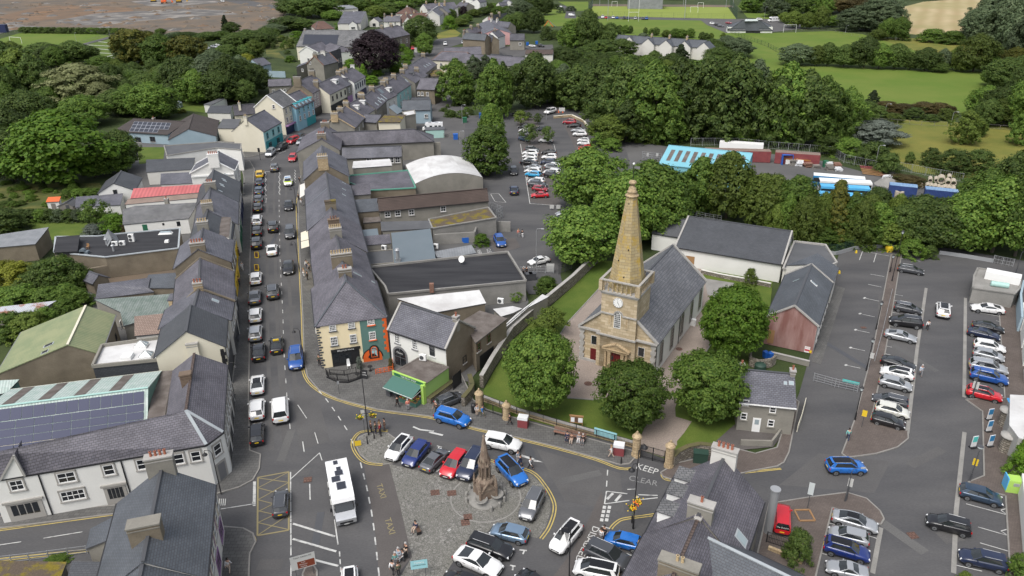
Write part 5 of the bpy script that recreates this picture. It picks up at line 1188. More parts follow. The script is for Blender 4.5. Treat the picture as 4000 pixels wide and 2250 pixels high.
chimney(h.ro,P(5,1680,590,5.2),Ve((0,1,0)),.6,.8,.8,1,'stucco','clay')
h=bL('black_flat_roofed_building','long black felt roofed building carrying air conditioners, vents and rooflights','building',[(5,545,1090,4.0),(5,560,935,4.0),(5,990,928,4.0),(5,1190,905,4.0),(5,1810,850,4.0),(5,1795,1050,4.0),(5,1060,1140,4.0)],'umber','felt',.18,'lead');BF=h
bL('roof_room','dark ribbed roof box at the garden end of the black flat roof','roof structure',[(5,575,940,5.2),(5,795,922,5.2),(5,775,1075,4.6),(5,548,1085,4.6)],'felt','felt',base=4.0)
h=hO('pyramid_vent','grey corrugated dormer-shaped roof hatch on the black flat roof','roof structure',(5,1130,950),(5,1090,868),5.3,.9,.9,4.2,roof='metal_grey',wall='black')
for x,y,nm,lb in((1160,1005,'air_conditioner','air conditioner beside the pyramid hatch, leftmost on the black roof'),(1235,1000,'air_conditioner','middle air conditioner of the three on the black roof'),(1330,965,'air_conditioner','tallest twin fan air conditioner on the black roof')):
 p=P(5,x,y+18,4.0);o=tH(nm,lb,'air conditioner',p,.1,'air conditioners on the black roof');hh=1.5 if x>1300 else.8;b=MB();b.box((0,0,.1),1.0,.42,hh);b.box((0,0,0),.9,.36,.1,0,1);b.mk('casing',['white','grey'],o,0,0)
 for k in range(2 if x>1300 else 1):f=MB();c=Ve((-.15,-.22,.5+k*.72));f.cyl(c,c-Ve((0,.03,0)),.30,.30,14);f.mk('fan','soot',o,0,0)
for x,y,lb in((1075,990,'round metal flue with cap beside the pyramid hatch'),(1145,1055,'round metal flue in front of the air conditioners')):
 p=P(5,x,y+20,4.0);b=MB();b.cyl(p,p+VZ(1.0),.2,.2,10);b.cyl(p+VZ(1.1),p+VZ(1.3),.38,.2,10);b.cyl(p+VZ(1.0),p+VZ(1.1),.08,.08,6);TB(b,'roof_flue','galv',p,lb,'flue','flues on the black roof')
p=P(5,855,1100,4.0);b=MB();b.box(p,1.5,.8,.5);b.cyl(p+Ve((-.3,-.4,.5)),p+Ve((-.3,.4,.5)),.5,.5,12);TB(b,'duct_cowl','zinc',p,'curved grey duct cowl at the garden end of the black roof','vent')
p=P(5,1665,900,4.0);b=MB();b.box(p,2.6,1.1,.35,.1,0,.75);b.box(p+VZ(.36),2.0,.8,.03,.1,1);TB(b,'rooflight',['white','glazing'],p,'wide domed rooflight on the black roof','rooflight','rooflights on the black roof')
p=P(5,1680,985,4.0);b=MB();b.box(p,.8,.8,.4,.1,0,.8);TB(b,'rooflight',['white'],p,'small square white rooflight on the black roof','rooflight','rooflights on the black roof')
p=P(5,888,1050,4.0);o=tH('chair','pale chair standing on the black flat roof','chair',p);Bx('seat','wood',o,(0,0,.42),.45,.45,.05);Bx('backrest','wood',o,(0,.21,.45),.45,.05,.5)
for i,j in((-1,-1),(1,-1),(1,1),(-1,1)):Bx('leg','wood',o,(i*.2,j*.2,0),.05,.05,.42)
h=bL('garage','grey roofed concrete block garage at the left edge','garage',[(5,-60,1045,3.3),(5,350,1008,3.3),(5,482,842,4.0),(5,0,915,4.0)],'umber','metal_grey')
wR('courtyard_wall','rough brown stone courtyard wall behind the terrace','wall',5,[(880,1380),(1330,1300),(1760,1240)],2.4,.5,'umber',None)
bL('slate_return','dark blue slate return roof at the foot of the stone courtyard','outbuilding',[(5,1500,1320,3.9),(5,1765,1300,4.1),(5,1775,1449,3.1),(5,1450,1449,3.1)],'umber','steel')
bL('slate_return','long grey slate lean-to left of the dark blue return roof','outbuilding',[(5,1000,1415,3.8),(5,1500,1350,3.9),(5,1480,1449,3.3),(9,1540,40,2.8),(9,975,110,2.7)],'umber','slate')
h=hO('stone_outhouse','little slate gabled outhouse in the courtyard shrubs','outbuilding',(5,990,1320),(5,900,1285),3.2,1.2,1.5,2.2,wall='umber',roof='slate')
bL('green_corrugated_shed','long low shed with patched grey green corrugated roof','shed',[(9,960,120,3.9),(9,1740,62,4.4),(9,1700,240,3.3),(9,1250,380,2.6),(9,1225,245,3.0)],'stucco','metal_greengrey')
bL('slate_back_return','slate roofed back return beside the cream gable','outbuilding',[(9,1690,130,5.2),(9,1720,60,5.2),(9,1990,70,6.6),(9,1900,110,6.2)],'sand','slate')
h=bL('pink_tiled_store','small store with pale pink tiled roof and white wall','outbuilding',[(9,1362,290,4.6),(9,1820,245,4.8),(9,1620,455,3.3),(9,1368,482,3.2)],'chalk','tile_pink')
h=bL('white_roofed_block','flat white roof with parapet and dark slate hung side','building',[(9,935,800,4.9),(9,1030,590,4.9),(9,1610,510,4.9),(9,1620,730,4.9)],'coal','bitumen',.45,'stucco');WB=h
for x,y,lb in((1425,590,'white pyramid roof lantern, the farther of the two on the white roof'),(1475,690,'white pyramid roof lantern, the nearer of the two on the white roof')):
 p=P(9,x,y,4.9);o=tH('roof_lantern',lb,'roof lantern',p,.12,'roof lanterns on the white roof');Bx('kerb','white',o,(0,0,0),1.6,1.3,.35);Bx('glazing','glazing',o,(0,0,.35),1.6,1.3,.6,0,0,.12);b=MB()
 for i in(-1,0,1):
  for j in(-1,1):b.bar((i*.8,j*.65,.37),(i*.1,j*.08,.97),.06,.06);b.bar((j*.8,i*.65,.37),(j*.1,i*.08,.97),.06,.06)
 b.mk('glazing_bars','white',o,0,0)
p=P(9,1285,700,4.9);b=MB();b.box(p,1.3,1.4,.5,.1);TB(b,'roof_hatch','white',p,'plain white hatch box on the white roof','hatch')
h=hO('green_barn','big old shed with mossy green corrugated roof and bare brown concrete gable','shed',(9,682,570),(9,862,182),6.6,(9,-30,880),(9,1010,625),3.8,4.6,wall='umber',roof='metal_green',rG='cream',gut='grey')
win(h,'R',9,1165,490,.6,.9,nx=1,ny=1,frame='black',sill=None);win(h,'R',9,1212,360,.7,1.0,nx=1,ny=1);sK(h,'L',9,490,570,.8,1.4,'lead','black');sK(h,'L',9,452,640,.8,1.0,'lead','black')
pN(h,'R',0.2,4.4,'chalk',0,.35,'white_wall')
bL('rusty_shed','low shed with silver and rust striped corrugated roof behind the hedge','shed',[(9,-60,200,2.6),(9,555,132,2.8),(9,390,232,2.3),(9,-60,270,2.2)],'stucco','metal_rust')
# blue bungalow with solar panels
h=hO('bungalow','pale blue bungalow wing with dark tiles and a block of solar panels','bungalow',(1,1345,1195),(1,1880,1225),4.7,4.2,(1,1290,1330),3.0,wall='sky',roof='tile_dark',rG='tile_dark');BG=h
p_,n_=h.pl['R']
for x,y,w in((1390,1405,1.9),(1535,1400,1.7)):wW(h.ro,oP(p_,n_,1,x,y),n_,w,1.4,nx=2,ny=1,frame='soot')
b=MB();nz=(h.R*h.kr+VZ(1)).normalized();o_=Ve((h.a.x,h.a.y,h.hr+.1))
def pv(x,y):return oP(o_,nz,1,x,y)
A0,A1,A3=pv(1352,1222),pv(1722,1238),pv(1298,1322)
for i in range(8):
 for j in range(3):
  if j==2 and i>5 or(j==1 and i>7):continue
  e1,e2=(A1-A0)/8,(A3-A0)/3;q_=[A0+e1*(i+.06)+e2*(j+.06),A0+e1*(i+.94)+e2*(j+.06),A0+e1*(i+.94)+e2*(j+.94),A0+e1*(i+.06)+e2*(j+.94)];q2=[A0+e1*i+e2*j,A0+e1*(i+1)+e2*j,A0+e1*(i+1)+e2*(j+1),A0+e1*i+e2*(j+1)]
  for qq,m,z in((q2,1,.06),(q_,0,.08)):
   qq=[v+nz*z for v in qq]
   if(qq[1]-qq[0]).cross(qq[2]-qq[1]).z<0:qq.reverse()
   b.poly(qq,m)
b.mk('solar_panels',['solar_black','solar_frame'],h.ro);sT(h,.38,.6,.8,.5,1,'russet')
h=hO('bungalow','pale blue gabled cross wing of the bungalow with brown tiled roof','bungalow',(1,1895,1300),(1,1945,1145),5.6,(1,1690,1430),(1,2160,1410),3.0,wall='sky',roof='tile_dark',rG='tile_dark')
# -- main street, right side
SR='houses along the right side of the main street'
hr_=10.6;fa=P(10,955,332,7.0);ax=P(6,905,1380,hr_);bx_=P(6,868,1200,hr_)
hd=(bx_-ax);hd.z=0;hd.normalize();hipd=abs((fa-ax).dot(hd))
h=hO('corner_house','three storey corner building, half pale yellow and half dark green, under a hipped slate roof','building',Ve((ax.x,ax.y,0)),Ve((bx_.x,bx_.y,0)),hr_,(10,602,380),(10,1308,287),7.0,wall='render_yellow',roof='plum',hip=(hipd,0),rG='steel',over=.15);CH=h
sT(h,.42,.8,1.9,.8,2,'umber','clay',.1);sK(h,'R',6,1020,1310,.5,1.5,'galv');sK(h,'R',6,1180,1388,.5,.6)
p_,n_=h.pl['A'];AL,AR=h.AL,h.AR
ta=max(0.3,min(.9,((oP(p_,n_,10,1040,330)-AL).dot(AR-AL))/(AR-AL).length_squared))
pN(h,'A',0,6.92,'render_green',ta,1.0,'green_front',.03)
QX=(AR-AL).normalized()
b=MB();g2=MB()
for k in range(12):
 w=.62 if k%2 else.34;b.poly([AR-QX*w+n_*.05+VZ(1.2+k*.47),AR+n_*.05+VZ(1.2+k*.47),AR+n_*.05+VZ(1.2+k*.47+.46),AR-QX*w+n_*.05+VZ(1.2+k*.47+.46)])
 w=.55 if k%2 else.32;g2.poly([AL+n_*.04+VZ(2.2+k*.4),AL+QX*w+n_*.04+VZ(2.2+k*.4),AL+QX*w+n_*.04+VZ(2.2+k*.4+.26),AL+n_*.04+VZ(2.2+k*.4+.26)])
for k in range(5):
 w=.55 if k%2 else.32;g2.poly([AL+n_*.041+VZ(.1+k*.4),AL+QX*w+n_*.041+VZ(.1+k*.4),AL+QX*w+n_*.041+VZ(.1+k*.4+.3),AL+n_*.041+VZ(.1+k*.4+.3)])
b.mk('orange_quoins','orange',h.ro);g2.mk('black_quoins','soot',h.ro)
for x,y,w,hh,s in((770,398,.80,.80,'soot'),(960,370,.78,.80,'soot'),(785,530,.82,1.25,'soot'),(977,503,.78,1.2,'soot'),(1155,338,.82,.75,'orange'),(1170,475,.78,1.15,'orange')):wW(h.ro,oP(p_,n_,10,x,y)+n_*.04,n_,w,hh,nx=4,ny=3,sill=s)
b=MB();sp_=oP(p_,n_,10,905,690);rC(b,sp_+VZ(-.1),n_,3.9,2.5,0,.05);rC(b,oP(p_,n_,10,900,612),n_,4.1,.42,0,.16)
for x in(805,872,935):rC(b,oP(p_,n_,10,x,700),n_,.78,1.55,1,.07)
b.mk('shopfront',['black','glass'],h.ro);tx=QX;text('BELLA JO Home',.34,'white',oP(p_,n_,10,900,615)+n_*.18,tx,(0,0,1),h.ro,ext=.002)
aW(oP(p_,n_,10,1188,635)+n_*.04,n_,.75,1.55,'orange','aqua',h.ro,'arched_window',2,3,'black')
b=MB();c=oP(p_,n_,10,1185,795);c.z=.75
for r0,r1,m,o_ in((0,1.35,0,.06),(1.35,1.5,1,.08),(0,.62,1,.1)):
 for i in range(16):
  a0,a1=pi*i/16,pi*(i+1)/16;b.poly([c+n_*o_+QX*cos(a)*r_+VZ(sin(a)*r_)for r_,a in((r0+.001,a0),(r1,a0),(r1,a1),(r0+.001,a1))],m)
rC(b,c-VZ(.3),n_,2.7,.8,0,.05);b.mk('arched_entrance',['orange','black'],h.ro)
pN(h,'L',0,2.8,'navy',.02,.98);gW(h,'L',5.6,(.2,.5,.8),.85,1.2)
b=MB();q0=P(10,590,560)
def rterr(lB,A,B,hr,L,R,e,roof='plum',wall='stucco',**kw):
 sf=kw.pop('shop','soot');w2=kw.pop('w2','ivory');hh=hO('terrace_house',lB,'house',A,B,hr,L,R,e,wall=wall,roof=roof,group=SR,**kw)
 pN(hh,'L',0,2.8,sf,.03,.97);pN(hh,'L',2.85,e-.15,w2,0,1,'painted_front',.03);gW(hh,'L',e*.72,(.2,.5,.8),.85,1.35);gW(hh,'R',e*.7,(.3,.72),.8,1.0);return hh
h=rterr('terraced house with an eight pot stack next to the corner building',(6,868,1190),(6,806,925),10.0,(6,549,1050),(6,1112,1150),6.4,roof='plum',shop='green',w2='chalk');sT(h,.06,.8,3.2,1.2,8,'umber','buff')
h=rterr('terraced house with two stacks, one with six buff pots and one of dark brick',(6,806,925),(6,757,670),9.8,(6,535,830),(6,1050,860),6.3,roof='plum',shop='yellow');sT(h,.05,.8,2.0,1.2,6,'stucco','buff');sT(h,.42,.8,1.9,1.0,3,'russet','brick',cap='russet')
h=rterr('slate terraced house with lichen stained stack and a pale blue strip across its roof',(6,757,670),(6,702,283),9.6,(6,512,640),(6,985,600),6.2,roof='slate',shop='navy');sT(h,.08,.8,2.0,1.2,0,'umber',cap='moss')
b=MB();kk=h.kl
for t,wd in((.55,.28),):
 c0=h.a.lerp(h.c,t);f=lambda u,s:c0+h.d*u-h.R*s+VZ(h.hr-s*kk+.13);q_=[f(0,0),f(wd,0),f(wd,h.Lw),f(0,h.Lw)]
 if(q_[1]-q_[0]).cross(q_[2]-q_[1]).z<0:q_.reverse()
 b.poly(q_)
b.mk('roof_flashing','zinc',h.ro)
for y in(390,455,510):sK(h,'R',6,885,y,.5,.8)
h=rterr('taller brown gabled house with pale streaked slates and a broad stack',(6,673,191),(6,660,15),11.2,(6,485,325),(6,922,290),7.8,roof='slate',wall='umber',shop='black',w2='chalk');sT(h,.02,.9,2.2,1.4,5,'sand','buff')
SF='houses at the far bend of the main street'
def fH(lB,A,B,hr,L,R,e,roof='plum',wall='stucco',wn=(),name='terrace_house',cat='house',**kw):
 st=kw.pop('st',());hh=hO(name,lB,cat,A,B,hr,L,R,e,wall=wall,roof=roof,**kw)
 for s in st:sT(hh,*s)
 for w in wn:gW(hh,*w[:3],*w[3:5],**(w[5]if len(w)>5 else{}))
 return hh
B4=(.8,1.8,1.1,4,'umber','buff')
fH('slate house with broad stack where the street bends behind the brown gable',(2,655,1400),(2,700,1255),9.2,(2,490,1340),(2,880,1310),6.2,st=((.1,.8,2.2,1.0,4),(.9,.8,2.2,1.0,3)),group=SF)
fH('brown slated house with orange brick party wall and stack at the bend',(2,790,1170),(2,900,1070),9.0,4.0,(2,1080,1190),5.6,roof='plum',st=((0,.8,2.0,.9,4,'sand','buff'),(.5,.8,1.8,.9,3,'umber','buff')),cO='sand',wn=(('R',4,(.4,.8),.8,1.1),),group=SF)
h=fH('house with two white dormers and cream end wall at the bend',(2,900,1070),(2,1060,975),9.0,4.0,(2,1205,1090),5.6,wall='cream',st=((.05,*B4),(.95,*B4)),wn=(('R',3.6,(.3,.7),.7,1.0),),group=SF)
def EA(a,c,e,w):
 p,q_=P(*a,e),P(*c,e);d_=(q_-p).normalized();v=Ve((-d_.y,d_.x,0))*w;return dn(p+v),dn(q_+v)
def dO(h,side,t,s,w,ln,hh,wallm='white',roofm='bitumen'):
 out=h.R*(1 if side=='R' else-1);k=h.kr if side=='R' else h.kl;c=h.a.lerp(h.c,t)+out*(s-ln/2);z=h.hr-s*k
 b=MB();b.box((c.x,c.y,z-.1),w,ln,hh,atan2(h.d.y,h.d.x),0);b.box((c.x,c.y,z+hh-.1),w+.25,ln+.25,.12,atan2(h.d.y,h.d.x),1);o=b.mk('dormer',[wallm,roofm],h.ro)
 f=c+out*(ln/2+.01);wW(h.ro,Ve((f.x,f.y,z+hh*.5)),out,w*.62,hh*.5,nx=2,ny=1,sill=None);return o
dO(h,'R',.3,2.6,1.5,1.8,1.4);dO(h,'R',.75,2.4,1.5,1.8,1.4)
h=fH('house with a scatter of bright roof windows on its rear slope',(2,1062,990),(2,1170,905),9.0,4.0,(2,1285,1030),5.6,st=((.05,*B4),(.95,*B4)),group=SF)
for x,y in((1215,1045),(1245,1022),(1275,1000),(1318,952),(1300,985),(1240,990),(1270,960)):sK(h,'R',2,x,y,.9,1.4,'lead')
h=fH('house with pale blue glazed roof strip and white dormer',(2,1175,900),(2,1290,848),9.0,4.0,(2,1400,960),5.6,wall='chalk',st=((.9,*B4),),wn=(('R',3.6,(.3,.7),.7,1.0),),group=SF);sK(h,'R',2,1255,915,2.2,2.2,'zinc','zinc');dO(h,'R',.85,2.9,2.4,2.2,1.5)
h=fH('long slate house with pale blue rendered end at the top of the bend',(2,1290,840),(2,1445,748),9.2,4.2,(2,1540,855),5.8,wall='jade',st=((.1,*B4),(.6,*B4)),wn=(('R',4,(.25,.5,.75),.8,1.2),('R',1.6,(.25,.5,.75),.8,1.2)),group=SF);sK(h,'R',2,1515,812,.8,1.4)
h=fH('slate house stepping up the hill with small grey dormer',(2,1455,745),(2,1530,690),8.8,4,(2,1640,800),5.6,st=((.2,*B4),),group=SF);dO(h,'R',.6,3.0,1.8,2,1.3,'slate','ash')
h=fH('long slate roofed house with four roof windows higher up the street',(2,1500,690),(2,1690,562),9.0,4.0,(2,1740,705),5.6,wn=(('R',3.8,(.2,.4,.6,.8),.8,1.2),),st=((.02,*B4),(.95,*B4)),group=SF)
for x,y in((1700,668),(1725,655),(1748,642),(1640,715)):sK(h,'R',2,x,y,.8,1.3)
# left side of the far street
h=fH('cream gabled house with turquoise shopfront on the far street corner',*EA((2,70,1325),(2,250,1228),6.0,4.6),9.4,4.6,4.6,6.0,wall='cream',roof='slate',name='corner_shop',cat='shop',st=((.0,.6,.9,.8,2,'cream','buff'),),group=SF)
pN(h,'R',0,5.8,'jade',0,1,'painted_front',.04);pN(h,'R',.1,2.9,'teal',.05,.98,'shopfront',.08);gW(h,'R',4.4,(.18,.5,.8),1.0,1.5,frame='teal');gW(h,'R',1.4,(.25,.7),2.0,1.8,nx=3,ny=1,frame='teal',sill=None)
h=fH('tall white three storey gabled house with a blue shop canopy',*EA((2,268,1085),(2,398,1022),8.4,4.6),12.0,4.6,4.6,8.4,wall='cream',roof='slate_old',cO='white',group=SF,wn=(('R',7.1,(.2,.5,.8),.9,1.5),('R',4.3,(.2,.5,.8),.9,1.5)));win(h,'A',2,177,1072,.7,1.0,nx=1);pN(h,'R',0,2.6,'navy',.03,.97);pN(h,'R',2.6,2.95,'purple',0,1,'canopy',1.0)
h=fH('pale blue house with a row of ornate little dormers',*EA((2,400,1092),(2,578,1012),7.0,4.4),10.2,4.4,4.4,7.0,wall='azure',roof='plum',cO='brick',group=SF,wn=(('R',6.0,(.15,.4,.65,.9),.9,1.5,{'frame':'aqua'}),('R',3.6,(.15,.4,.65,.9),.9,1.4)))
for i in range(5):dO(h,'R',.1+.2*i,h.Rw-.1,1.1,1.4,1.3,'azure','teal')
pN(h,'R',0,2.6,'teal',.5,1.0)
h=fH('mauve rendered house with white framed sash windows and two tall stacks',*EA((2,565,936),(2,718,860),8.0,4.8),11.6,4.8,4.8,8.0,wall='umber',roof='plum',group=SF,st=((.02,.9,2.6,1.6,6,'umber','black'),(.95,.9,2.0,1.6,4,'umber','black')),wn=(('R',6.6,(.12,.3,.5,.7,.88),.9,1.6),('R',4.2,(.12,.3,.5,.7,.88),.9,1.6)));pN(h,'R',2.75,7.9,'render_mauve',0,1,'painted_front',.04);pN(h,'R',0,2.7,'black')
h=fH('cream terraced pair with white boxed dormer',*EA((2,738,950),(2,905,868),6.4,4.4),9.6,4.4,4.4,6.4,wall='cream',roof='plum',group=SF,st=((.0,*B4),),wn=(('R',4.6,(.15,.4,.65,.9),.9,1.5,{'frame':'black'}),));pN(h,'R',0,2.6,'black');dO(h,'R',.8,2.6,2.6,2.4,1.6)
h=fH('grey house with pointed dormer between the cream pair and the white house',*EA((2,908,867),(2,985,830),6.4,4.4),9.6,4.4,4.4,6.4,wall='stucco',roof='slate',group=SF,st=((.6,*B4),),wn=(('R',4.6,(.3,.7),.9,1.5),));pN(h,'R',0,2.6,'purple');dO(h,'R',.6,3.6,1.4,2,1.6,'slate','slate')
h=fH('white house with dark arched window surrounds at the end of the visible terrace',*EA((2,985,832),(2,1097,766),6.8,4.6),10.0,4.6,4.6,6.8,wall='chalk',roof='plum',group=SF,st=((.1,*B4),(.35,*B4),(1,.7,1.5,.9,0,'chalk','buff')),wn=(('R',5.0,(.12,.3,.5,.7,.9),.9,1.6,{'frame':'navy'}),));pN(h,'R',0,2.8,'navy')
fH('low grey house behind the mauve house',(2,125,800),(2,350,790),5.6,3.0,(2,240,862),3.6,roof='plum',wn=(('R',1.8,(.2,.7),.9,.9),),name='house')
fH('pale blue gabled cottage with blue yard wall',(2,70,578),(2,-40,600),7.4,4,(2,-10,640),5.0,wall='sky',roof='slate',name='cottage',wn=(('A',4,(.3,.7),.8,1.1),))
wR('yard_wall','pale blue rendered yard wall beside the gabled cottage','wall',2,[(130,775),(300,780)],2.6,.4,'sky',None)
h=fH('tall beige rendered house with blank gable and red trimmed verge',(2,588,566),(2,735,530),10.4,(2,495,650),(2,735,640),7.0,wall='stucco',roof='slate',cO='brick',name='house',st=((.05,.8,2,1.0,4,'umber','black'),(.6,.8,2,1.2,0,'ivory','buff')));win(h,'A',2,545,632,.7,1.1,nx=1);win(h,'A',2,468,705,.8,1.0)
bL('annex','beige side annex with one white window on the tall rendered house','house',[(2,405,680,5),(2,500,640,5.6),(2,520,620,5.6),(2,430,655,5)],'stucco','slate')
fH('row of bay fronted stone Victorian houses with gabled dormers',(2,735,530),(2,850,490),10.2,4.5,(2,860,560),7.2,wall='sand',roof='slate',name='victorian_houses',wn=(('R',5.6,(.1,.3,.5,.7,.9),.9,1.5),('R',2.4,(.1,.3,.5,.7,.9),.9,1.5)))
h=fH('white classical hall with pedimented end and hipped grey roof',(2,505,468),(2,690,405),8.6,(2,405,535),(2,640,520),6.0,wall='chalk',roof='plum',name='hall',cat='hall',cO='white',wn=(('A',2.5,(.45,.62,.8),1.0,1.6),))
fH('grey slate side wing of the white hall',(2,660,410),(2,860,465),8.0,5,(2,800,545),5.6,wall='chalk',roof='plum',name='hall_wing',cat='hall',hip=(0,2))
h=fH('large church hall with faded green grey slates and a black solar array',(2,480,302),(2,1170,308),13.0,7,(2,820,470),6.6,wall='cream',roof='slate_old',name='church_hall',cat='hall',st=((.02,.9,.9,.6,0),))
b=MB();nz=(h.R*h.kr+VZ(1)).normalized();o_=Ve((h.a.x,h.a.y,h.hr+.1));q_=[oP(o_,nz,2,x,y)+nz*.12 for x,y in((488,347),(833,352),(812,455),(468,448))]
if(q_[1]-q_[0]).cross(q_[2]-q_[1]).z<0:q_.reverse()
b.poly(q_)
for i in range(4):b.poly([q_[i]-nz*.12,q_[(i+1)%4]-nz*.12,q_[(i+1)%4],q_[i]])
b.mk('solar_array','solar_black',h.ro);gW(h,'R',5.2,(.55,.62,.7,.78,.86),2.6,1.4,nx=2,ny=1,frame='soot')
fH('dark stone Victorian house with steep slate gables behind the copper beech',(2,1190,300),(2,1430,255),11.5,5,(2,1330,390),7.2,wall='rubbly',roof='plum',name='stone_house',st=((.3,*B4),(.7,*B4)),wn=(('R',4.4,(.3,.6,.85),1.1,2.0),('B',4.4,(.3,.7),1.1,2.0)))
fH('dark gabled front of the stone Victorian house',(2,1465,262),(2,1375,270),11.2,4,4,7.2,wall='rubbly',roof='plum',name='stone_house',wn=(('A',5,(.5,),1.4,2.2),('A',2,(.5,),1.4,2.2)))
# houses on the hill, far off
HG='houses among the trees at the top of the photo'
def far(lB,A,B,hr,L,R,e,wall,roof,**kw):return fH(lB,A,B,hr,L,R,e,roof=roof,wall=wall,name=kw.pop('nm','house'),group=HG,**kw)
h=far('white detached house with tall grey roof and small front gable',(2,885,118),(2,1105,115),9.5,5,(2,990,235),4.4,'ivory','slate',st=((.45,.7,.9,.8,1,'chalk','buff'),),wn=(('R',2.4,(.7,.85),1.4,1.3),('B',5,(.5,),1.0,1.2)))
far('front gable of the white detached house',(2,970,215),(2,970,170),6,2.6,2.6,4,'chalk','slate',wn=(('A',2,(.5,),2.4,1.3),))
far('brown tiled hipped bungalow',(2,620,215),(2,680,212),5.8,5,(2,640,295),2.8,'ivory','tile_red',hip=(4,4),wn=(('R',1.6,(.7,.85),1.2,1.0),),nm='bungalow')
far('cream gabled cottage with dark garage door',(2,1185,182),(2,1230,170),5.6,(2,1145,218),(2,1255,215),3.2,'ivory','slate',wn=(('A',1.4,(.5,),2.0,1.6,{'frame':'soot'}),),nm='cottage')
far('pale house with red ridge and pointed dormers',(2,1285,160),(2,1450,158),8.5,4.5,(2,1360,215),5.4,'ivory','slate',st=((.05,*B4),(.5,.8,1.2,1.2,2,'sand','buff')),rG='brick',wn=(('R',4.2,(.3,.7),.9,1.2),))
far('white house with steep white gable and brown tiles',(2,1520,172),(2,1500,110),9,(2,1470,215),(2,1575,215),5.5,'chalk','tile_red',st=((.5,.8,1.2,.8,2,'sand','buff'),),wn=(('A',3.5,(.5,),1.0,1.2),))
far('brown pyramid roofed house',(2,1520,70),(2,1540,70),8.5,6,(2,1520,140),5,'chalk','tile_red',hip=(5,5),st=((.0,.8,1.2,.8,2,'chalk','buff'),))
far('long brown tiled villa with buff stacks',(2,1590,130),(2,1740,130),8,4.5,(2,1650,190),5.4,'chalk','tile_red',st=((0,.9,1.2,1.2,3,'sand','buff'),(.5,.9,1.2,1.2,3,'sand','buff')))
far('white semi-detached house with slate roof and white verge',(2,1770,110),(2,1850,50),9.5,(2,1735,120),(2,1830,180),6.0,'ivory','slate',st=((.9,.9,1.3,1.4,4,'sand','buff'),),cO='white',wn=(('A',3.5,(.5,),1,1.2),('R',4,(.3,.7),1.2,1.6)))
far('grey semi-detached house beyond the white one',(2,1860,75),(2,1930,40),9.5,5,(2,1930,130),6.0,'stucco','slate',st=((.5,.9,1.3,1.4,4,'sand','buff'),),wn=(('R',4,(.3,.7),1.2,1.6),))
far('wide slate house with three buff stacks',(2,1680,40),(2,1990,20),9.5,6,(2,1900,85),6,'ivory','plum',st=((.1,.9,1.3,1.4,4,'sand','buff'),(.4,.9,1.3,1.4,4,'sand','buff'),(.7,.9,1.3,1.4,4,'sand','buff')))
far('tall white house with many sash windows at the top edge',(2,2120,-15),(2,2190,-25),9,5,(2,2180,20),7,'chalk','slate',wn=(('R',5,(.2,.5,.8),1.1,1.6),('R',2.5,(.2,.5,.8),1.1,1.6)))
far('white gabled house at the top edge',(2,2220,-8),(2,2290,-20),9,5,(2,2260,25),6.5,'chalk','slate',wn=(('R',4,(.3,.7),1.1,1.6),))
far('slate terrace with pale render',(2,2050,20),(2,2140,30),8,5,(2,2110,70),5.4,'stucco','plum',st=((.5,*B4),))
far('low pale modern house with flat monopitch roof',(2,780,60),(2,960,50),5,4,(2,880,92),3.6,'ivory','metal_grey',nm='bungalow')
far('white gabled house at the upper right of the town',(2,2540,5),(2,2520,-20),8,4,4,5,'chalk','slate',wn=(('A',3.6,(.4,.7),.8,1.0),))
far('pale house with grey roof beside the white gable',(2,2440,25),(2,2520,20),7,4,(2,2480,52),5,'ivory','slate')
h=far('pink rendered gabled house',(2,2345,200),(2,2420,290),8.5,(2,2230,275),(2,2430,200),6,'render_pink','slate',st=((0,.9,1.2,1.4,2,'render_pink','buff'),))
far('grey rendered house with blank wall behind the pink one',(2,2370,205),(2,2560,225),9.5,4,(2,2460,255),7,'stucco','slate',st=((0,.9,1.3,1.2,3,'ivory','buff'),(.3,.9,1.3,1.2,3,'ivory','buff')))
far('big blank brown rendered house with blue grey slates',(2,2095,330),(2,2320,345),10.5,4,(2,2200,395),8.0,'umber','steel',st=((0,.8,1.4,1,3),))
far('narrow brown house beside the big blank one',(2,2345,345),(2,2385,360),9.6,3,(2,2370,395),7.4,'umber','slate')
far('white gabled house behind the brown ones',(2,2445,300),(2,2370,320),8.6,3.4,3.4,6.0,'chalk','slate',st=((.6,.8,1.2,1,2),))
far('row of slate roofs with roof windows by the upper road',(2,1890,480),(2,2260,470),7.6,4,(2,2200,545),5.0,'stucco','plum')
h=far('cream hipped house with white sash windows',(2,1870,520),(2,2130,528),8.8,4,(2,1990,612),6.0,'cream','plum',hip=(2.5,2),rG='brick',wn=(('R',4.0,(.25,.9),.9,1.6),))
h=far('long cream house end behind the tall dark trees',(2,2130,545),(3,150,580),8.8,4,(3,60,668),6.0,'cream','plum',wn=(('R',4.0,(.62,.75,.88,.97),.9,1.4),('R',1.7,(.62,.75,.88,.97),.9,1.4)))
far('brown rendered back house with dark slates',(2,1660,785),(2,1835,790),8.2,3,(2,1740,900),5.2,'umber','plum',wn=(('R',3.6,(.1,.3,.6),.8,1.2),))
far('slate roofed back return with blue doors and pale blue gable',(2,1475,1010),(2,1755,1005),6.8,3,(2,1640,1105),4.4,'sky','steel',wn=(('R',2.4,(.85,),1.0,1.0),))
far('pair of grey back houses',(3,-20,340),(3,125,340),8.0,4,(3,40,390),5.6,'stucco','slate',wn=(('R',3,(.7,),1.2,1.2),))
far('long low pale building with brown roof by the blue bins',(3,140,500),(3,415,500),5.6,3,(3,280,545),4.2,'ivory','tile_brown')
h=far('mossy topped cream rounded block with satellite dish',(2,1290,1160),(2,1500,1160),5.4,1.5,(2,1400,1230),5.2,'cream','moss')
far('grey slate back building beside the rounded cream block',(2,1095,1150),(2,1260,1160),6.0,2,(2,1180,1230),4.6,'stucco','slate')
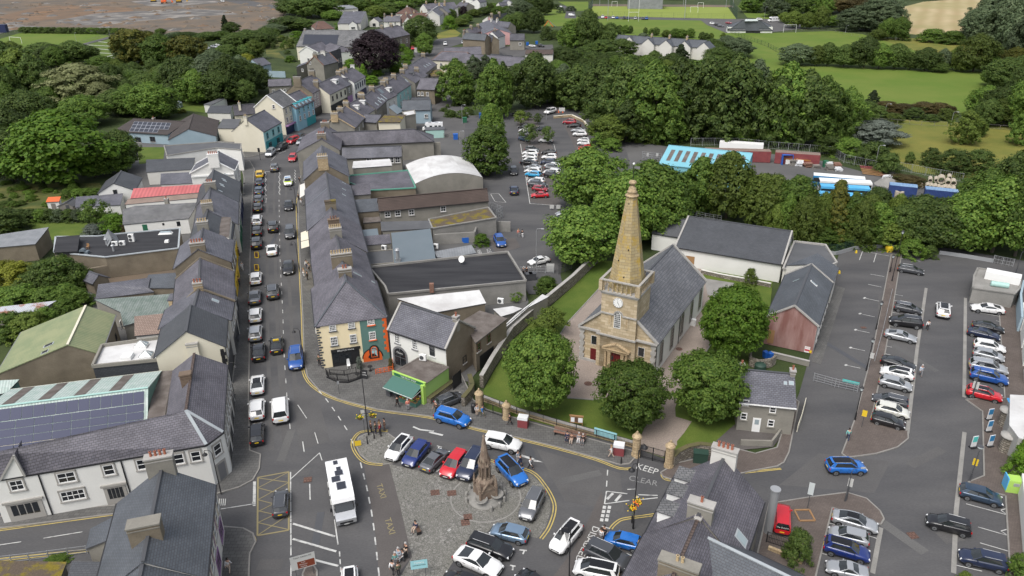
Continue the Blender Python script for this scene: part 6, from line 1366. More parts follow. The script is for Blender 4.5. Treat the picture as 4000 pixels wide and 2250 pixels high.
bL('grey_annex','pale grey rendered flat block with fire escape behind the bend','building',[(2,1500,1170,5.2),(2,1605,1150,5.2),(2,1590,1110,5.2),(2,1470,1130,5.2)],'stucco','bitumen',.2)
bL('glass_lean_to','steel and glass lean-to roof in the back yards','canopy',[(2,1335,1080,4.4),(2,1390,1050,4.8),(2,1480,1115,3.6),(2,1420,1150,3.4)],'stucco','zinc')
bL('green_shed','pale green shed with flat grey roof beside the parked motorhome','shed',[(2,1705,1282,2.6),(2,1890,1275,2.6),(2,1890,1305,2.4),(2,1705,1312,2.4)],'sea_mint','ash')
# back land behind the right terrace
h=fH('big slate warehouse roof with hips behind the bend',(2,735,1335),(2,1590,1300),8.0,4,(6,1320,-22),5.2,roof='plum',name='warehouse',cat='warehouse',hip=(1,5))
fH('slate wing at the foot of the warehouse with two white windows',(6,870,40),(6,1460,20),6.4,2,(6,1480,118),4.4,roof='slate',name='warehouse_wing',cat='warehouse',wn=(('R',3.4,(.45,.82,.93),1.2,1.3),))
wR('warehouse_wall','blank grey rendered wall at the end of the warehouse','wall',6,[(1480,160),(1860,130)],4.2,.5,'stucco',None)
bL('white_flat_block','flat roofed block with weathered white roof between the slate roofs','building',[(6,975,245,5.0),(6,1362,218,5.0),(6,1340,152,5.0),(6,985,178,5.0)],'stucco','bitumen')
bL('green_trimmed_roof','low dark slate roof edged with green metal trim','building',[(6,1145,470,3.4),(6,1605,445,3.4),(6,1530,268,3.6),(6,940,320,3.6),(6,935,390,3.6)],'umber','plum',.25,'trim_green')
h=House();gl,gr=P(6,1602,398,3.9),P(6,2280,335,3.9);bl_,br=P(6,1503,208,3.9),P(6,2145,155,3.9)
root=tH('barrel_roofed_hall','hall with curved white barrel roof and blank grey end wall','hall',tuple((gl+br)/2-VZ(3.9)));b=MB();wv=MB();N_=14;top=1.75
ar=lambda a,c,t:a.lerp(c,t)+VZ(top*(1-(2*t-1)**2))
for i in range(N_):
 t0,t1=i/N_,(i+1)/N_;b.poly([ar(gl,gr,t0),ar(gl,gr,t1),ar(bl_,br,t1),ar(bl_,br,t0)],0,True);wv.poly([dn(gl.lerp(gr,t0)),dn(gl.lerp(gr,t1)),ar(gl,gr,t1)-VZ(.08),ar(gl,gr,t0)-VZ(.08)]);wv.poly([dn(bl_.lerp(br,t0)),dn(bl_.lerp(br,t1)),ar(bl_,br,t1)-VZ(.08),ar(bl_,br,t0)-VZ(.08)])
wv.poly([dn(gl),dn(bl_),bl_,gl]);wv.poly([dn(gr),dn(br),br,gr]);wv.mk('wall','stucco',root);b.mk('roof','bitumen',root)
h=hO('long_store','long store with brown concrete tiles and four white cross windows','building',(6,1225,550),(6,2320,450),6.6,2.5,(6,1240,660),4.6,wall='stucco',roof='tile_brown',rG='tile_brown')
p_,n_=h.pl['R']
for x,y in((1323,705),(1425,695),(1563,685),(1882,650)):wW(h.ro,oP(p_,n_,6,x,y),n_,1.0,1.05,nx=2,ny=2)
bL('slate_link','dark blue slate link roof with one white window between terrace and store','building',[(6,990,565,5.6),(6,1225,550,5.6),(6,1235,672,4.2),(6,1005,690,4.2)],'umber','steel')
bL('slate_link','small grey slate roof beside the green trimmed roof','building',[(6,940,415,5.4),(6,1140,400,5.4),(6,1148,505,4.2),(6,965,520,4.2)],'stucco','plum')
bL('grey_flat_roof','sloping grey felt roof below the white cross windows','building',[(6,1262,785,3.4),(6,1730,775,3.4),(6,1765,850,3.2),(6,1270,875,3.2)],'stucco','ash')
bL('mossy_roof','flat roof overgrown with yellow moss above a concrete wall','building',[(6,1735,760,3.3),(6,2335,640,3.5),(6,2415,745,3.5),(6,1775,850,3.2)],'concrete','moss',.2,'concrete')
bL('yard_shelter','brown patched flat roof and wall under the slate link','building',[(6,1085,795,3.0),(6,1250,780,3.0),(6,1235,735,3.2),(6,1090,745,3.2)],'umber','bran')
bL('metal_roofs','stepped blue grey metal roofs with a tall kitchen flue','building',[(6,1365,900,4.0),(6,1750,858,4.0),(6,1800,1150,3.0),(6,1395,1195,3.0)],'stucco','zinc')
bL('metal_roof_step','small square blue grey metal roof behind the terrace','building',[(6,1068,870,4.2),(6,1215,855,4.2),(6,1228,925,3.9),(6,1075,935,3.9)],'stucco','zinc')
p=P(6,1430,1185,3.0);b=MB();b.box(p,.9,.5,.7,.1);b.cyl(p+VZ(.6),p+VZ(2.2),.34,.30,12);b.cyl(p+VZ(2.3),p+VZ(2.6),.5,.3,12);b.cyl(p+VZ(2.2),p+VZ(2.3),.2,.2,8);TB(b,'kitchen_flue','galv',p,'tall galvanised kitchen flue on the blue grey metal roof','flue')
h=bL('slate_back_roof','grey slate back roof with an air conditioner on its wall','building',[(6,1055,935,4.4),(6,1335,910,4.4),(6,1352,1000,3.6),(6,1080,1022,3.6)],'stucco','plum')
bL('felt_back_roof','low dark felt roof between the metal roofs and the terrace','building',[(6,1105,1085,2.6),(6,1378,1062,2.6),(6,1392,1195,2.6),(6,1118,1218,2.6)],'stucco','ash',.15)
bL('slate_back_roof','low slate roof behind the two-stack house','building',[(6,905,795,5.2),(6,1020,780,5.2),(6,1060,950,4.4),(6,960,965,4.4)],'stucco','plum')
bL('black_felt_store','very large black felt flat roof ringed by a low parapet','building',[(6,1138,1245,3.6),(6,2530,1092,3.6),(7,140,1385,3.6),(10,1330,70,3.6),(6,1300,1440,3.6)],'concrete','felt',.35,'concrete')
b=MB();p=P(10,1770,40,3.4);b.box(p,.7,.5,1.6,0,0);TB(b,'brick_chimney','brick',p,'short square red brick stack at the edge of the black felt roof','chimney')
p=P(6,2078,1205,3.6);b=MB();b.cyl(p,p+VZ(.6),.05,.05,6);c=p+Ve((-.1,-.1,.95));dv=Ve((-.5,-.75,.45)).normalized();b.cyl(c,c+dv*.12,.25,.62,18,1);b.cyl(c+dv*.1,c+dv*.7,.02,.02,5);TB(b,'satellite_dish',['grey','white'],p,'white satellite dish on the black felt roof','satellite dish')
for r,x,y,z,lb in((6,1290,1060,2.7,'white air conditioner on the wall of the slate back roof'),(6,1810,1045,2.4,'white air conditioner at the edge of the service yard'),(10,1680,720,3.25,'white air conditioner on the greengrocer roof'),(10,2460,150,3.2,'white air conditioner on the low white roof by the shrubs')):
 p=P(r,x,y,z);o=tH('air_conditioner',lb,'air conditioner',p,-.3,'air conditioners behind the right terrace');Bx('casing','white',o,(0,0,0),.95,.40,.85);f=MB();f.cyl((-.12,-.2,.43),(-.12,-.23,.43),.31,.31,14);f.mk('fan','soot',o,0,0)
wR('service_yard_wall','concrete service yard wall below the mossy roof','wall',6,[(1800,1010),(2200,985),(2240,870),(2560,880)],2.2,.35,'concrete',None)
b=MB();p=P(6,2105,985);b.box(p,1.3,1.0,1.15,.1,0,1.05);b.box(p+VZ(1.16),1.1,.8,.02,.1,1);TB(b,'wheelie_bin',['blue','navy'],p,'large open blue bin in the service yard','bin')
bL('glass_roofed_store','store with wet grey sheet roof and white gutter by the service yard','building',[(6,1800,1085,2.8),(6,2160,1020,3.0),(6,2205,1100,2.6),(6,1930,1145,2.6),(6,1830,1140,2.6)],'stucco','metal_grey')
fN('fire_escape','grey steel fire escape stair and landing beside the mossy roof','fire escape',6,[(2360,690),(2480,740),(2420,770)],2.6,.8,'galv',4,.3)
# white house, greengrocer and neighbours
h=hO('white_house','white two storey house with slate roof and grey arched shop door beside the green building','house',(10,1462,152),(10,2030,325),8.4,3.6,(10,1918,603),5.6,wall='chalk',roof='slate',cO='trim');WH=h
p_,n_=h.pl['R']
for x,y,w,hh in((1422,505,.8,1.4),(1597,565,.8,1.4)):wW(h.ro,oP(p_,n_,10,x,y),n_,w,hh,nx=3,ny=4,sill='grey')
wW(h.ro,oP(p_,n_,10,1772,630),n_,.75,1.4,nx=1,ny=2,frame='soot',sill='white')
c=oP(p_,n_,10,1452,680);c.z=1.55;aW(c,n_,2.1,2.9,'grey','glass',h.ro,'arched_shopfront',2,2,'grey');b=MB();rC(b,c+VZ(.75),n_,1.9,.5,0,.09);b.mk('shop_sign','black',h.ro);text('Cleary',.42,'white',c+VZ(.75)+n_*.11,Ve((-n_.y,n_.x,0)),(0,0,1),h.ro,ext=.002)
pN(h,'B',0,5.5,'umber',0,1,'rendered_gable',.03);sT(h,.97,.7,.7,.5,1,'stucco','clay');win(h,'B',10,2095,715,.7,1.0,nx=1,frame='black')
b=MB();q_=[dn(h.BL,5.5),dn(h.BR,5.5),dn(h.c,8.3)];b.poly([v+h.d*.035 for v in(q_ if(q_[1]-q_[0]).cross(q_[2]-q_[1]).dot(h.d)>0 else q_[::-1])]);b.mk('gable','umber',h.ro)
h=bL('roughcast_annex','brown roughcast annex with gritty flat roof over a dark garage opening','building',[(10,2095,330,5.0),(10,2250,236,5.2),(10,2518,310,5.0),(10,2208,552,4.7)],'umber','bran')
p_,n_=facing(h)
for w_ in h.walls:
 if w_[1].x>.3 and w_[1].y<0:p_,n_=w_
b=MB();c=oP(p_,n_,10,2320,680);c.z=1.1;rC(b,c,n_,3.4,2.2,0,.03);b.mk('garage_opening','black',h.ro)
for x,y in((2238,590),(2340,505)):wW(h.ro,oP(p_,n_,10,x,y),n_,.75,1.2,nx=1,ny=2,frame='walnut')
bL('white_low_roof','long low white roof behind the white house','building',[(10,1430,110,4.2),(10,2235,25,4.2),(10,2302,155,3.6),(10,1830,240,3.4)],'umber','bitumen')
bL('white_flat_annex','flat white roof by the shrubs and the churchyard wall','building',[(10,2395,215,3.0),(10,2574,190,3.0),(11,90,210,3.0),(11,0,250,3.0),(10,2470,285,3.0)],'stucco','bitumen')
bL('sheet_roof','silvery sheet roof along the churchyard wall','shed',[(10,2480,420,2.6),(11,60,260,2.6),(11,360,95,2.6),(11,300,70,2.8),(10,2400,470,2.6)],'stucco','mint' if 0 else 'bitumen')
fr=[P(10,1385,845,3.1),P(10,1698,962,3.1),P(10,1935,795,3.1),P(10,1640,700,3.1)]
h=bL('greengrocer','single storey lime green greengrocer shop with brown felt roof','shop',[(10,1385,845,3.1),(10,1698,962,3.1),(10,1935,795,3.1),(10,1640,700,3.1)],'render_lime','bran',.06,'bran');p_,n_=[w for w in h.walls if abs((fr[0]-w[0]).dot(w[1]))<.05 and abs((fr[1]-w[0]).dot(w[1]))<.05][0];x_=(fr[1]-fr[0]).normalized();ln=(fr[1]-fr[0]).length
b=MB();m0=(fr[0]+fr[1])/2;rC(b,Ve((m0.x,m0.y,3.0)),n_,ln+.3,.62,0,.15);rC(b,Ve((m0.x,m0.y,3.02)),n_,ln-.4,.42,1,.18);rC(b,Ve((m0.x,m0.y,3.33)),n_,ln+.3,.06,2,.20);b.mk('fascia',['lime','green','lime'],h.ro)
text('THE FRUIT SHOP',.36,'white',Ve((m0.x,m0.y,3.02))+n_*.2,x_,(0,0,1),h.ro,ext=.002)
b=MB();rC(b,Ve((m0.x,m0.y,1.3)),n_,ln-.7,2.4,0,.04);b.mk('shop_window','glass',h.ro);b=MB();c=dn(fr[1]);b.box(c-x_*.2+n_*.2,.45,.5,3.0,atan2(x_.y,x_.x));b.mk('pilaster','lime',h.ro)
a0=dn(fr[0],2.75)+n_*.12;a1=dn(fr[1],2.75)+n_*.12-x_*.35;b=MB();b.poly([a0+n_*2.2-VZ(.75),a1+n_*2.2-VZ(.75),a1,a0]);b.poly([a0+n_*2.2-VZ(.95),a1+n_*2.2-VZ(.95),a1+n_*2.2-VZ(.75),a0+n_*2.2-VZ(.75)]);b.bar(a0+n_*2.2-VZ(.78),a1+n_*2.2-VZ(.78),.06,.06,1)
for a in(a0,a1):b.bar(a-VZ(.5),a+n_*2.1-VZ(.78),.04,.04,1)
b.mk('awning',['awning_green','white'],h.ro)
p=P(10,1562,1140,.12);o=tH('produce_stand','sloping display stand of fruit and vegetables under the green awning','market stall',p,atan2(x_.y,x_.x));b=MB();b.box((0,0,0),2.9,1.6,.55);b.box((0,.3,.55),2.9,1.0,.35,0,0,.8);b.mk('stand','awning_green',o,0,0)
for i in range(6):
 for j in range(3):
  b=MB();c=Ve((-1.2+i*.48,-.55+j*.5,.58+j*.16));b.box(c,.42,.42,.14);o2_=b.mk('tray','wood',o,0,0);g_=MB()
  for k in range(7):cc=c+Ve((RU(-.15,.15),RU(-.15,.15),.15));g_.lathe(cc,[(.02,-.05),(.065,-.02),(.07,.03),(.03,.07)],6)
  g_.mk('produce',['orange','red','lime','yellow','green','pearl'][(i*2+j*3+(i*j)%3)%6],o2_,world=False)
for k,(x,y,lb)in enumerate(((1345,1075,'left'),(1405,1075,'right'))):
 p=P(10,x,y,.12);o=tH('fruit_crate_stack',f'stack of dark crates topped with strawberries left of the produce stand, {lb} of the two','crates',p,atan2(x_.y,x_.x),'crate stacks beside the produce stand')
 for j in range(3):Bx('crate','soot',o,(0,0,j*.33),.72,.62,.31,0,0,1.03)
 b=MB()
 for j in range(16):b.lathe(Ve((RU(-.28,.28),RU(-.24,.24),1.02)),[(.02,-.04),(.07,0),(.05,.05),(.01,.08)],6)
 b.mk('strawberries','red' if k==0 else 'clay',o,0,0)
# ramp terrace in front of the yellow shop
fN('terrace_railing','black curved railing round the ramp of the yellow shop','railing',10,[(708,870),(730,905),(820,925),(930,935),(1055,905),(1060,820)],1.1,1.3,'black',2,.16,.12)
fN('terrace_railing','inner black railing of the shop ramp','railing',10,[(745,870),(890,880),(1010,850)],.9,1.5,'black',2,.2,.12)
wR('ramp_wall','low black painted ramp wall under the curved railing','wall',10,[(715,905),(830,955),(930,958),(1055,915)],.35,.2,'black',None)
fN('flower_railing','orange and black railing hung with flowers before the green building','railing',10,[(1205,862),(1380,830),(1375,740)],.8,.6,'orange',3,.2,.12)
for x,y,lb in((1150,830,'nearest the orange arch'),(1025,905,'by the end of the black railing')):p=P(10,x,y,.12);b=MB();b.cyl(p,p+VZ(.7),.05,.05,6);b.cyl(p+VZ(.7),p+VZ(.74),.35,.35,14);b.cyl(p,p+VZ(.03),.25,.25,12);TB(b,'cafe_table','black',p,'small round black café table '+lb,'table','café tables on the shop terrace')
p=P(10,935,800,.13);o=tH('garden_chair','white ornate garden chair on the shop terrace','chair',p,.3);b=MB();b.cyl((0,0,.42),(0,0,.46),.26,.26,12);b.mk('seat','white',o,0,0);Bx('backrest','white',o,(0,.22,.46),.5,.05,.9,0,0,.7)
for i,j in((-1,-1),(1,-1),(1,1),(-1,1)):b=MB();b.cyl((i*.2,j*.2,0),(i*.17,j*.17,.43),.025,.025,5);b.mk('leg','white',o,0,0)
p=P(10,1098,900,.12);o=tH('chalk_board','black chalk A board with white lettering at the end of the railing','sign',p,0);b=MB();xx=Ve((1,-.25,0)).normalized();nn2=Ve((-.25,-1,0)).normalized();q_=[xx*i*.42+nn2*(.28 if z<.5 else 0)+VZ(z)for i,z in((-1,0),(1,0),(1,1.25),(-1,1.25))];b.poly(q_);b.poly([v-nn2*.05 for v in q_][::-1]);b.mk('board','black',o,0,0)
for k,s in enumerate(('COFFEE','OPEN')):text(s,.2,'white',p+nn2*(.16-.06*k)+VZ(.55+.35*k),xx,VZ(1)-nn2*.25,o,ext=.002)
fN('side_gate','tall black boarded gate between the greengrocer and the lane','gate',10,[(1985,1030),(2065,960)],2.3,1.5,'black',2,0,pN='black')
wR('planter_wall','low stone planter wall with dry plants beside the greengrocer','wall',10,[(1735,1165),(1975,985)],.9,.8,'rubbly','leaf_dry')
# -- churchyard walls, halls, cottage, right hand buildings
wR('churchyard_wall','old rubble stone wall along the left side of the churchyard','wall',0,[(1512,648),(1440,718),(1360,785),(1288,850),(1240,925),(1212,975)],1.9,.5,'rubbly','trim')
wR('front_wall','low sandstone wall below the churchyard railings','wall',0,[(1216,1008),(1300,1040),(1400,1070),(1500,1098),(1592,1124)],.65,.35,'sand','trim')
fN('churchyard_railing','black iron railing on the low sandstone churchyard wall','railing',0,[(1216,1008),(1300,1040),(1400,1070),(1500,1098),(1592,1124)],1.0,2.2,'black',2,.16,.7,.06)
def pier(lB,r,x,y,hh=2.5,w=.95,grp='stone gate piers of the churchyard'):
 p=P(r,x,y);b=MB();b.cyl(p,p+VZ(.35),w*.62,w*.6,10);b.cyl(p+VZ(.35),p+VZ(hh),w*.52,w*.52,10,0);b.lathe(p+VZ(hh),[(w*.64,0),(w*.64,.14),(w*.45,.3),(w*.3,.5),(w*.1,.58),(w*.14,.68),(w*.16,.76),(w*.03,.9)],10);TB(b,'gate_pier','sand',p,lB,'gate pier',grp)
pier('round stone gate pier beside the dark grey SUV',10,2248,1225);pier('round stone gate pier at the left end of the railings',10,2520,1315,2.0)
pier('round stone gate pier left of the iron gates',15,1245,235,2.7);pier('round stone gate pier right of the iron gates',15,1575,345,2.9)
fN('iron_gates','pair of black iron gates between the round stone piers','gate',15,[(1290,255),(1412,285),(1530,318)],1.9,2.4,'black',3,.13)
fN('side_gates','low black iron gates beside the upper stone piers','gate',10,[(2290,1235),(2480,1300)],1.5,1.8,'black',2,.15)
wR('quadrant_wall','curved rubble wall right of the iron gates','wall',15,[(1610,350),(1660,300),(1760,250),(1880,225),(2010,240)],1.6,.5,'rubbly','leaf_dry')
wR('quadrant_wall','curved mossy rubble wall beside the dark grey SUV','wall',10,[(2085,1195),(2150,1120),(2180,1060),(2150,960)],1.5,.5,'rubbly','leaf_dry')
wR('garden_wall','pale rendered garden wall before the stone cottage','wall',0,[(1862,1120),(1940,1122),(1986,1060)],.8,.25,'stucco',None)
# hall with the long slate roof
rr0,rr1=P(8,285,865,6.8),P(7,1830,715,6.8)
h=hO('parish_hall','long white church hall with dark slate roof and stone coped gables behind the church','hall',(7,1780,730),(8,235,880),6.6,3.4,(7,1690,1040),3.5,wall='chalk',roof='coal',cO='trim',gut='black');PH=h
p_,n_=h.pl['R'];b=MB();rC(b,oP(p_,n_,7,1790,1165),n_,1.6,1.5,0,.04);b.mk('boarded_window','wood',h.ro);wR('terrace_wall','low dark rubble retaining wall at the foot of the long hall','wall',7,[(1900,1300),(2100,1345),(2400,1400),(2600,1440)],.7,.3,'rubbly','ivory')
h=hO('hall_annex','slate roofed end of the hall beyond its stone coping','hall',Ve((h.a.x,h.a.y,0)),Ve((h.a.x,h.a.y,0))-h.d*6.0,5.9,3.2,3.4,3.4,wall='chalk',roof='coal',over=.1)
bL('link_roof','lead flat roof with stone parapet linking the two halls','building',[(8,150,1260,3.8),(8,265,985,4.0),(8,575,1020,4.0),(8,690,1200,3.6),(8,480,1290,3.6)],'ivory','ash',.3,'trim')
bL('link_roof','small slate gable roof behind the red gabled hall','building',[(8,190,1225,4.6),(8,500,1105,5.6),(8,700,1250,4.2),(8,660,1380,4.0),(8,440,1210,5.4)],'ivory','steel')
h=hO('red_gabled_hall','slate roofed hall with peeling red painted gable beside the gated lane','hall',(12,268,180),(8,435,1215),7.0,(12,5,260),(12,500,372),4.6,wall='ivory',roof='steel',cO='trim',rG='soot');RG=h
pN(h,'A',0,4.5,'render_pinkred',0,1,'red_gable',.03);b=MB();q_=[dn(h.AL,4.5),dn(h.AR,4.5),dn(h.a,6.9)];q_=[v-h.d*.035 for v in q_];b.poly(q_ if(q_[1]-q_[0]).cross(q_[2]-q_[1]).dot(-h.d)>0 else q_[::-1]);b.mk('red_gable','render_pinkred',h.ro)
p_,n_=h.pl['A'];b=MB();p=oP(p_,n_,12,395,615);rC(b,p+n_*.03,n_,.75,.95,0,.03);rC(b,p+n_*.03+VZ(-.1),n_,.68,.28,1,.04);rC(b,oP(p_,n_,12,425,636)+n_*.03,n_,.36,.42,2,.03);b.mk('notice_boards',['white','sign_red','yellow'],h.ro)
text('PRIVATE',.15,'sign_red',p+n_*.08+VZ(.3),Ve((-n_.y,n_.x,0)),(0,0,1),h.ro,ext=.002)
b=MB();p=oP(p_,n_,12,15,580);p.z=1.4;rC(b,p,n_,.9,2.2,0,.05);b.mk('door','wood',h.ro);gW(h,'R',2.4,(.1,.25,.4,.55,.7,.85),.8,1.9,nx=1,ny=2);sK(h,'R',8,460,1400,.5,1.3,'white');sK(h,'L',8,285,1372,.5,1.3,'soot')
wR('yard_wall','low wall and railing in front of the red gable','wall',12,[(20,690),(210,735),(410,785)],.8,.25,'stucco','trim')
# cottage
h=hO('stone_cottage','small grey rendered cottage with slate roof, white door and white windows','cottage',(11,2290,820),(12,260,870),6.3,3.2,(11,2570,1165),4.2,wall='stucco',roof='slate',rG='soot',gut='white')
p_,n_=h.pl['R']
for r,x,y in((11,2350,1150),(11,2330,1285),(12,48,1222),(12,28,1355)):wW(h.ro,oP(p_,n_,r,x,y),n_,.62,.72 if y<1250 else.85,nx=1,ny=2,sill='stucco')
b=MB();p=oP(p_,n_,11,2462,1335);p.z=1.05;rC(b,p,n_,.95,2.0,0,.06);rC(b,p+VZ(.45),n_,.5,.7,1,.075);b.mk('door',['white','glazing'],h.ro);sT(h,.03,.6,.8,.7,1,'stucco','clay');sT(h,.97,.6,.8,.6,1,'stucco','clay');sK(h,'R',12,175,955,.4,.5);sK(h,'R',12,235,955,.6,.6)
wR('cottage_wall','stone boundary wall behind the cottage with bins inside','wall',11,[(2390,690),(2390,780),(2480,810),(2600,790),(2640,760)],1.4,.3,'rubbly',None)
for x,y,lb in((2545,700,'left'),(2590,712,'right')):p=P(11,x,y);o=tH('wheelie_bin',f'{lb} blue wheelie bin in the yard behind the cottage','bin',p,.4,'blue wheelie bins behind the cottage');Bx('body','blue',o,(0,0,.08),.55,.6,.9,0,0,1.12);Bx('lid','blue',o,(0,0,.98),.64,.72,.08)
p=P(11,2490,830);b=MB();b.cyl(p,p+VZ(1.0),.8,.8,14);b.lathe(p+VZ(1.0),[(.8,0),(.6,.2),(.1,.3)],14);TB(b,'oil_tank','pine',p,'dark green oil tank behind the cottage','tank')
wR('timber_screen','pale timber screen at the edge of the gated lane','screen',12,[(290,1445),(330,1330),(372,1165)],1.0,.08,'cream',None)
fN('lane_gates','wide galvanised double field gates across the lane','gate',12,[(455,935),(670,995),(895,1045)],1.35,2.6,'galv',4,.9)
p=P(12,815,985,.0);b=MB();a,c=P(12,732,1000),P(12,900,1040);p_=[a+Ve((0,-.06,1.05)),c+Ve((0,-.06,1.05)),c+Ve((0,-.06,1.45)),a+Ve((0,-.06,1.45))];b.poly(p_);b.poly([v+Ve((0,.03,0))for v in p_][::-1]);TB(b,'gate_banner','banner_teal',a,'teal and white banner hung on the lane gates','banner')
fN('mesh_fence','green mesh fence with grey posts at the top of the lane','fence',8,[(570,1100),(680,1110),(850,1060),(980,1035),(1260,1045)],2.1,2.2,'pine',6,.35)
wR('crash_barrier','grey metal crash barrier below the mesh fence','barrier',8,[(570,1105),(680,1115),(850,1066),(980,1040),(1260,1052)],.7,.15,'galv',None)
fN('mesh_fence','wire mesh fence with grey posts behind the long hall','fence',7,[(1630,690),(1760,720),(1940,765),(2100,790)],1.6,2.2,'galv',4,.5)
pS('warning_sign','white and red warning notice on the green mesh fence',8,1098,1040,2.3,1.1,.95,'line',writing=(('NOTICE',.22,.1,'sign_red'),))
b=MB();p=P(8,1212,1082);b.box(p,1.0,.75,.8,.1,0,1.12);b.box(p+VZ(.8),1.2,.9,.35,.1,0,.8);TB(b,'grit_bin','yellow',p,'yellow grit bin at the top of the car park','bin')
for x,y,lb in((885,1095,'second'),(592,1125,'leftmost'),(715,1300,'lowest')):p=P(8,x,y);b=MB();b.box(p,.35,.3,.55,0,0,.6);TB(b,'bollard','yellow',p,f'{lb} of the small yellow bollards along the lane edge','bollard','yellow bollards by the lane')
# bottom right slate buildings
h=hO('slate_building','large old slate roofed building with tile hung dormers at the lower right','building',(15,1880,830),(15,2140,235),9.6,(15,1420,900),(15,2540,620),5.6,wall='stucco',roof='plum',rG='soot');sT(h,.97,.8,2.4,1.0,4,'ivory','clay');sT(h,.06,.9,2.2,.9,1,'stucco','clay');BR1=h
for y_,t in((440,.80),(590,.53),(770,.22)):dO(h,'L',t,h.Lw*.90,1.7,2.6,1.5,'white','slate_old')
sK(h,'R',16,-270,1065,1.1,1.5,'lead')
h2=hO('slate_building','nearer slate roofed building with broad capped stack at the bottom edge','building',Ve((h.a.x,h.a.y,0))-h.d*.1,Ve((h.a.x,h.a.y,0))-h.d*12.5,9.2,h.Rw*.92,h.Lw*1.02,5.5,wall='stucco',roof='plum',rG='tile_brown');sT(h2,.52,1.0,3.2,1.0,2,'umber','buff',-.2,cap='stucco');sT(h2,.0,.5,.5,.1,0)
h3=hO('slate_wing','wide grey slate wing roof at the bottom edge right of the broad stack','building',P(15,1860,1020,8.0),P(16,700,1700,8.0),8.0,(16,100,1330),6.0,5.2,wall='stucco',roof='steel',rG='lead',cO='lead')
p=P(16,0,1010);b=MB();b.cyl(p,p+VZ(5.6),.42,.42,16);b.cyl(p+VZ(5.6),p+VZ(5.75),.52,.52,16);TB(b,'flue','galv',p,'big grey steel flue against the slate building','flue')
fN('yard_gate','black boarded gate and fence beside the red car','gate',16,[(-20,1110),(195,1180)],1.5,1.5,'black',3,.15)
wR('yard_wall','low wall in front of the slate wing','wall',16,[(0,1180),(170,1250),(340,1330)],.5,.3,'sand',None)
fN('yard_fence','short timber fence right of the dark green shrub','fence',16,[(425,1120),(375,1340)],1.0,1.2,'driftwood',3)
# bus depot
h=hO('depot_shed','sky blue metal shed with brown rooflight strips in the bus depot','shed',(7,1578,15),(7,2415,95),6.2,1.6,(7,1508,205),3.9,wall='cyan',roof='cyan',rG='cyan',gut='cyan',over=.1)
b=MB();nz=(h.R*h.kr+VZ(1)).normalized();o_=Ve((h.a.x,h.a.y,h.hr+.1));L_=(h.c-h.a).length
for i in range(10):
 f=lambda u,s:h.a+h.d*u+h.R*s+VZ(h.hr-s*h.kr+.14);u0=L_*(.06+.093*i);s0,s1=h.Rw*.22,h.Rw*.80;q_=[f(u0,s0),f(u0+1.0,s0),f(u0+1.0,s1),f(u0,s1)]
 if(q_[1]-q_[0]).cross(q_[2]-q_[1]).z<0:q_.reverse()
 b.poly(q_)
b.mk('rooflight_strips','bran',h.ro)
def bT(name,lB,cat,r,a,c,wd,hh,mat,group=None,top=None,parts=None):
 p0,p1=P(r,*a),P(r,*c);u=(p1-p0);L_=u.length;u.normalize();v=Ve((-u.y,u.x,0));m=(p0+p1)/2+v*wd/2;rz=atan2(u.y,u.x);o=tH(name,lB,cat,m,rz,group);b=MB();b.box((0,0,.1),L_,wd,hh)
 b.mk('body',mat,o,0,0);b=MB();b.box((0,0,.1+hh),L_*.995,wd*.98,.06);b.mk('roof',top or mat,o,0,0);o['L']=L_;return o,L_
for k,(a,c,lb)in enumerate((((-640,170),(20,190),'maroon shipping container behind the sky blue shed'),((60,195),(510,228),'maroon shipping container with faded gold lettering'))):
 o,L_=bT('shipping_container',lb,'container',8,a,c,2.5,2.9,'container_red','maroon shipping containers in the depot','tile_pink')
 text('Eurocast Containers',.8,'gold',pL(o)+VZ(1.5),(1,0,0),(0,0,1),o,ext=.01).location=(0,-1.27,1.5)
o,L_=bT('trailer','long white box trailer at the back of the depot','trailer',7,(2080,55),(2520,85),2.5,2.0,'white',None,'white')
for x in(-3,-2,3,4):b=MB();b.cyl((x,-1.2,.3),(x,1.2,.3),.4,.4,12);b.mk('wheel','tyre',o,0,0)
def bus(lB,r,a,c,side,roof,hh=3.0):
 o,L_=bT('bus',lB,'bus',r,a,c,2.5,hh-.4,side,'buses parked in the depot',roof);Bx('windows','car_glass',o,(0,0,1.25),L_*.985,2.54,1.0)
 Bx('roof_pod',roof,o,(0,0,hh-.28),L_*.6,1.3,.22,0,0,.9)
 for x in(-L_*.32,L_*.34):
  for s in(-1,1):b=MB();b.cyl((x,s*1.0,.48),(x,s*1.29,.48),.48,.48,14);b.mk('wheel','tyre',o,0,0)
 Bx('windscreen','car_glass',o,(-L_/2-.02,0,1.2),.06,2.3,1.5)
bus('farthest bus in the depot, white roof with blue front',8,(440,425),(960,470),'bus_blue','white');bus('second bus in the depot, white roof with dark front',8,(505,480),(1030,510),'white','white');bus('third bus in the depot, sky blue roof',8,(515,540),(1010,570),'sky_blue','sky_blue');bus('nearest bus in the depot, sky blue and half hidden by trees',8,(500,620),(960,650),'sky_blue','sky_blue')
bT('shipping_container','dark blue shipping container with pale top right of the buses','container',8,(1200,530),(1480,560),2.5,2.7,'container_blue','blue shipping containers in the depot','container_blue_top');bT('shipping_container','second dark blue container below the concrete pipes','container',8,(1560,565),(1890,600),2.5,2.5,'container_blue','blue shipping containers in the depot','container_blue_top')
k=0
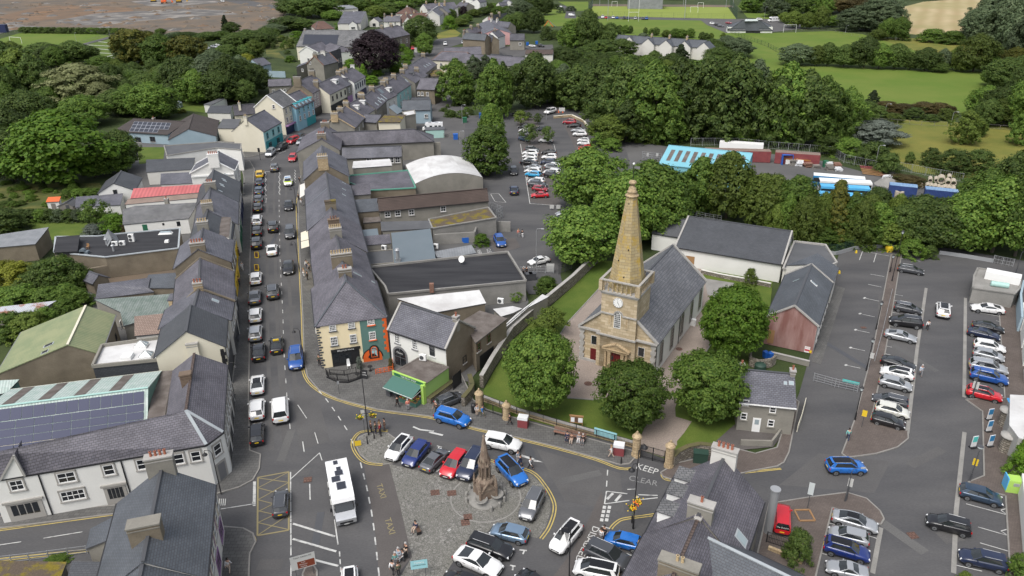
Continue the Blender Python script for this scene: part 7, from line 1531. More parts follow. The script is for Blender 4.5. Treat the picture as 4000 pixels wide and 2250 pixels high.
for x,y,r_,z in((1535,445,.5,0),(1600,450,.62,0),(1640,455,.6,0),(1680,460,.6,0),(1715,466,.55,0),(1750,470,.5,0),(1620,420,.6,1),(1680,420,.6,1),(1728,430,1.05,.9),(1775,478,.7,0),(1815,486,.75,0),(1860,492,.7,0),(1795,455,.75,1.2),(1850,460,.75,1.2),(1805,430,.6,2.0)):
 p=P(8,x,y);b=MB();n_=18;r_*=.82;z*=.82;c=p+VZ(r_+z);u=Ve((-.45,-.9,0)).normalized();i0=len(b.v)
 t_=u.orthogonal().normalized();s_=u.cross(t_);ring=lambda rr,o:[c+u*o+(t_*cos(2*pi*i/n_)+s_*sin(2*pi*i/n_))*rr for i in range(n_)]
 A_,B_,C_,D_=ring(r_,.0),ring(r_*.78,0),ring(r_,-2.4),ring(r_*.78,-2.4)
 for i in range(n_):j=(i+1)%n_;b.poly([A_[i],B_[i],B_[j],A_[j]]);b.poly([A_[j],C_[j],C_[i],A_[i]],0,True);b.poly([B_[i],D_[i],D_[j],B_[j]],0,True)
 TB(b,'concrete_pipe','pipe_concrete',p,'largest concrete pipe at the top of the stack in the depot' if r_>1 else 'short concrete drainage pipe in the stack above the blue containers','pipe',None if r_>1 else 'stacked concrete drainage pipes')
for x,y in((1310,545),(1240,500)):p=P(8,x,y);b=MB();b.cyl(p,p+VZ(1.7),.95,.95,18);b.cyl(p+VZ(1.7),p+VZ(1.72),.35,.35,12,1);TB(b,'concrete_ring',['pipe_concrete','black'],p,'upright concrete manhole ring left of the blue containers' if x>1300 else 'concrete ring half hidden by leaves beside the buses','concrete ring','upright concrete rings in the depot')
b=MB();p=P(8,185,205);b.box(p+Ve((0,.6,0)),2.6,.1,2.6);b.box(p+Ve((-1.3,0,0)),.1,1.3,2.6);b.box(p+Ve((1.3,0,0)),.1,1.3,2.6);b.box(p+VZ(2.6),2.7,1.4,.1);b.box(p+Ve((.3,.2,.1)),1.2,.8,1.2,0,1);TB(b,'open_cabinet',['blue','white'],p,'open fronted blue cabinet before the maroon containers','cabinet')
for i,(x,y)in enumerate(((255,210),(310,215),(400,230),(470,240),(610,235),(690,245),(620,262),(700,265),(1180,330),(1270,310),(1200,350))):p=P(8,x,y);b=MB();[b.box(p+Ve((RU(-.3,.3),RU(-.3,.3),.3*q__)),1.8,1.3,.28,RU(-.3,.3))for q__ in range(rnd.randint(2,5))];TB(b,'pallet_stack',['driftwood','pearl','brick'][i%3],p,'low stack of pallets and building materials in the depot yard','pallets','stacks of pallets and blocks in the depot yard')
b=MB();p=P(8,572,230);b.box(p,1.1,.9,1.7,0,0,1.05);TB(b,'green_bin','mint' if 0 else 'green',p,'green bin beside the pallets in the depot','bin')
for i,(x,y,lb)in enumerate(((1040,290,'dark red stacked steel trusses in the depot'),(1050,320,'pale timber trusses leaning in the depot'))):a,c=P(8,x-100,y-15),P(8,x+110,y+10);b=MB();[b.bar(a+Ve((0,k*.5,.3+k*.25)),c+Ve((0,k*.5,.3+k*.25)),.25,.2)for k in range(4)];TB(b,'truss_stack',['sign_red' if 0 else 'dark_red' if 0 else 'maroon_box','wood'][i],a,lb,'trusses')
p=P(8,1200,405);b=MB();b.lathe(p,[(3.0,0),(2.0,.9),(.8,1.5),(.1,1.7)],12);TB(b,'sand_heap','concrete',p,'pale heap of sand beside the blue containers','heap')
fN('palisade_fence','grey steel palisade fence along the back of the depot','fence',8,[(-780,20),(-300,20),(0,55),(300,80),(640,110),(760,190),(1080,260),(1300,270),(1720,350),(1950,390)],2.4,3.0,'galv',2,.45)
fN('depot_gates','grey mesh gates with notices at the entrance of the depot','gate',7,[(1310,150),(1500,175)],2.2,2.5,'galv',4,.35)
for x,lb in((1362,'left notice on the depot gates'),(1457,'right notice on the depot gates')):pS('gate_notice',lb,7,x,150,1.7,.6,.9,'line',group='white notices on the depot gates')
fN('field_fence','wooden post and rail fence along the meadow','fence',4,[(890,1215),(1180,1235),(1540,1262),(1800,1270)],1.3,4,'driftwood',2)
fN('field_fence','wooden post and rail fence at the right edge of the meadow','fence',4,[(2180,1290),(2480,1310)],1.3,4,'driftwood',2)
# right edge
h=bL('substation','grey concrete walled compound with white sheeted top at the right edge','building',[(8,2070,1330,2.6),(8,2110,1250,2.6),(8,2540,1330,2.6),(8,2530,1449,2.6),(12,2480,60,2.6),(12,2060,0,2.6)],'concrete','concrete',.2,'concrete')
b=MB();a,c=P(8,2180,1330,2.65),P(8,2530,1400,2.65);b.bar(a+VZ(.6),c+VZ(.6),2.0,1.3);b.mk('white_sheeting','white',h.ro,world=True);b=MB();b.cyl(P(8,2240,1400,3.0),P(8,2420,1425,3.0),.45,.45,12);b.mk('tank','mint' if 0 else 'sea_mint',h.ro)
fN('barrier_gate','galvanised gate at the far right corner of the car park','gate',8,[(2260,1195),(2350,1215),(2460,1235)],1.6,2,'galv',3,.4);wR('crash_barrier','long grey crash barrier along the top of the right car park','barrier',8,[(1720,1105),(2000,1145),(2260,1190)],.7,.15,'galv',None)
wR('boundary_wall','pale blue grey wall stepping down the right edge','wall',12,[(2530,60),(2500,200),(2510,440)],2.6,.3,'sky',None)
for i,(x,y)in enumerate(((2540,440),(2555,610),(2570,790),(2590,985))):wR('white_wall',['topmost','second','third','lowest'][i]+' of the white wall panels stepping down the right edge','wall',12,[(x-10,y-150),(x,y)],2.6,.3,'chalk',None,'white wall panels at the right edge')
root=tH('mural_building','white building with blue mural at the right edge','building',tuple(P(12,2560,1449)));q_=[P(12,2432,1075,3.2),P(12,2720,1090,3.2),P(16,2700,100,3.2),P(16,2520,60,3.2),P(12,2425,1380,3.2)];b=MB();g_=MB();g_.slab([v+VZ(.1)for v in q_],.12)
for i in range(5):u,w=q_[i],q_[(i+1)%5];b.poly([dn(u),dn(w),w,u]);b.poly([dn(w),dn(u),u,w])
b.mk('wall','chalk',root);g_.mk('roof','bitumen',root);b=MB();c=P(12,2490,1175,3.25);[b.poly([c+Ve((cos(a)*.5*k,sin(a)*1.6*k,.0))for a in[pi*2*i/14 for i in range(14)]])for k in(1,)];b.mk('mural','bus_blue',root)
h=wR('mural_wall','white wall with blue swirls along the lower right edge','wall',16,[(2520,560),(2560,1000),(2600,1500)],2.0,.3,'chalk',None)
p=P(12,2370,1380);b=MB();b.cyl(p,p+VZ(2.2),.75,.75,14);b.lathe(p+VZ(2.2),[(.95,0),(.95,.18),(.2,.3)],14,1);TB(b,'stone_pier',['rubbly','trim'],p,'round rubble stone pier with slab cap beside the mural building, the farther one','pier','round stone piers at the right edge')
p=P(16,2380,190);b=MB();b.cyl(p,p+VZ(2.2),.75,.75,14);b.lathe(p+VZ(2.2),[(.95,0),(.95,.18),(.2,.3)],14,1);TB(b,'stone_pier',['rubbly','trim'],p,'round rubble stone pier near the lime recycling bank, the nearer one','pier','round stone piers at the right edge')
p=P(16,2440,580);o=tH('recycling_bank','lime green and blue clothes recycling bank at the right edge','recycling bank',p,-.25);Bx('body','lime',o,(0,0,.05),1.5,1.3,1.6,0,0,.92);Bx('side','sky_blue',o,(-.75,0,.3),.1,1.2,1.6);Bx('logo_panel','silver',o,(.1,-.62,1.0),.6,.06,.4)
# far away: pavilion, white terrace, fences
h=hO('pavilion','low white sports pavilion with hipped grey roof and roof lantern','pavilion',(3,2320,205),(3,2490,205),7.0,7,(3,2150,270),3.4,wall='chalk',roof='steel',hip=(8,8));b=MB();c=(h.a+h.c)/2;b.box(c+VZ(6.7),(h.c-h.a).length*.8,2.4,.9,0,0,.8);b.mk('roof_lantern','frost',h.ro);gW(h,'R',2.2,(.04,.1,.16,.22,.28,.34,.75,.82,.9),2.4,.6,nx=1,ny=1,frame='black');p_,n_=h.pl['R'];b=MB()
for x in(2390,2460):rC(b,oP(p_,n_,3,x,305),n_,4.5,3.0,0,.06)
b.mk('shutter_doors','black',h.ro)
ra,rb_=P(3,1060,352,8.4),P(3,1960,405,8.4)
h=hO('white_terrace','row of white terraced houses with dark roofs seen from behind','terrace',(3,1060,350),(3,1960,408),8.6,5,(3,1420,445),5.8,wall='ivory',roof='steel',rG='coal');gW(h,'R',2.2,(.43,.62,.82),1.0,1.4,name='window')
for t in(.40,.60,.79):sT(h,t,.8,1.2,1.2,3,'sand','buff')
WT=h
for i,(x,y0)in enumerate(((1180,372),(1368,390),(1548,405),(1735,415),(1930,430))):
 a=P(3,x,y0,8.4);c=a.copy();d_=h.R;e=a-h.R*7;hh=hO('rear_gable',['leftmost','second','middle','fourth','rightmost'][i]+' white gabled rear wing of the far white terrace','house',dn(a)+h.R*.0,dn(e),8.4,3.2,3.2,5.8,wall='ivory',roof='steel',group='rear gables of the far white terrace',gut=None)
 if i==2:gW(hh,'A',1.4,(.7,),1.6,1.8)
fN('pitch_fence','tall dark mesh fence around the artificial pitch','fence',3,[(770,162),(1500,178),(2258,196)],3.6,9,'pine',4,1.5);fN('pitch_fence','tall net fence at the left end of the artificial pitch','fence',3,[(768,160),(812,62)],7,8,'pine',6,1.2);fN('pitch_fence','tall net fence at the right end of the artificial pitch','fence',3,[(2260,194),(2190,72)],7,8,'pine',6,1.2)
fN('pitch_fence','green fence between the two grass pitches','fence',3,[(2190,330),(2400,410),(2576,475)],2.2,5,'pine',3,.8);fN('pitch_fence','green fence running down to the tree line','fence',4,[(0,475),(80,520),(150,545)],2.2,5,'pine',3,.8)
fN('field_fence','white rail fence beside the pavilion','fence',4,[(130,318),(550,312),(640,312),(760,345),(920,375)],1.3,6,'driftwood',2)
def goal(lB,r,a,c,hh,mat='white'):
 p0,p1=P(r,*a),P(r,*c);b=MB();w=.14
 for p in(p0,p1):b.box(p,w,w,hh)
 b.bar(p0+VZ(hh*.42 if hh>6 else hh),p1+VZ(hh*.42 if hh>6 else hh),w,w);TB(b,'goalposts',mat,p0,lB,'goal')
goal('tall H shaped goalposts in front of the artificial pitch',3,(1170,215),(1270,215),14);goal('white goal frame at the far side of the artificial pitch, leftmost',3,(1003,66),(1057,66),4);goal('white goal frame at the far right of the artificial pitch',3,(1866,80),(1922,82),4);goal('white goal frame on the right half of the pitch',3,(1793,124),(1868,126),4);goal('white goal on the grass pitch by the pavilion',4,(152,328),(278,328),4.4);goal('white goal on the left playing field',1,(108,430),(222,438),3.4);goal('far goal frame near the middle of the artificial pitch',3,(1375,66),(1430,66),4)
fN('timber_fence','brown timber rail fence beside the left playing field','fence',1,[(800,430),(920,405),(1040,365),(1200,345)],1.2,4,'driftwood',3);fN('timber_fence','rail fence along the top of the left playing field','fence',1,[(0,360),(200,322),(400,310),(700,325),(920,330)],1.2,5,'driftwood',2)
b=MB();p=P(1,35,325);b.box(p,6,3,5);TB(b,'blue_container','navy',p,'dark blue container at the left edge of the playing field','container')
for x,y,lb in((365,270,'orange and blue slide frame in the park'),):p=P(3,x,y);b=MB();b.bar(p+Ve((-3,0,0)),p+VZ(4),.4,.4);b.bar(p+Ve((3,0,0)),p+VZ(4),.4,.4);b.bar(p+VZ(4),p+Ve((5,0,0)),.8,.3,1);TB(b,'playground_frame',['orange','grey'],p,lb,'play frame')
bL('white_hall','white louvred building beyond the artificial pitch','building',[(3,1165,-22,8),(3,1520,-18,8),(3,1520,-40,8),(3,1165,-44,8)],'metal_grey','metal_grey')
for nm,x,y,m,lb in(('excavator',1650,35,'orange','orange excavator on the building site'),('dumper',1545,20,'gold','yellow dumper beside the orange excavator'),('dumper',1800,25,'gold','yellow digger right of the orange excavator')):
 p=P(1,x,y);o=tH(nm,lb,'digger',p,.2);b=MB();b.box((0,0,1.2),4.2,3,1.6);b.box((1.0,.6,2.8),1.8,1.5,1.6);b.mk('body',m,o,0,0);b=MB();b.box((0,1.3,0),4.8,.8,1.2);b.box((0,-1.3,0),4.8,.8,1.2);b.mk('tracks','black',o,0,0);b=MB();b.bar((1.5,0,2.4),(5,0,5),.6,.6);b.bar((5,0,5),(7.5,0,2),.5,.5);b.box((7.5,0,.8),1.2,1.4,1.2);b.mk('arm',m,o,0,0)
h=far('cream back house with slate roof and white stack behind the corner shop',(1,2340,1062),(1,2560,1045),7.4,3.4,(1,2440,1116),5.4,'cream','plum',st=((.3,.7,1.1,.6,2,'cream','buff'),))
bL('cream_annex','cream annex with flat grey roof between the bungalow and the corner shop','building',[(1,2190,1290,4),(1,2240,1200,4.4),(1,2420,1200,4.4),(1,2380,1295,4)],'cream','ash')
h=bL('slate_outbuilding','low dark slate roof with two roof windows near the small lawn','outbuilding',[(1,2085,1135,2.8),(1,2115,1068,3.6),(1,2330,1065,3.6),(1,2315,1142,2.8)],'ivory','coal')
bL('garden_room','long low white garden room with grey roof beside the lawn','outbuilding',[(1,2130,1058,2.6),(1,2275,985,2.6),(1,2255,975,2.8),(1,2050,1050,2.8)],'chalk','ash')
p=P(1,1785,1080);b=MB();b.box(p,3.2,2.2,1.6);b.box(p+VZ(1.6),3.2,2.2,.9,0,0,.3);TB(b,'greenhouse','glazing',p,'small glass greenhouse at the left of the small back lawn','greenhouse')
far('mossy edged back extensions behind the top terrace',(2,1700,712),(2,1850,700),4.4,2,(2,1780,770),3.6,'stucco','moss')
far('slate roofed cross wing behind the upper terrace',(2,1590,735),(2,1640,700),7.4,3,(2,1660,800),5.4,'stucco','plum',st=((.5,*B4),))
far('small brown rendered wing under the top terrace',(2,1560,985),(2,1740,975),4.6,2,(2,1650,1030),3.4,'umber','coal')
far('grey slate roofs stepping up to the upper road',(2,2120,290),(2,2260,265),7.6,3.4,(2,2190,330),5.2,'stucco','plum',st=((.3,*B4),(.8,*B4)))
far('low grey row behind the long cream house',(2,2360,545),(2,2574,560),5.8,3,(2,2460,590),4.2,'umber','slate')
far('white gabled wing beside the church hall',(2,860,470),(2,800,455),7.6,3,3,5.4,'chalk','plum',cO='white')
far('row of pale houses running up to the top edge',(2,2330,165),(2,2520,130),8,4,(2,2430,190),5.4,'ivory','slate',st=((.2,*B4),(.6,*B4)))
# -- memorial fountain
fc=P(14,2310,655);FH=hgt(P(14,2295,640),14,0)
root=tH('memorial_fountain','brown sandstone memorial fountain with pinnacled spire in the cobbled square','fountain',fc)
b=MB();b.lathe(fc,[(2.0,0),(2.0,.22),(1.55,.23),(1.55,.45),(1.2,.46),(1.2,.5)],24);b.mk('base_steps','concrete',root)
b=MB()
for i in range(48):a0,a1=pi*2*i/48,pi*2*(i+1)/48;b.poly([fc+Ve((cos(a)*r_,sin(a)*r_,.03))for r_,a in((3.75,a0),(3.9,a0),(3.9,a1),(3.75,a1))])
b.mk('ring_kerb','concrete',root);b=MB();k=FH/9.5
b.box(fc+VZ(.4),1.9,1.9,1.5*k,.4);b.box(fc+VZ(.4+1.5*k),2.1,2.1,.18,.4);b.lathe(fc+VZ(.5+1.6*k),[(1.05,0),(.92,.6*k),(1.0,.7*k),(.72,.95*k)],8,0,False)
b.mk('pedestal','fountain_stone',root);b=MB()
for i in range(4):
 a=.4+i*pi/2;d_=Ve((cos(a),sin(a),0));t_=Ve((-d_.y,d_.x,0));c=fc+d_*.96
 b.poly([c-t_*.8+VZ(1.8*k),c+t_*.8+VZ(1.8*k),c+VZ(3.0*k)]);b.bar(c-t_*.85+VZ(1.8*k),c+VZ(3.05*k),.3,.14);b.bar(c+t_*.85+VZ(1.8*k),c+VZ(3.05*k),.3,.14)
 e=fc+(d_+t_)*.92;b.cyl(e+VZ(.4),e+VZ(2.4*k),.17,.15,8);b.cyl(e+VZ(2.4*k),e+VZ(3.5*k),.18,.02,6)
b.mk('gables','fountain_stone',root);b=MB();z1,z2=2.9*k,5.2*k
b.lathe(fc,[(.72,z1),(.62,z1+.3),(.36,z1+.32),(.36,z2-.3),(.66,z2-.25),(.66,z2)],8,0,False)
for i in range(8):a=i*pi/4+.2;e=fc+Ve((cos(a)*.58,sin(a)*.58,0));b.cyl(e+VZ(z1+.2),e+VZ(z2-.2),.09,.09,6);b.cyl(e+VZ(z2),e+VZ(z2+.9*k),.13,.02,5);m_=fc+Ve((cos(a+.39)*.6,sin(a+.39)*.6,z2));b.cyl(m_,m_+VZ(.5),.22,.02,4)
b.mk('arcade','fountain_stone',root);b=MB();b.lathe(fc,[(.60,z2),(.52,z2+.5*k),(.56,z2+.55*k),(.36,z2+1.9*k),(.40,z2+1.95*k),(.22,z2+2.9*k),(.25,z2+2.95*k),(.10,FH-.35),(.17,FH-.3),(.05,FH-.1),(.01,FH)],8,0,False);b.mk('spire','fountain_stone',root)
for a in(-1.9,-.35):c=fc+Ve((cos(a),sin(a),0))*1.35;b=MB();b.lathe(c,[(.35,.45),(.4,.55),(.72,.8),(.72,.95),(.62,.95),(.5,.72),(.02,.7)],16);b.mk('basin','concrete',root)
for i,(x,y)in enumerate(((2155,560),(2118,630),(2118,688),(2368,775),(2450,735),(2497,678),(2503,612),(2462,555))):
 p=P(14,x,y+18);b=MB();b.cyl(p,p+VZ(.6),.2,.16,8);b.lathe(p+VZ(.6),[(.16,0),(.12,.1),(.02,.14)],8);TB(b,'stone_bollard','concrete',p,'short pale stone bollard in the ring around the memorial fountain','bollard','stone bollards around the fountain')
# -- cars
X={'rim':'black'};BR={'roof':'gloss'}
cR('in the row topping the cobbled square','cars parked on the cobbled square',[
 (14,'hatch','white',(1340,265),(1530,55),'with glass roof',BR),(14,'hatch','dark blue',(1515,325),(1700,110)),(14,'sedan','grey',(1905,170),(1690,375)),(14,'hatch','red',(1900,440),(2085,205)),(14,'suv','navy',(2075,470),(2250,205))])
cR('parked on the fountain side of the square','cars parked on the cobbled square',[
 (15,'suv','bright blue',(110,520),(-110,290),'with black roof',BR),(15,'suv','grey',(130,870),(265,600)),(14,'hatch','light blue',(2362,965),(2735,1055)),(14,'estate','black',(2570,1220),(2150,1075)),(14,'coupe','white',(2455,1400),(2022,1210)),(14,'sedan','black',(1880,1440),(2300,1560),'cut by the bottom edge')])
cR('in the disabled bays of the square','cars in the disabled bays',[
 (15,'hatch','bright blue',(945,1045),(1290,1130),'with an open door'),(15,'suv','dark grey',(1180,1345),(755,1150)),(15,'mpv','white',(620,1345),(1075,1440),'with a glass roof',BR)])
car('suv','white',15,(430,1190),(650,930),'white SUV with glass roof driving between the cobbles and the disabled bays',roof='gloss');car('suv','white',15,(85,150),(-275,75),'white SUV driving past the top of the square by the fountain spire')
car('hatch','black',15,(140,1449),(280,1560),'black car roof just entering at the bottom edge');car('hatch','white',14,(948,1640),(943,1405),'white car with black roof entering at the bottom edge of the main street',roof='gloss')
car('suv','dark grey',14,(255,590),(242,830),'dark grey crossover stopped in the yellow box junction');car('van','white',10,(242,1120),(252,1345),'white taxi van driving up the main street');car('suv','blue',10,(403,815),(403,625),'blue SUV driving down past the yellow corner house')
car('suv','bright blue',10,(2140,1355),(1820,1265),'bright blue crossover driving along beside the greengrocer');car('suv','dark grey',10,(2070,1075),(1830,1175),'dark grey SUV parked on the pavement beside the lime green shop')
o=car('sedan','black',10,(210,490),(205,645),'black taxi with yellow roof sign driving up the main street');b=MB();b.box((-.3,0,1.43),.22,.85,.17,0,0,.9);inst('taxi_sign',mM(b,'taxi_sign',['yellow']),o)
KB='at the left street kerb'
def kerb(y0,y1,x0,x1):return(0,x1,y1),(0,x0,y0)
rows=[]
for kind,colr,x,y0,y1 in(('mpv','black',646,1116,1066),('hatch','white',646,1054,1005),('sedan','white',647,990,944),('sedan','black',650,905,864),('hatch','silver',642,857,819),('hatch','white',642,811,775),('sedan','grey',640,764,730),('hatch','white',643,719,682),('suv','black',645,628,597),('hatch','black',646,594,570),('suv','white',646,569,543),('hatch','black',648,536,509),('hatch','dark grey',650,513,491),('hatch','slate blue',651,491,470),('hatch','navy',652,470,448),('hatch','yellow',653,446,431)):
 rows.append((0,kind,colr,(x+1.5,y1),(x,y0)))
rows[2]=rows[2]+('with black glass roof',BR);cR(KB,'cars parked along the left kerb of the main street',rows)
MS='driving on the main street'
for kind,colr,r,f,b_,lb in(('sedan','black',6,(325,1310),(325,1175),'coming down the main street nearest the corner house terrace'),('suv','dark grey',10,(165,-30),(172,105),'going up the main street, rear lights showing, just above the taxi'),('sedan','white',6,(160,1015),(161,1112),'going up the middle of the main street'),('mpv','dark grey',6,(343,968),(340,825),'coming down the main street level with the awnings'),
 ('suv','black',6,(170,785),(172,885),'going up the main street behind the white saloon'),('sedan','black',6,(328,675),(328,562),'coming down the main street behind the people carrier'),('suv','grey',6,(183,202),(186,280),'going up the main street past the yellow car'),('hatch','red',6,(350,182),(388,102),'coming round the bend at the top of the street'),('mpv','silver',6,(112,128),(180,58),'parked at the top left corner of the street'),('suv','black',6,(205,62),(305,10),'parked behind the silver people carrier'),('mpv','red',2,(320,1440),(420,1395),'parked outside the canopied shop at the bend'),('hatch','dark grey',2,(410,1395),(470,1360),'parked beyond the red people carrier'),('hatch','silver',2,(425,1449),(490,1405),'partly hidden by the slate roof at the bend')):
 car(kind,colr,r,f,b_,f'{colr} {CARW[kind]} {lb}','cars on the main street')
o=car('hatch','white',6,(322,432),(322,330),'white and fluorescent yellow patrol car coming down the main street');b=MB();b.box((.9,0,.93),1.3,1.45,.07);b.box((0,.905,.55),3.4,.03,.3);b.box((0,-.905,.55),3.4,.03,.3);inst('reflective_panels',mM(b,'reflective_panels',['fluor']),o);b=MB();b.box((-.4,0,1.47),.3,1.1,.12);inst('light_bar',mM(b,'light_bar',['bus_blue']),o)
# back car park
CP='in the back car park left column'
cR(CP,'cars in the back car park',[(7,'sedan','red',(188,512),(368,508)),(7,'hatch','dark red',(358,455),(208,440)),(7,'hatch','dark grey',(348,415),(165,400)),(7,'hatch','white',(165,362),(328,375),'behind the dark grey hatchback'),(7,'suv','turquoise blue',(138,298),(285,312)),(7,'hatch','white',(125,265),(295,278),'behind the turquoise SUV'),(7,'sedan','silver',(128,228),(298,240)),(7,'sedan','black',(262,195),(88,182)),(7,'hatch','white',(115,148),(252,160),'behind the black saloon'),(7,'hatch','white',(108,118),(255,130),'fourth from the young trees'),(7,'hatch','white',(102,88),(268,95),'second from the young trees'),(7,'suv','dark grey',(270,60),(135,52)),
  (3,'hatch','slate blue',(160,1405),(85,1390)),(3,'hatch','grey',(75,1340),(180,1350)),(3,'hatch','white',(85,1305),(175,1310),'nearest the far young tree'),(3,'suv','black',(65,1275),(185,1285))])
cR('in the back car park right column','cars in the back car park',[(7,'suv','black',(485,325),(330,305),'at the near end'),(7,'hatch','white',(315,275),(485,290)),(7,'hatch','grey',(490,242),(332,232)),(7,'sedan','white',(328,205),(485,215)),(7,'hatch','navy',(282,180),(440,180)),(7,'suv','white',(298,130),(452,135)),(7,'sedan','black',(296,78),(445,82)),(3,'hatch','white',(265,1410),(412,1412),'between the two young trees'),(3,'estate','dark grey',(222,1300),(356,1290))])
cR('in the back car park edge row','cars in the back car park',[(7,'hatch','red',(660,40),(805,38)),(3,'hatch','white',(655,1435),(790,1440),'next to the red hatchback'),(3,'hatch','white',(660,1405),(780,1408),'third from the near end'),(3,'suv','white',(610,1348),(755,1352)),(3,'sedan','silver',(592,1308),(742,1310)),(3,'sedan','black',(552,1260),(695,1262)),(3,'suv','dark red',(508,1228),(645,1232))])
for kind,colr,r,f,b_,lb in(('suv','white',3,(330,1140),(438,1110),'beside the cones at the car park entrance'),('estate','black',3,(0,1150),(105,1130),'under the trees at the top of the back car park'),('hatch','black',7,(18,305),(15,240),'driving through the back car park, upper of two'),('sedan','navy',7,(22,430),(20,498),'driving through the back car park, rear plate showing'),('hatch','silver',7,(465,700),(585,690),'half under the tree by the white signs'),('hatch','black',7,(460,740),(560,738),'half under the big tree, middle of three'),('hatch','white',7,(485,785),(600,775),'half under the big tree, nearest of three'),('sedan','white',7,(168,1195),(368,1150),'parked in front of the disabled bay in the back car park'),('hatch','blue',6,(2478,1030),(2425,925),'parked in the bay beside the service yard wall')):car(kind,colr,r,f,b_,f'{colr} {CARW[kind]} {lb}','cars in the back car park')
# right car park
cR('in the right car park left row','cars in the right hand car park',[(12,'hatch','black',(1385,1375),(1040,1290)),(12,'hatch','pearl white',(1430,1270),(1080,1185)),(12,'estate','dark grey',(1055,1085),(1400,1160)),(12,'hatch','silver',(1455,1000),(1118,920)),(12,'hatch','white',(1128,815),(1470,890),'with black roof',{'roof':'gloss'}),(12,'coupe','black',(1488,800),(1138,710)),(12,'coupe','silver',(1500,515),(1172,445)),(12,'suv','black',(1218,320),(1552,365)),(12,'suv','dark grey',(1548,235),(1272,180)),(8,'estate','dark grey',(1572,1285),(1305,1240),'alone at the far end')])
cR('in the right car park right row','cars in the right hand car park',[(12,'suv','red',(2358,1110),(1990,1025),'with a black roof',{'roof':'gloss'}),(12,'suv','blue',(2418,940),(2028,855)),(12,'suv','silver',(2412,840),(2020,765)),(12,'hatch','silver',(2385,710),(2062,635)),(12,'suv','white',(2388,620),(2072,560)),(12,'sedan','navy',(2340,495),(2005,420)),(12,'sedan','black',(2378,420),(2052,360)),(12,'coupe','white',(2042,185),(2374,225))])
car('suv','white',12,(1760,160),(1760,285),'white crossover with black roof driving up the right hand car park',roof='gloss')
car('suv','bright blue',16,(978,350),(592,345),'bright blue crossover with dark roof crossing the right hand junction',roof='gloss');car('hatch','slate blue',16,(2365,690),(1925,575),'slate blue hatchback in the bay below the lamp with the yellow sign');car('suv','black',16,(1590,870),(2040,985),'black SUV pulling out of the right hand bays');car('suv','navy',16,(1925,1230),(2395,1340),'navy SUV in the lowest bay at the right edge')
cR('in the bays beside the brown paved island','cars beside the brown paved island',[(16,'sports','silver',(578,1330),(1012,1425)),(16,'suv','dark blue',(1028,1250),(560,1120),'with black roof',{'roof':'gloss'}),(16,'hatch','silver',(605,985),(1015,1085)),(16,'sedan','silver',(1112,960),(645,830),'with black roof',{'roof':'gloss'})])
o=car('van','red',16,(135,730),(140,1010),'small red van with black rear window lettering beside the flue');b=MB();b.box((-2.30,0,.95),.06,1.45,.62);inst('rear_window_panel',mM(b,'rear_window_panel',['gloss']),o);tm=tX('The Dolphin',.27);tm.materials.clear();tm.materials.append(MATS['white']);t_=inst('lettering',tm,o,None,(-2.34,0,1.38),(pi/2,0,-pi/2))
# far cars
for i,(x,y,c,k_)in enumerate(((840,172,'dark grey','hatch'),(912,172,'white','suv'),(945,176,'red','hatch'),(1018,176,'white','hatch'),(1055,180,'blue','hatch'),(1128,184,'black','suv'),(1165,183,'slate blue','hatch'),(1240,185,'silver','estate'),(1318,187,'dark grey','hatch'),(1352,187,'blue','suv'))):car(k_,c,3,(x,y+4),(x,y-4),f"tiny {c} {CARW[k_]} {'at the left end of' if i == 0 else 'in'} the line along the artificial pitch fence",'cars along the artificial pitch',simple=True)
for x,y,c,k_,lb in((2020,235,'white','suv','left of the pavilion, nearest the field'),(2062,246,'black','suv','left of the pavilion between two others'),(2100,260,'dark grey','estate','right beside the pavilion corner'),(2180,228,'dark red','estate','behind the pavilion roof corner'),(2490,192,'white','suv','on the road above the pavilion'),(600,152,'white','van','on the park path'),(480,66,'white','hatch','by the park hedges'),(205,460,'white','hatch','between the two blue bins'),(290,460,'black','suv','right of the blue bins')):car(k_,c,3,(x+28,y+3),(x-28,y),f'{c} {CARW[k_]} {lb}','far off cars',simple=True)
for x,y,c,k_,lb in((2155,470,'silver','sedan','nearest in the gap between the dark trees'),(2208,452,'white','sedan','second in the gap between the dark trees'),(2245,440,'dark grey','sedan','half hidden in the gap between the dark trees'),(2080,485,'silver','hatch','under leaves in the gap between the trees'),(2240,14,'white','suv','on the building site road')):car(k_,c,1,(x+55,y+6),(x-55,y-6)if x<2241 or y>100 else(x-30,y),f'{c} {CARW[k_]} {lb}','far off cars',simple=True)
for x,y,c,k_,lb in((1575,485,'red','hatch','in the shade under the street tree'),(1900,440,'white','hatch','on the upper road'),(2080,425,'silver','hatch','parked on the upper road')):car(k_,c,2,(x+5,y+22),(x,y-18),f'{c} {CARW[k_]} {lb}','far off cars',simple=True)
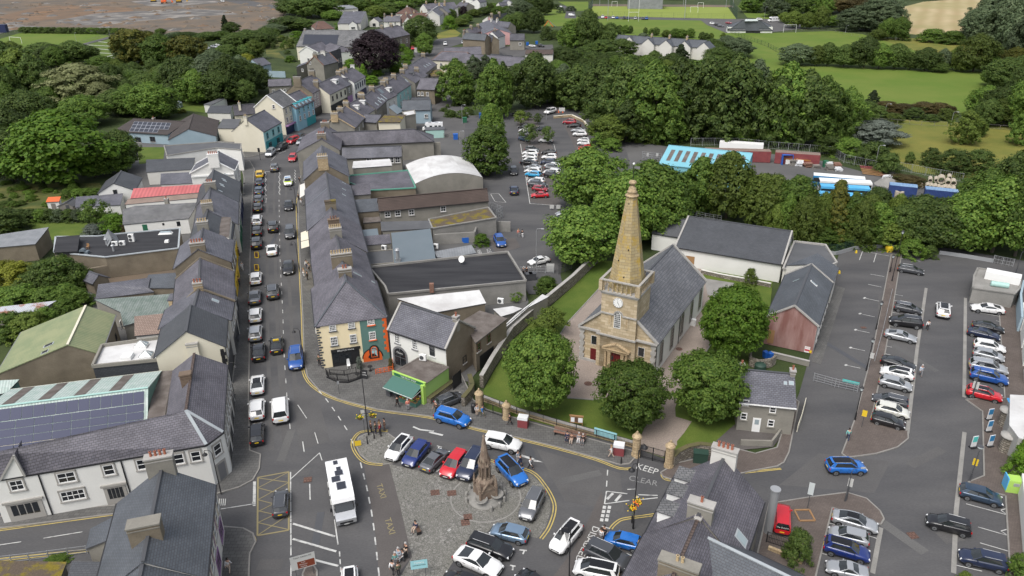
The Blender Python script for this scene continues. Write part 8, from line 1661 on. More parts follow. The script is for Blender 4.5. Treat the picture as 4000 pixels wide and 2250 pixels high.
def mH(lB,r,front,rear,base=0.0,s=1.0,grp=None):
 a,c=P(r,*front,.6),P(r,*rear,.6);d_=a-c;d_.z=0;L=d_.length;m=(a+c)/2;o=tH('motorhome',lB,'motorhome',(m.x,m.y,base),atan2(d_.y,d_.x),grp);k=L/7.4;o.scale=(k,k,k);b=MB()
 prof=[(-3.7,2.85),(-3.7,.35),(2.1,.35),(2.2,2.0),(2.75,2.35),(2.6,2.78),(1.6,2.95),(-3.4,2.95)];w=1.13
 for s_ in(1,-1):f=[Ve((x,s_*w,z))for x,z in prof];b.poly(f if s_==-1 else f[::-1])
 for i in range(len(prof)):(x0,z0),(x1,z1)=prof[i],prof[(i+1)%len(prof)];b.poly([(x0,-w,z0),(x0,w,z0),(x1,w,z1),(x1,-w,z1)])
 b.mk('living_body','white_gloss',o,0,0);b=MB();w=1.0;pr=[(2.1,.35),(3.7,.40),(3.72,.95),(3.55,1.15),(2.95,1.38),(2.1,1.5)]
 for s_ in(1,-1):f=[Ve((x,s_*w,z))for x,z in pr];b.poly(f if s_==-1 else f[::-1])
 for i in range(len(pr)):(x0,z0),(x1,z1)=pr[i],pr[(i+1)%len(pr)];b.poly([(x0,-w,z0),(x0,w,z0),(x1,w,z1),(x1,-w,z1)],0)
 b.box((3.70,0,.5),.08,1.3,.2,0,1);b.mk('cab',['silver' if s==1 else 'white','black'],o,0,0)
 b=MB();b.poly([(2.98,-.9,1.40),(2.98,.9,1.40),(2.35,.84,2.12),(2.35,-.84,2.12)]);b.poly([(2.9,.98,1.4),(2.2,1.005,1.5),(2.2,.98,2.0),(2.38,.9,2.08)]);b.poly([(2.2,-1.005,1.5),(2.9,-.98,1.4),(2.38,-.9,2.08),(2.2,-.98,2.0)]);b.mk('windscreen','car_glass',o,0,0)
 for x,y,q1,q2 in((-3.0,-.1,.55,.4),(-1.9,.1,.5,.4),(-1.2,.05,.75,.75),(-.3,-.35,.8,.8),(.9,.05,1.1,.85)):b=MB();b.box((x,y,2.95),q1+.12,q2+.12,.05);b.box((x,y,3.0),q1,q2,.05,0,1);b.mk('roof_hatch',['silver','solar_black'],o,0,0)
 for x in(-2.6,-1.2,.6):
  for s_ in(1,-1):Bx('side_window','car_glass',o,(x,s_*1.125,1.55),.95,.04,.5)
 for x in(-2.2,2.85):
  for s_ in(1,-1):b=MB();b.cyl((x,s_*.82,.34),(x,s_*1.06,.34),.34,.34,14);b.mk('wheel','tyre',o,0,0)
 for s_ in(1,-1):Bx('wing_mirror','black',o,(2.55,s_*1.28,1.35),.14,.22,.4);Bx('headlight','pearl',o,(3.55,s_*.72,.82),.3,.34,.2)
 Bx('number_plate','line',o,(3.73,0,.38),.03,.52,.12);return o
mH('large white motorhome with grey cab driving down the main street',14,(912,905),(825,443));mH('white motorhome parked in a yard behind the far street',2,(1675,1295),(1880,1290),0,2,'far motorhomes');mH('white motorhome beyond the pavilion',4,(5,210),(105,205),0,2,'far motorhomes')
# -- people
PG='people in the street'
for t in((10,1425,1195,'walk',(-20,-10),'black','black','dark','person in black walking beside the crate stacks',.12),(10,1530,1225,'stand',(-5,-30),'salmon','grey','grey','person in salmon top choosing fruit at the stand',.12),(10,1812,1250,'walk',(-20,10),'brown','black','grey','person in brown jacket behind the dark grey SUV',.12),(10,2222,1278,'stand',(10,10),'white','beige','brown','person in white beside the black bin at the gate pier',.12),(10,2280,1290,'walk',(20,10),'blue','olive','brown','person with blue backpack by the gate pier',.12),(10,2552,1375,'walk',(-20,-5),'black','black','dark','person in dark clothes before the churchyard railings',.12),
  (15,555,78,'sit',(-10,25),'navy','navy','dark','seated person in navy on the red bench, leftmost',.12),(15,598,95,'sit',(-8,25),'brown','beige','brown','seated person in brown on the red bench, second from left',.12),(15,672,92,'sit',(-8,25),'grey','white','grey','seated person in grey with white bag on the red bench',.12),(15,712,105,'sit',(-8,25),'black','grey','grey','seated person in black on the red bench, rightmost',.12),(15,995,250,'walk',(-30,-8),'white','beige','fair','person in pale clothes walking past the maroon box',.12),(15,85,345,'walk',(25,12),'navy','navy','dark','person in navy with pushchair crossing behind the blue SUV',0),(15,60,300,'stand',(20,10),'pale','white','dark','child in blue and white crossing behind the blue SUV',0),(15,186,368,'walk',(20,8),'white','black','dark','person in white top and black trousers crossing the road',0),
  (15,895,1095,'stand',(20,-20),'white','grey','brown','person in white by the bright blue hatchback',0),(15,925,1065,'stand',(-20,20),'black','black','dark','person in black leaning at the bright blue hatchback',0),(15,1268,1225,'stand',(-20,5),'beige','beige','fair','person in beige beside the slate building',0),(14,1610,985,'sit',(-35,30),'navy','beige','dark','person in navy sitting on the dark bench in the square',0),(14,1515,1240,'stand',(-20,20),'black','beige','grey','person in black standing by the yellow line group',0),(14,1478,1275,'sit',(-25,15),'white','white','dark','person in white seated in a wheelchair',0),(14,1440,1290,'stand',(-20,20),'pale','pale','grey','person in pale blue in the group by the taxi rank',0),(14,1405,1335,'stand',(10,20),'teal','grey','grey','person in teal top in the group by the taxi rank',0),(14,1378,1420,'walk',(10,-25),'white','black','dark','person in white top and black trousers nearest the road',0),(14,1438,1440,'stand',(-15,-20),'olive','black','brown','person in olive jacket at the front of the group',0),
  (14,1160,0,'stand',(20,-5),'brown','black','fair','person in brown at the crossing island, leftmost',.05),(14,1205,10,'stand',(20,5),'olive','navy','brown','person in olive at the crossing island',.05),(10,1247,1440,'stand',(-5,20),'beige','navy','brown','person in beige at the back of the crossing island',.05),(14,1250,15,'stand',(-20,0),'red','black','fair','person in red at the front of the crossing island',.05),(10,1297,1425,'stand',(-20,5),'brown','brown','dark','person in dark brown at the crossing island, rightmost',.05),
  (12,1598,420,'walk',(5,-25),'white','black','dark','person in white shirt walking away in the right hand car park',0),(12,1530,878,'walk',(10,20),'pale','grey','grey','person in pale shirt walking between the parked rows',0),(16,798,78,'walk',(5,-20),'teal','navy','dark','person in mint top walking up the lane',0),(7,65,932,'walk',(-5,-20),'salmon','grey','fair','person in salmon top walking in the back car park',0),(7,103,938,'walk',(-5,-20),'black','white','dark','person in black top and white trousers in the back car park',0),(7,115,1320,'stand',(10,10),'grey','black','grey','person in grey by the bins at the felt roof',0),(7,147,1318,'stand',(-10,10),'black','black','dark','person in black by the bins at the felt roof',0),
  (13,2310,1400,'walk',(10,-25),'white','beige','dark','person in white beside the purple pub',.12),(5,2440,1268,'walk',(0,-20),'white','white','grey','person in white robe-like clothes on the left pavement',.12),(5,2405,1120,'stand',(15,0),'black','black','dark','person in black at the yellow shopfront',.12),(5,2408,1420,'walk',(0,20),'brown','navy','brown','person in brown on the left pavement',.12),(6,443,395,'walk',(0,20),'black','black','dark','person in black under the far white awning',.12),(6,432,570,'walk',(0,20),'black','black','dark','person in black below the white awning, leftmost',.12),(6,462,620,'walk',(0,20),'white','grey','fair','person in white below the white awning',.12),(6,485,1335,'stand',(-15,5),'beige','white','fair','person in beige in the group by the lamp post',.12),(6,512,1250,'walk',(0,20),'white','navy','dark','person in white at the back of the pavement group',.12),(6,540,1280,'walk',(0,20),'grey','black','dark','person in grey at the right of the pavement group',.12),(6,520,1365,'stand',(-15,0),'black','black','brown','person in black at the front of the pavement group',.12),(10,640,770,'stand',(-10,10),'yellow' if 0 else 'olive','black','dark','person in olive at the corner of the yellow shop',.12),(6,458,150,'walk',(0,20),'navy','navy','dark','person in navy near the traffic lights at the bend',.12)):
 pE(*t[:9],PG,t[9])
# -- lamps, signs, benches and small things
lP('lamp_post','tall black twin lantern lamp post with flower baskets before the disabled bays',15,1217,965,hgt(P(15,1217,965),15,190)+.6,'double',arm=(1,-.9),base=.12);lP('lamp_post','tall black lamp post with flower baskets at the crossing island',14,1132,25,hgt(P(14,1132,25),10,830),'plain',arm=(1,0),base=.05)
for i,(r,x,y,z,lb)in enumerate(((14,1132,25,2.6,'left flower basket on the crossing island lamp post'),(14,1132,25,2.9,'right flower basket on the crossing island lamp post'),(15,1217,965,2.7,'lower yellow flower basket on the twin lantern lamp post'),(15,1217,965,3.5,'upper yellow flower basket on the twin lantern lamp post'))):
 p=P(r,x,y,.1)+Ve(((-.75 if i==0 else.75)if i<2 else(-.25 if i==2 else.35),-.1,z));o=tH('flower_basket',lb,'flower basket',p,0,'flower baskets on lamp posts');b=MB();b.lathe((0,0,0),[(.05,-.3),(.3,-.1),(.38,.05)],10);b.mk('basket','walnut',o,0,0);b=MB()
 for k in range(60):u=Ve((rnd.gauss(0,.22),rnd.gauss(0,.22),rnd.gauss(.12,.12)));b.box(u,.11,.11,.06,RU(0,3),rnd.choice((0,0,1,2)))
 b.mk('flowers',['yellow','orange' if i>1 else 'fresh','leaf'],o,0,0)
p=P(14,1132,25,.05);b=MB();b.bar(p+Ve((-.9,0,3.1)),p+Ve((.9,0,3.3)),.05,.05);TB(b,'basket_bracket','black',p,'cross bracket carrying the baskets on the crossing island lamp post','bracket')
for r,x,y,t_,lb,st in((12,1085,415,128,'farthest black lantern lamp along the lane verge','lantern'),(12,988,828,500,'middle black lantern lamp along the lane verge','lantern'),(12,873,1328,985,'nearest black lantern lamp along the lane verge','lantern'),(8,1225,1290,1225,'small black lantern by the top of the lane','lantern'),(16,775,695,335,'grey lamp post on the brown paved island','head'),(16,2028,490,130,'grey lamp post with round head and yellow sign','globe'),(12,2048,1110,750,'dark lamp post between the silver and red cars','globe'),(8,1245,1380,865,'leaning grey lamp post at the top of the lane','lantern'),(8,2490,1300,1055,'grey lamp post at the right edge by the trees','head')):
 p=P(r,x,y);lP('lamp_post',lb,r,x,y,max(3.2,hgt(p,r,t_)-.3),st,'black' if st=='lantern' else 'soot','lamps of the right hand car park',base=.05)
for r,x,y,t_,lb in((7,245,1230,835,'tall grey lamp post in front of the disabled bay of the back car park'),(2,2075,1245,1045,'street lamp at the top left of the back car park'),(2,2052,1449,1310,'street lamp beside the timber fence of the back car park'),(3,806,1300,1165,'lamp post at the right edge of the back car park'),(3,1505,1310,1195,'lamp post in front of the tall dark trees'),(8,1070,260,0,'tall lamp post at the back of the depot'),(4,60,1449,1290,'lamp post left of the tall poplars'),(4,1172,1165,1100,'lamp post in the bracken'),(4,1840,1250,1125,'lamp post at the meadow fence'),(3,2535,200,65,'lamp post above the pavilion'),(4,778,330,250,'lamp post on the pitch corner'),(4,1283,405,325,'lamp post at the dark bushes'),(1,770,425,325,'lamp post on the left playing field'),(1,1112,390,262,'lamp post by the dark footpath'),(3,345,1200,1120,'lamp post on the small island in the back car park')):
 p=P(r,x,y);lP('street_lamp',lb,r,x,y,max(4,hgt(p,r,t_)-.2),'head','galv','grey street lamps',arm=(1,.1))
for x,y,t_ in((808,62,-60),(882,55,-60),(1722,66,-70),(1740,75,-70),(2150,78,-70),(2220,80,-70),(962,205,20),(1735,185,60)):p=P(3,x,y);b=MB();b.cyl(p,p+VZ(15),.18,.12,6);b.box(p+VZ(15),2.2,.5,.5);TB(b,'floodlight_mast','galv',p,'tall floodlight mast beside the artificial pitch','floodlight','floodlight masts of the artificial pitch')
for r,x,y,t_,lb in((3,437,975,790,'pale timber utility pole before the tall dark trees'),(5,2445,610,470,'dark post on the left pavement')):p=P(r,x,y);h_=hgt(p,r,t_);b=MB();b.cyl(p,p+VZ(h_),.14,.10,6);b.bar(p+Ve((-.8,0,h_-.6)),p+Ve((.8,0,h_-.6)),.1,.1);TB(b,'utility_pole','driftwood',p,lb,'pole')
for i,(x0,y0,x1,y1,r)in enumerate(((2250,880,2362,1105,9),(2270,1130,2340,1400,9),(2385,340,2450,605,5),(2230,1290,2245,1320,9))):  # wall lanterns and brackets on the left terrace
 if i==3:continue
 p=P(r,x1,y1,.12);h_=5.2;b=MB();b.cyl(p,p+VZ(h_),.06,.05,6);b.tube([p+VZ(h_),p+Ve((.3,0,h_+.4)),p+Ve((.9,-.1,h_+.3)),p+Ve((.95,-.1,h_))],.03);o=tH('lamp_post',['black swan neck lamp outside the slate block at the left kerb','second black swan neck lamp nearer the corner on the left pavement','black swan neck lamp outside the white gabled building'][i],'street lamp',p,0,'swan neck lamps on the left pavement');b.mk('post','black',o);l=MB();l.lathe(p+Ve((.95,-.1,h_-.3)),[(.3,0),(.28,.06),(.1,.25),(.04,.35)],10);l.mk('lamp_hood','black',o)
for i,(r,x,y)in enumerate(((6,418,690),(6,440,1285),(10,490,770),(13,2225,620),(15,575,1440))):p=P(r,x,y,.12);h_=5.6;o=tH('lamp_post',['black swan neck lamp on the right kerb beside the awnings','black swan neck lamp on the right kerb by the pavement group','black swan neck lamp at the corner of the yellow house','black swan neck lamp at the purple pub corner','black swan neck lamp at the bottom edge of the square'][i],'street lamp',p,0,'swan neck lamps of the town');b=MB();b.cyl((0,0,0),(0,0,h_),.07,.05,6);b.tube([VZ(h_),Ve((-.25,0,h_+.4)),Ve((-.8,.1,h_+.3)),Ve((-.85,.1,h_))],.03);b.mk('post','black',o,0,0);l=MB();l.lathe(Ve((-.85,.1,h_-.3)),[(.3,0),(.28,.06),(.1,.25),(.04,.35)],10);l.mk('lamp_hood','black',o,0,0)
def aw(lB,z0,r,pts4,mat):b=MB();p=[P(r,x,y,z)for x,y,z in pts4];b.slab(p,.06);o=b.mk('awning',mat,loc=p[0]);tag(o,lB,'awning','shop awnings on the right pavement')
aw('far white shop awning over the right pavement',3,6,[(440,410,2.5),(505,385,3.1),(505,500,3.1),(440,540,2.5)],'ivory');aw('pale pink shop awning over the right pavement',3,6,[(450,890,2.5),(530,860,3.1),(532,955,3.1),(452,975,2.5)],'cloth beige' if 0 else 'cream');aw('cream shop awning just below the pale pink one',3,6,[(452,982,2.5),(532,962,3.1),(535,1025,3.1),(455,1048,2.5)],'cream')
for r,x,y,lb in((6,12,1140,'upper yellow framed pavement board in the parking gap'),(6,12,1268,'lower yellow framed pavement board in the parking gap')):p=P(r,x,y);o=tH('pavement_board',lb,'sign',p,0,'yellow framed boards in the kerb parking gap');b=MB();b.poly([(-.4,-.25,0),(.4,-.25,0),(.4,0,1.2),(-.4,0,1.2)]);b.poly([(.4,.25,0),(-.4,.25,0),(-.4,0,1.2),(.4,0,1.2)]);b.mk('frame','yellow',o,0,0);b=MB();b.poly([(-.28,-.22,.2),(.28,-.22,.2),(.28,-.03,1.1),(-.28,-.03,1.1)]);b.mk('panel','tile_red',o,0,0)
pS('direction_sign','white and brown road sign on the central island at the bottom edge',14,500,1449,2.9,2.3,1.7,'line','soot',legs=2,writing=(('Town Centre A2',.24,.6,'black'),('Free',.22,-.1,'line'),('Museum',.22,-.35,'line'),('Marina',.22,-.6,'line')))
o=bpy.data.objects[[k.name for k in bpy.data.objects if k.name.startswith('direction_sign')][-1]];nv=Ve((-o.location.x,-o.location.y,0)).normalized();t_=Ve((-nv.y,nv.x,0));b=MB();c=o.location+VZ(1.7)+nv*.085+t_*.25;q_=[c+t_*i*.8+VZ(j*.42)for i,j in((-1,-1),(1,-1),(1,1),(-1,1))];b.poly(q_);b.mk('brown_panel','brown_sign',o)
pS('information_sign','pale blue edged information sign near the bottom of the cobbles',14,1650,1449,2.2,1.6,1.1,'aqua','soot',legs=2,writing=(('TOWN',.3,.2,'white'),('INFORMATION',.18,-.1,'black')))
for r,x,y,h_,w,hh,m,lb in((16,395,770,3.6,.55,1.6,'frost','grey information pillar in a square timber bed'),(16,790,680,3.0,.5,1.1,'line','white parking sign on the brown island lamp'),(16,2030,480,3.0,.5,.9,'yellow','white and yellow parking sign at the right hand lamp'),(12,2052,1105,2.6,.7,1.1,'line','white sign in front of the red SUV'),(12,940,1400,2.6,.55,.9,'yellow','small yellow and white sign at the lane verge'),(12,1015,800,2.5,.6,.9,'line','white and red sign on the lane verge fence'),(10,1095,1449,3.4,.45,1.4,'line','narrow white sign on the crossing island post'),(10,840,1070,2.2,.3,.5,'galv','thin grey post with small sign on the corner pavement'),(3,500,1160,2.6,2.0,1.2,'line','white car park board at the back entrance'),(2,1612,560,4.0,1.6,2.4,'line','tall white sign board on the hill'),(7,400,660,1.2,.9,.9,'line','left white ground sign in the back car park'),(7,465,660,1.2,.9,.9,'line','right white ground sign in the back car park'),(7,150,365,.9,.6,.8,'line','small white sign at the near end of the left column'),(7,440,375,.9,.6,.8,'line','small white sign at the near end of the right column'),(7,385,1290,1.8,1.4,1.6,'line','large white board on the fence of the disabled bay')):pS('road_sign',lb,r,x,y,h_,w,hh,m,'soot')
p=P(16,365,845);b=MB();[b.bar(p+Ve((x0,y0,.12)),p+Ve((x1,y1,.12)),.15,.22)for x0,y0,x1,y1 in((-.8,-.8,.8,-.8),(.8,-.8,.8,.8),(.8,.8,-.8,.8),(-.8,.8,-.8,-.8))];TB(b,'planting_bed_frame','wood',p,'square timber edging at the foot of the information pillar','bed frame')
pS('keep_left_bollard','yellow square sign plate at the rim of the crossing island',14,1028,140,.9,.75,.75,'yellow','black')
for x,y,lb in((1122,115,'left'),(1190,62,'middle'),(1258,40,'right')):p=P(14,x,y,.05);b=MB();b.cyl(p,p+VZ(1.0),.08,.07,8);b.lathe(p+VZ(1.0),[(.1,0),(.1,.06),(.02,.14)],8);TB(b,'bollard','black',p,f'{lb} black bollard on the crossing island','bollard','black bollards on the crossing island')
for x,y,r,lb in((1097,312,15,'short black bollard on the pavement tip before the iron gates'),(1205,905,15,'black bollard beside the twin lantern lamp post')):p=P(r,x,y,.12);b=MB();b.cyl(p,p+VZ(.9),.09,.08,8);TB(b,'bollard','black',p,lb,'bollard')
def bench(lB,r,a,c,mat,base=.12,back=True):
 p0,p1=P(r,*a,base),P(r,*c,base);u=p1-p0;L=u.length;o=tH('bench',lB,'bench',(p0+p1)/2,atan2(u.y,u.x));b=MB();[b.box((0,k*.14-.14,.44),L,.12,.04)for k in range(3)];b.mk('seat',mat,o,0,0)
 if back:b=MB();[b.box((0,.26,.6+k*.16),L,.04,.12)for k in range(3)];b.mk('backrest',mat,o,0,0)
 for s in(-.45,.45):Bx('leg','black',o,(L*s,0,0),.08,.5,.44)
bench('long red bench against the churchyard wall with people on it',15,(420,15),(740,92),'brick');bench('dark slatted bench standing on the cobbles',14,(1605,955),(1645,1035),'walnut',0,False)
for r,x,y,lb in((11,112,1385,'maroon cabinet with white top at the churchyard wall, left one'),(15,1072,215,'maroon cabinet with white top beside the round gate pier')):p=P(r,x,y,.12);o=tH('utility_cabinet',lb,'cabinet',p,-.25,'maroon cabinets along the churchyard wall');Bx('body','maroon_box',o,(0,0,0),1.25,.9,1.15);Bx('lid','pearl',o,(0,0,1.15),1.3,.95,.35,0,0,.97)
p=P(15,1890,290,.12);b=MB();b.box(p,1.6,.9,1.3,-.2);b.box(p+VZ(1.3),1.7,1.0,.1,-.2);TB(b,'green_cabinet','pine',p,'dark green cabinet against the curved rubble wall','cabinet')
p=P(10,2190,1245,.12);b=MB();b.cyl(p,p+VZ(1.1),.34,.34,12);b.lathe(p+VZ(1.1),[(.36,0),(.3,.15),(.1,.22)],12);TB(b,'litter_bin','black',p,'round black litter bin beside the churchyard gate pier','bin')
a,c=P(15,822,60),P(15,1048,125);b=MB();q_=[Ve((v.x,v.y-.12,z))for v,z in((a,.75),(c,.75),(c,1.75),(a,1.75))];b.poly(q_);b.poly([v+Ve((0,.02,0))for v in q_][::-1]);TB(b,'banner','aqua',a,'pale turquoise banner tied to the churchyard railings','banner')
p=P(11,645,1400);o=tH('notice_board','wooden church notice board on the front lawn','notice board',p,-.2);b=MB();[b.box((s*.75,0,0),.1,.1,1.7)for s in(-1,1)];b.box((0,0,.7),1.6,.08,1.0);b.box((0,0,1.7),1.75,.25,.1);b.mk('frame','wood',o,0,0);b=MB();[b.box((x,-.05,.85),w,.02,.65)for x,w in((-.45,.45),(.5,.55))];b.mk('posters','pearl',o,0,0);Bx('centre_panel','walnut',o,(0,-.05,.85),.4,.02,.7)
for r,x,y,m,lb in((3,155,455,'blue','left blue bin by the far parked cars'),(3,248,445,'blue','right blue bin by the far parked cars'),(2,2100,1230,'green','tall green bank at the top of the back car park'),(2,2265,1185,'bright_blue' if 0 else 'blue','blue bin at the top of the back car park'),(2,2008,1400,'blue','blue bin behind the timber fence')):p=P(r,x,y);b=MB();b.box(p,1.3,1.1,1.5,.1,0,1.08);b.box(p+VZ(1.5),1.5,1.3,.15,.1);TB(b,'waste_bin',m,p,lb,'bin','waste bins behind the town')
for x,y,lb in((170,1365,'left'),(205,1362,'right')):p=P(7,x,y);b=MB();b.box(p,1.1,.9,1.2,.2,0,1.08);b.box(p+VZ(1.2),1.25,1.05,.12,.2);TB(b,'waste_bin','soot',p,f'{lb} black bin at the corner of the felt roof','bin','black bins at the felt roof')
for x,lb in((445,'left'),(470,'middle'),(510,'right')):p=P(3,x,1132);b=MB();b.cyl(p,p+VZ(.95),.28,.04,8);TB(b,'traffic_cone','orange',p,f'{lb} traffic cone at the back car park entrance','cone','traffic cones')
wR('entrance_planter','low stone planter at the back car park entrance','wall',3,[(420,1190),(520,1180),(600,1175),(720,1230),(760,1290)],.7,.5,'sand','cream')
fN('bay_fence','grey railing beside the disabled bay of the back car park','railing',7,[(85,1300),(250,1290),(420,1300)],1.4,1.8,'galv',3,.25);fN('timber_fence','pale timber fence in the yards left of the back car park','fence',2,[(1890,1390),(2050,1385)],1.6,2,'driftwood',3,.2);fN('back_gate','dark timber gate between the back car park and the churchyard','gate',7,[(470,1310),(600,1260)],1.9,1.4,'soot',3,.15)
for i,(r,x,y,w,l)in enumerate(((11,765,958,.55,.55),(11,1680,610,.5,.5),(14,1800,605,1.0,.9),(14,1968,610,1.0,.9),(14,2130,850,.9,.9),(14,2105,905,.9,.9),(14,520,475,.9,.9),(12,870,1402,.7,.7),(12,960,395,.8,.6),(16,1455,1035,.9,.9))):p=P(r,x,y,.04);b=MB();b.box(p,w,l,.012,.15)if i>1 else b.cyl(p,p+VZ(.012),w,w,18);TB(b,'manhole_cover','tile_red',p,'rusty manhole cover set flush in the ground','manhole cover','manhole covers')
for r,x,y,lb in((6,450,92,'right'),(6,45,140,'left')):p=P(r,x,y+20,.12);o=tH('traffic_light',lb+' traffic light at the top of the street','traffic light',p,0,'traffic lights at the top of the street');b=MB();b.cyl((0,0,0),(0,0,3.2),.06,.06,6);b.mk('post','black',o,0,0);Bx('signal_head','black',o,(0,-.1,2.3),.5,.3,1.1)
for r,x,y,lb in((16,2060,150,'blue and white board on the right hand paving, left'),(16,2228,140,'tall blue flag banner by the stone pier'),(12,2220,1320,'upper tall blue flag banner by the mural building'),(12,2215,1440,'lower tall blue flag banner by the mural building')):p=P(r,x,y,.12);o=tH('advert_board',lb,'advert',p,.2,'blue advertising boards at the right edge');Bx('foot','black',o,(0,0,0),.8,.5,.12);Bx('board','pearl',o,(0,0,.12),.7,.07,1.5);b=MB();b.box((0,-.045,.8),.6,.02,.75);b.mk('poster','banner_teal' if x==2060 else 'bus_blue',o,0,0)
fN('lane_rail','thin metal rails along the lane verge','railing',12,[(1240,60),(1140,480),(1070,740)],1.0,4,'galv',2);b=MB();p=P(14,1490,1270);o=tH('wheelchair','wheelchair in the group beside the taxi rank','wheelchair',p,2.4);b.box((0,0,.45),.5,.5,.06);b.box((-.25,0,.5),.06,.5,.5);b.mk('seat','black',o,0,0)
for s in(-.3,.3):b=MB();b.cyl((-.1,s-.02,.3),(-.1,s+.02,.3),.3,.3,16);b.mk('wheel','soot',o,0,0)
# -- trees and shrubs
# near trees round the church
tR(11,[(275,1225,465,660,'large round lime tree at the left of the church front')],'round','leaf')
tR(11,[(1180,1380,780,640,'round lime tree in front of the church doors')],'round','leaf')
tR(11,[(1940,1300,685,690,'round lime tree between the church and the cottage')],'round','leaf')
tR(11,[(2190,690,10,600,'lighter green round tree behind the cottage')],'round','fresh')
tR(11,[(375,470,210,330,'thin sprawling tree at the churchyard wall')],'sapling','olive');tR(11,[(340,40,-100,190,'small bush inside the churchyard wall'),(30,120,0,160,'shrub by the white annex'),(-190,60,-110,240,'rounded shrub by the low white roof')],'bush','leaf')
tR(7,[(2390,1410,1250,120,'small golden shrub against the long hall')],'bush','olive');tR(6,[(2270,1015,905,150,'leafy shrub in the corner of the service yard')],'bush','fresh');tR(7,[(350,1449,1340,200,'shrub by the felt roof corner')],'bush','leaf')
tR(16,[(280,1300,985,270,'dense dark green shrub beside the black gate')],'bush','ivy')
tR(7,[(760,640,40,640,'big dark tree overhanging the back car park, upper'),(700,1180,640,700,'big dark tree above the churchyard wall'),(1350,900,180,760,'big bright green tree behind the spire'),(1130,1000,300,620,'dense tree just left of the spire'),(1480,960,380,520,'dense tree just right of the spire')],'broad','leaf')
GB='trees behind the long hall and along the depot'
tR(7,[(1880,700,130,380),(2150,740,80,480),(1750,650,280,380),(2480,830,300,420),(2330,640,260,300)],'tall','leaf','airy green tree between the blue shed and the long hall',GB)
tR(8,[(30,850,310,420),(250,900,320,460),(820,960,530,480),(1040,880,440,420),(1180,900,560,400)],'tall','leaf','mixed green tree in the belt below the buses',GB)
tR(8,[(640,960,360,420,'tall brownish conifer in front of the buses')],'conifer','leaf_gold')
tR(8,[(1500,960,520,520),(1700,1020,560,600),(1950,1050,480,620),(2250,1080,330,640),(2480,1120,200,520),(1340,980,600,420),(2100,900,260,500),(2420,800,60,520),(1560,1040,760,420),(2560,1000,100,400)],'broad','leaf','leafy tree in the belt above the right hand car park',GB)
tR(8,[(520,1020,830,300),(740,1010,860,300),(980,1020,760,340),(330,990,760,300),(1430,1130,960,240),(1620,1140,1020,140),(1180,1020,780,360)],'bush','leaf','dense bush at the foot of the tree belt','bushes below the tree belt')
tR(8,[(1190,300,90,260),(1420,190,80,90),(1620,210,40,190),(1850,280,60,340),(2100,270,60,300),(800,120,-60,300),(1050,200,-20,330),(620,90,-80,300)],'bush','ivy','dark bush at the edge of the meadow','bushes along the meadow edge')
tR(8,[(1400,400,320,330)],'bush','leaf_rust','dry brown scrub beside the concrete pipes','scrub in the depot')
# tall dark belt in the middle distance
TB='tall dark trees in the belt between the car park and the fields'
tR(3,[(230,1080,530,420),(330,1040,620,330),(60,900,640,260)],'tall','ivy','tall dark tree at the top of the back car park',TB)
tR(2,[(2020,1040,590,350),(2110,1050,800,220),(2400,1180,590,340),(2490,1100,620,200),(2190,800,550,150),(2310,800,545,150)],'poplar','ivy','tall dark tree behind the yards of the far street',TB)
tR(2,[(2370,1460,1040,240)],'tall','leaf','leafy tree in the gap of the back car park',TB);tR(6,[(2340,310,-190,470,'big dark tree standing in the back car park')],'tall','leaf')
tR(3,[(650,1080,640,420),(880,1120,600,440),(1150,1330,560,560),(1400,1400,600,600),(1250,1250,640,520),(1650,1360,580,560),(1900,1380,560,560),(1780,1300,620,500),(2200,1400,540,620),(2050,1330,600,520),(2400,1380,600,480),(990,1300,800,460),(760,980,620,380),(2520,1400,720,400),(520,1000,640,300),(1550,1420,900,420),(1150,1430,1000,380)],'poplar','ivy','tall dark poplar in the dense belt beside the meadow',TB)
tR(4,[(140,1420,620,560),(330,1440,700,520),(500,1440,760,420),(760,1400,870,330),(60,1449,760,420),(640,1430,880,320)],'poplar','leaf','tall feathery poplar at the left of the meadow',TB)
tR(3,[(980,1440,1150,370,'olive green round tree at the bend of the lane')],'broad','olive');tR(7,[(880,20,-120,180,'lower part thicket under the olive green tree'),(1000,60,-60,200,'bright thicket beside the depot road')],'bush','leaf')
tR(3,[(1160,1210,1060,380),(820,1180,1040,220),(520,1040,980,280),(640,1080,1010,240),(1600,1400,1200,300),(2300,1430,1280,280),(1350,1420,1260,260)],'bush','olive','yellow green thicket at the foot of the dark poplars','thickets under the poplars')
# trees among the far houses and the white terrace
MT='trees around the far white terrace'
tR(3,[(640,500,190,330),(760,520,90,250),(980,520,230,230),(560,430,280,220),(880,480,230,140),(900,600,400,360),(1100,580,390,320),(720,620,470,280),(500,600,470,260),(1000,640,520,300)],'tall','ivy','dark tree left of the far white terrace',MT)
tR(3,[(1310,530,330,150)],'willow','leaf_grey','pale feathery tree before the far white terrace',MT);tR(3,[(1690,630,440,200,'blue green conifer before the far white terrace')],'conifer','leaf_conifer')
tR(3,[(2000,580,390,260),(2150,560,360,260),(2260,580,380,270),(2080,640,470,300),(2330,560,420,160)],'broad','ivy','dark rounded tree right of the far white terrace',MT)
tR(3,[(1140,335,250,90),(1190,335,258,60),(1080,330,250,70),(1400,350,285,70),(1445,355,275,90),(1550,370,300,100),(1640,375,285,130),(1700,380,290,110),(1790,380,285,110),(1910,400,320,80),(1950,405,330,80),(2000,400,330,60),(1340,345,275,50),(2120,400,330,60)],'tall','leaf','young tree in the row behind the far white terrace','young trees behind the far white terrace')
tR(3,[(1330,680,575,300),(1150,690,570,300),(1000,720,600,340),(1620,730,610,300),(820,720,520,300),(650,700,520,260),(1800,710,600,280),(560,720,480,240)],'broad','leaf','mid green tree in front of the far white terrace',MT)
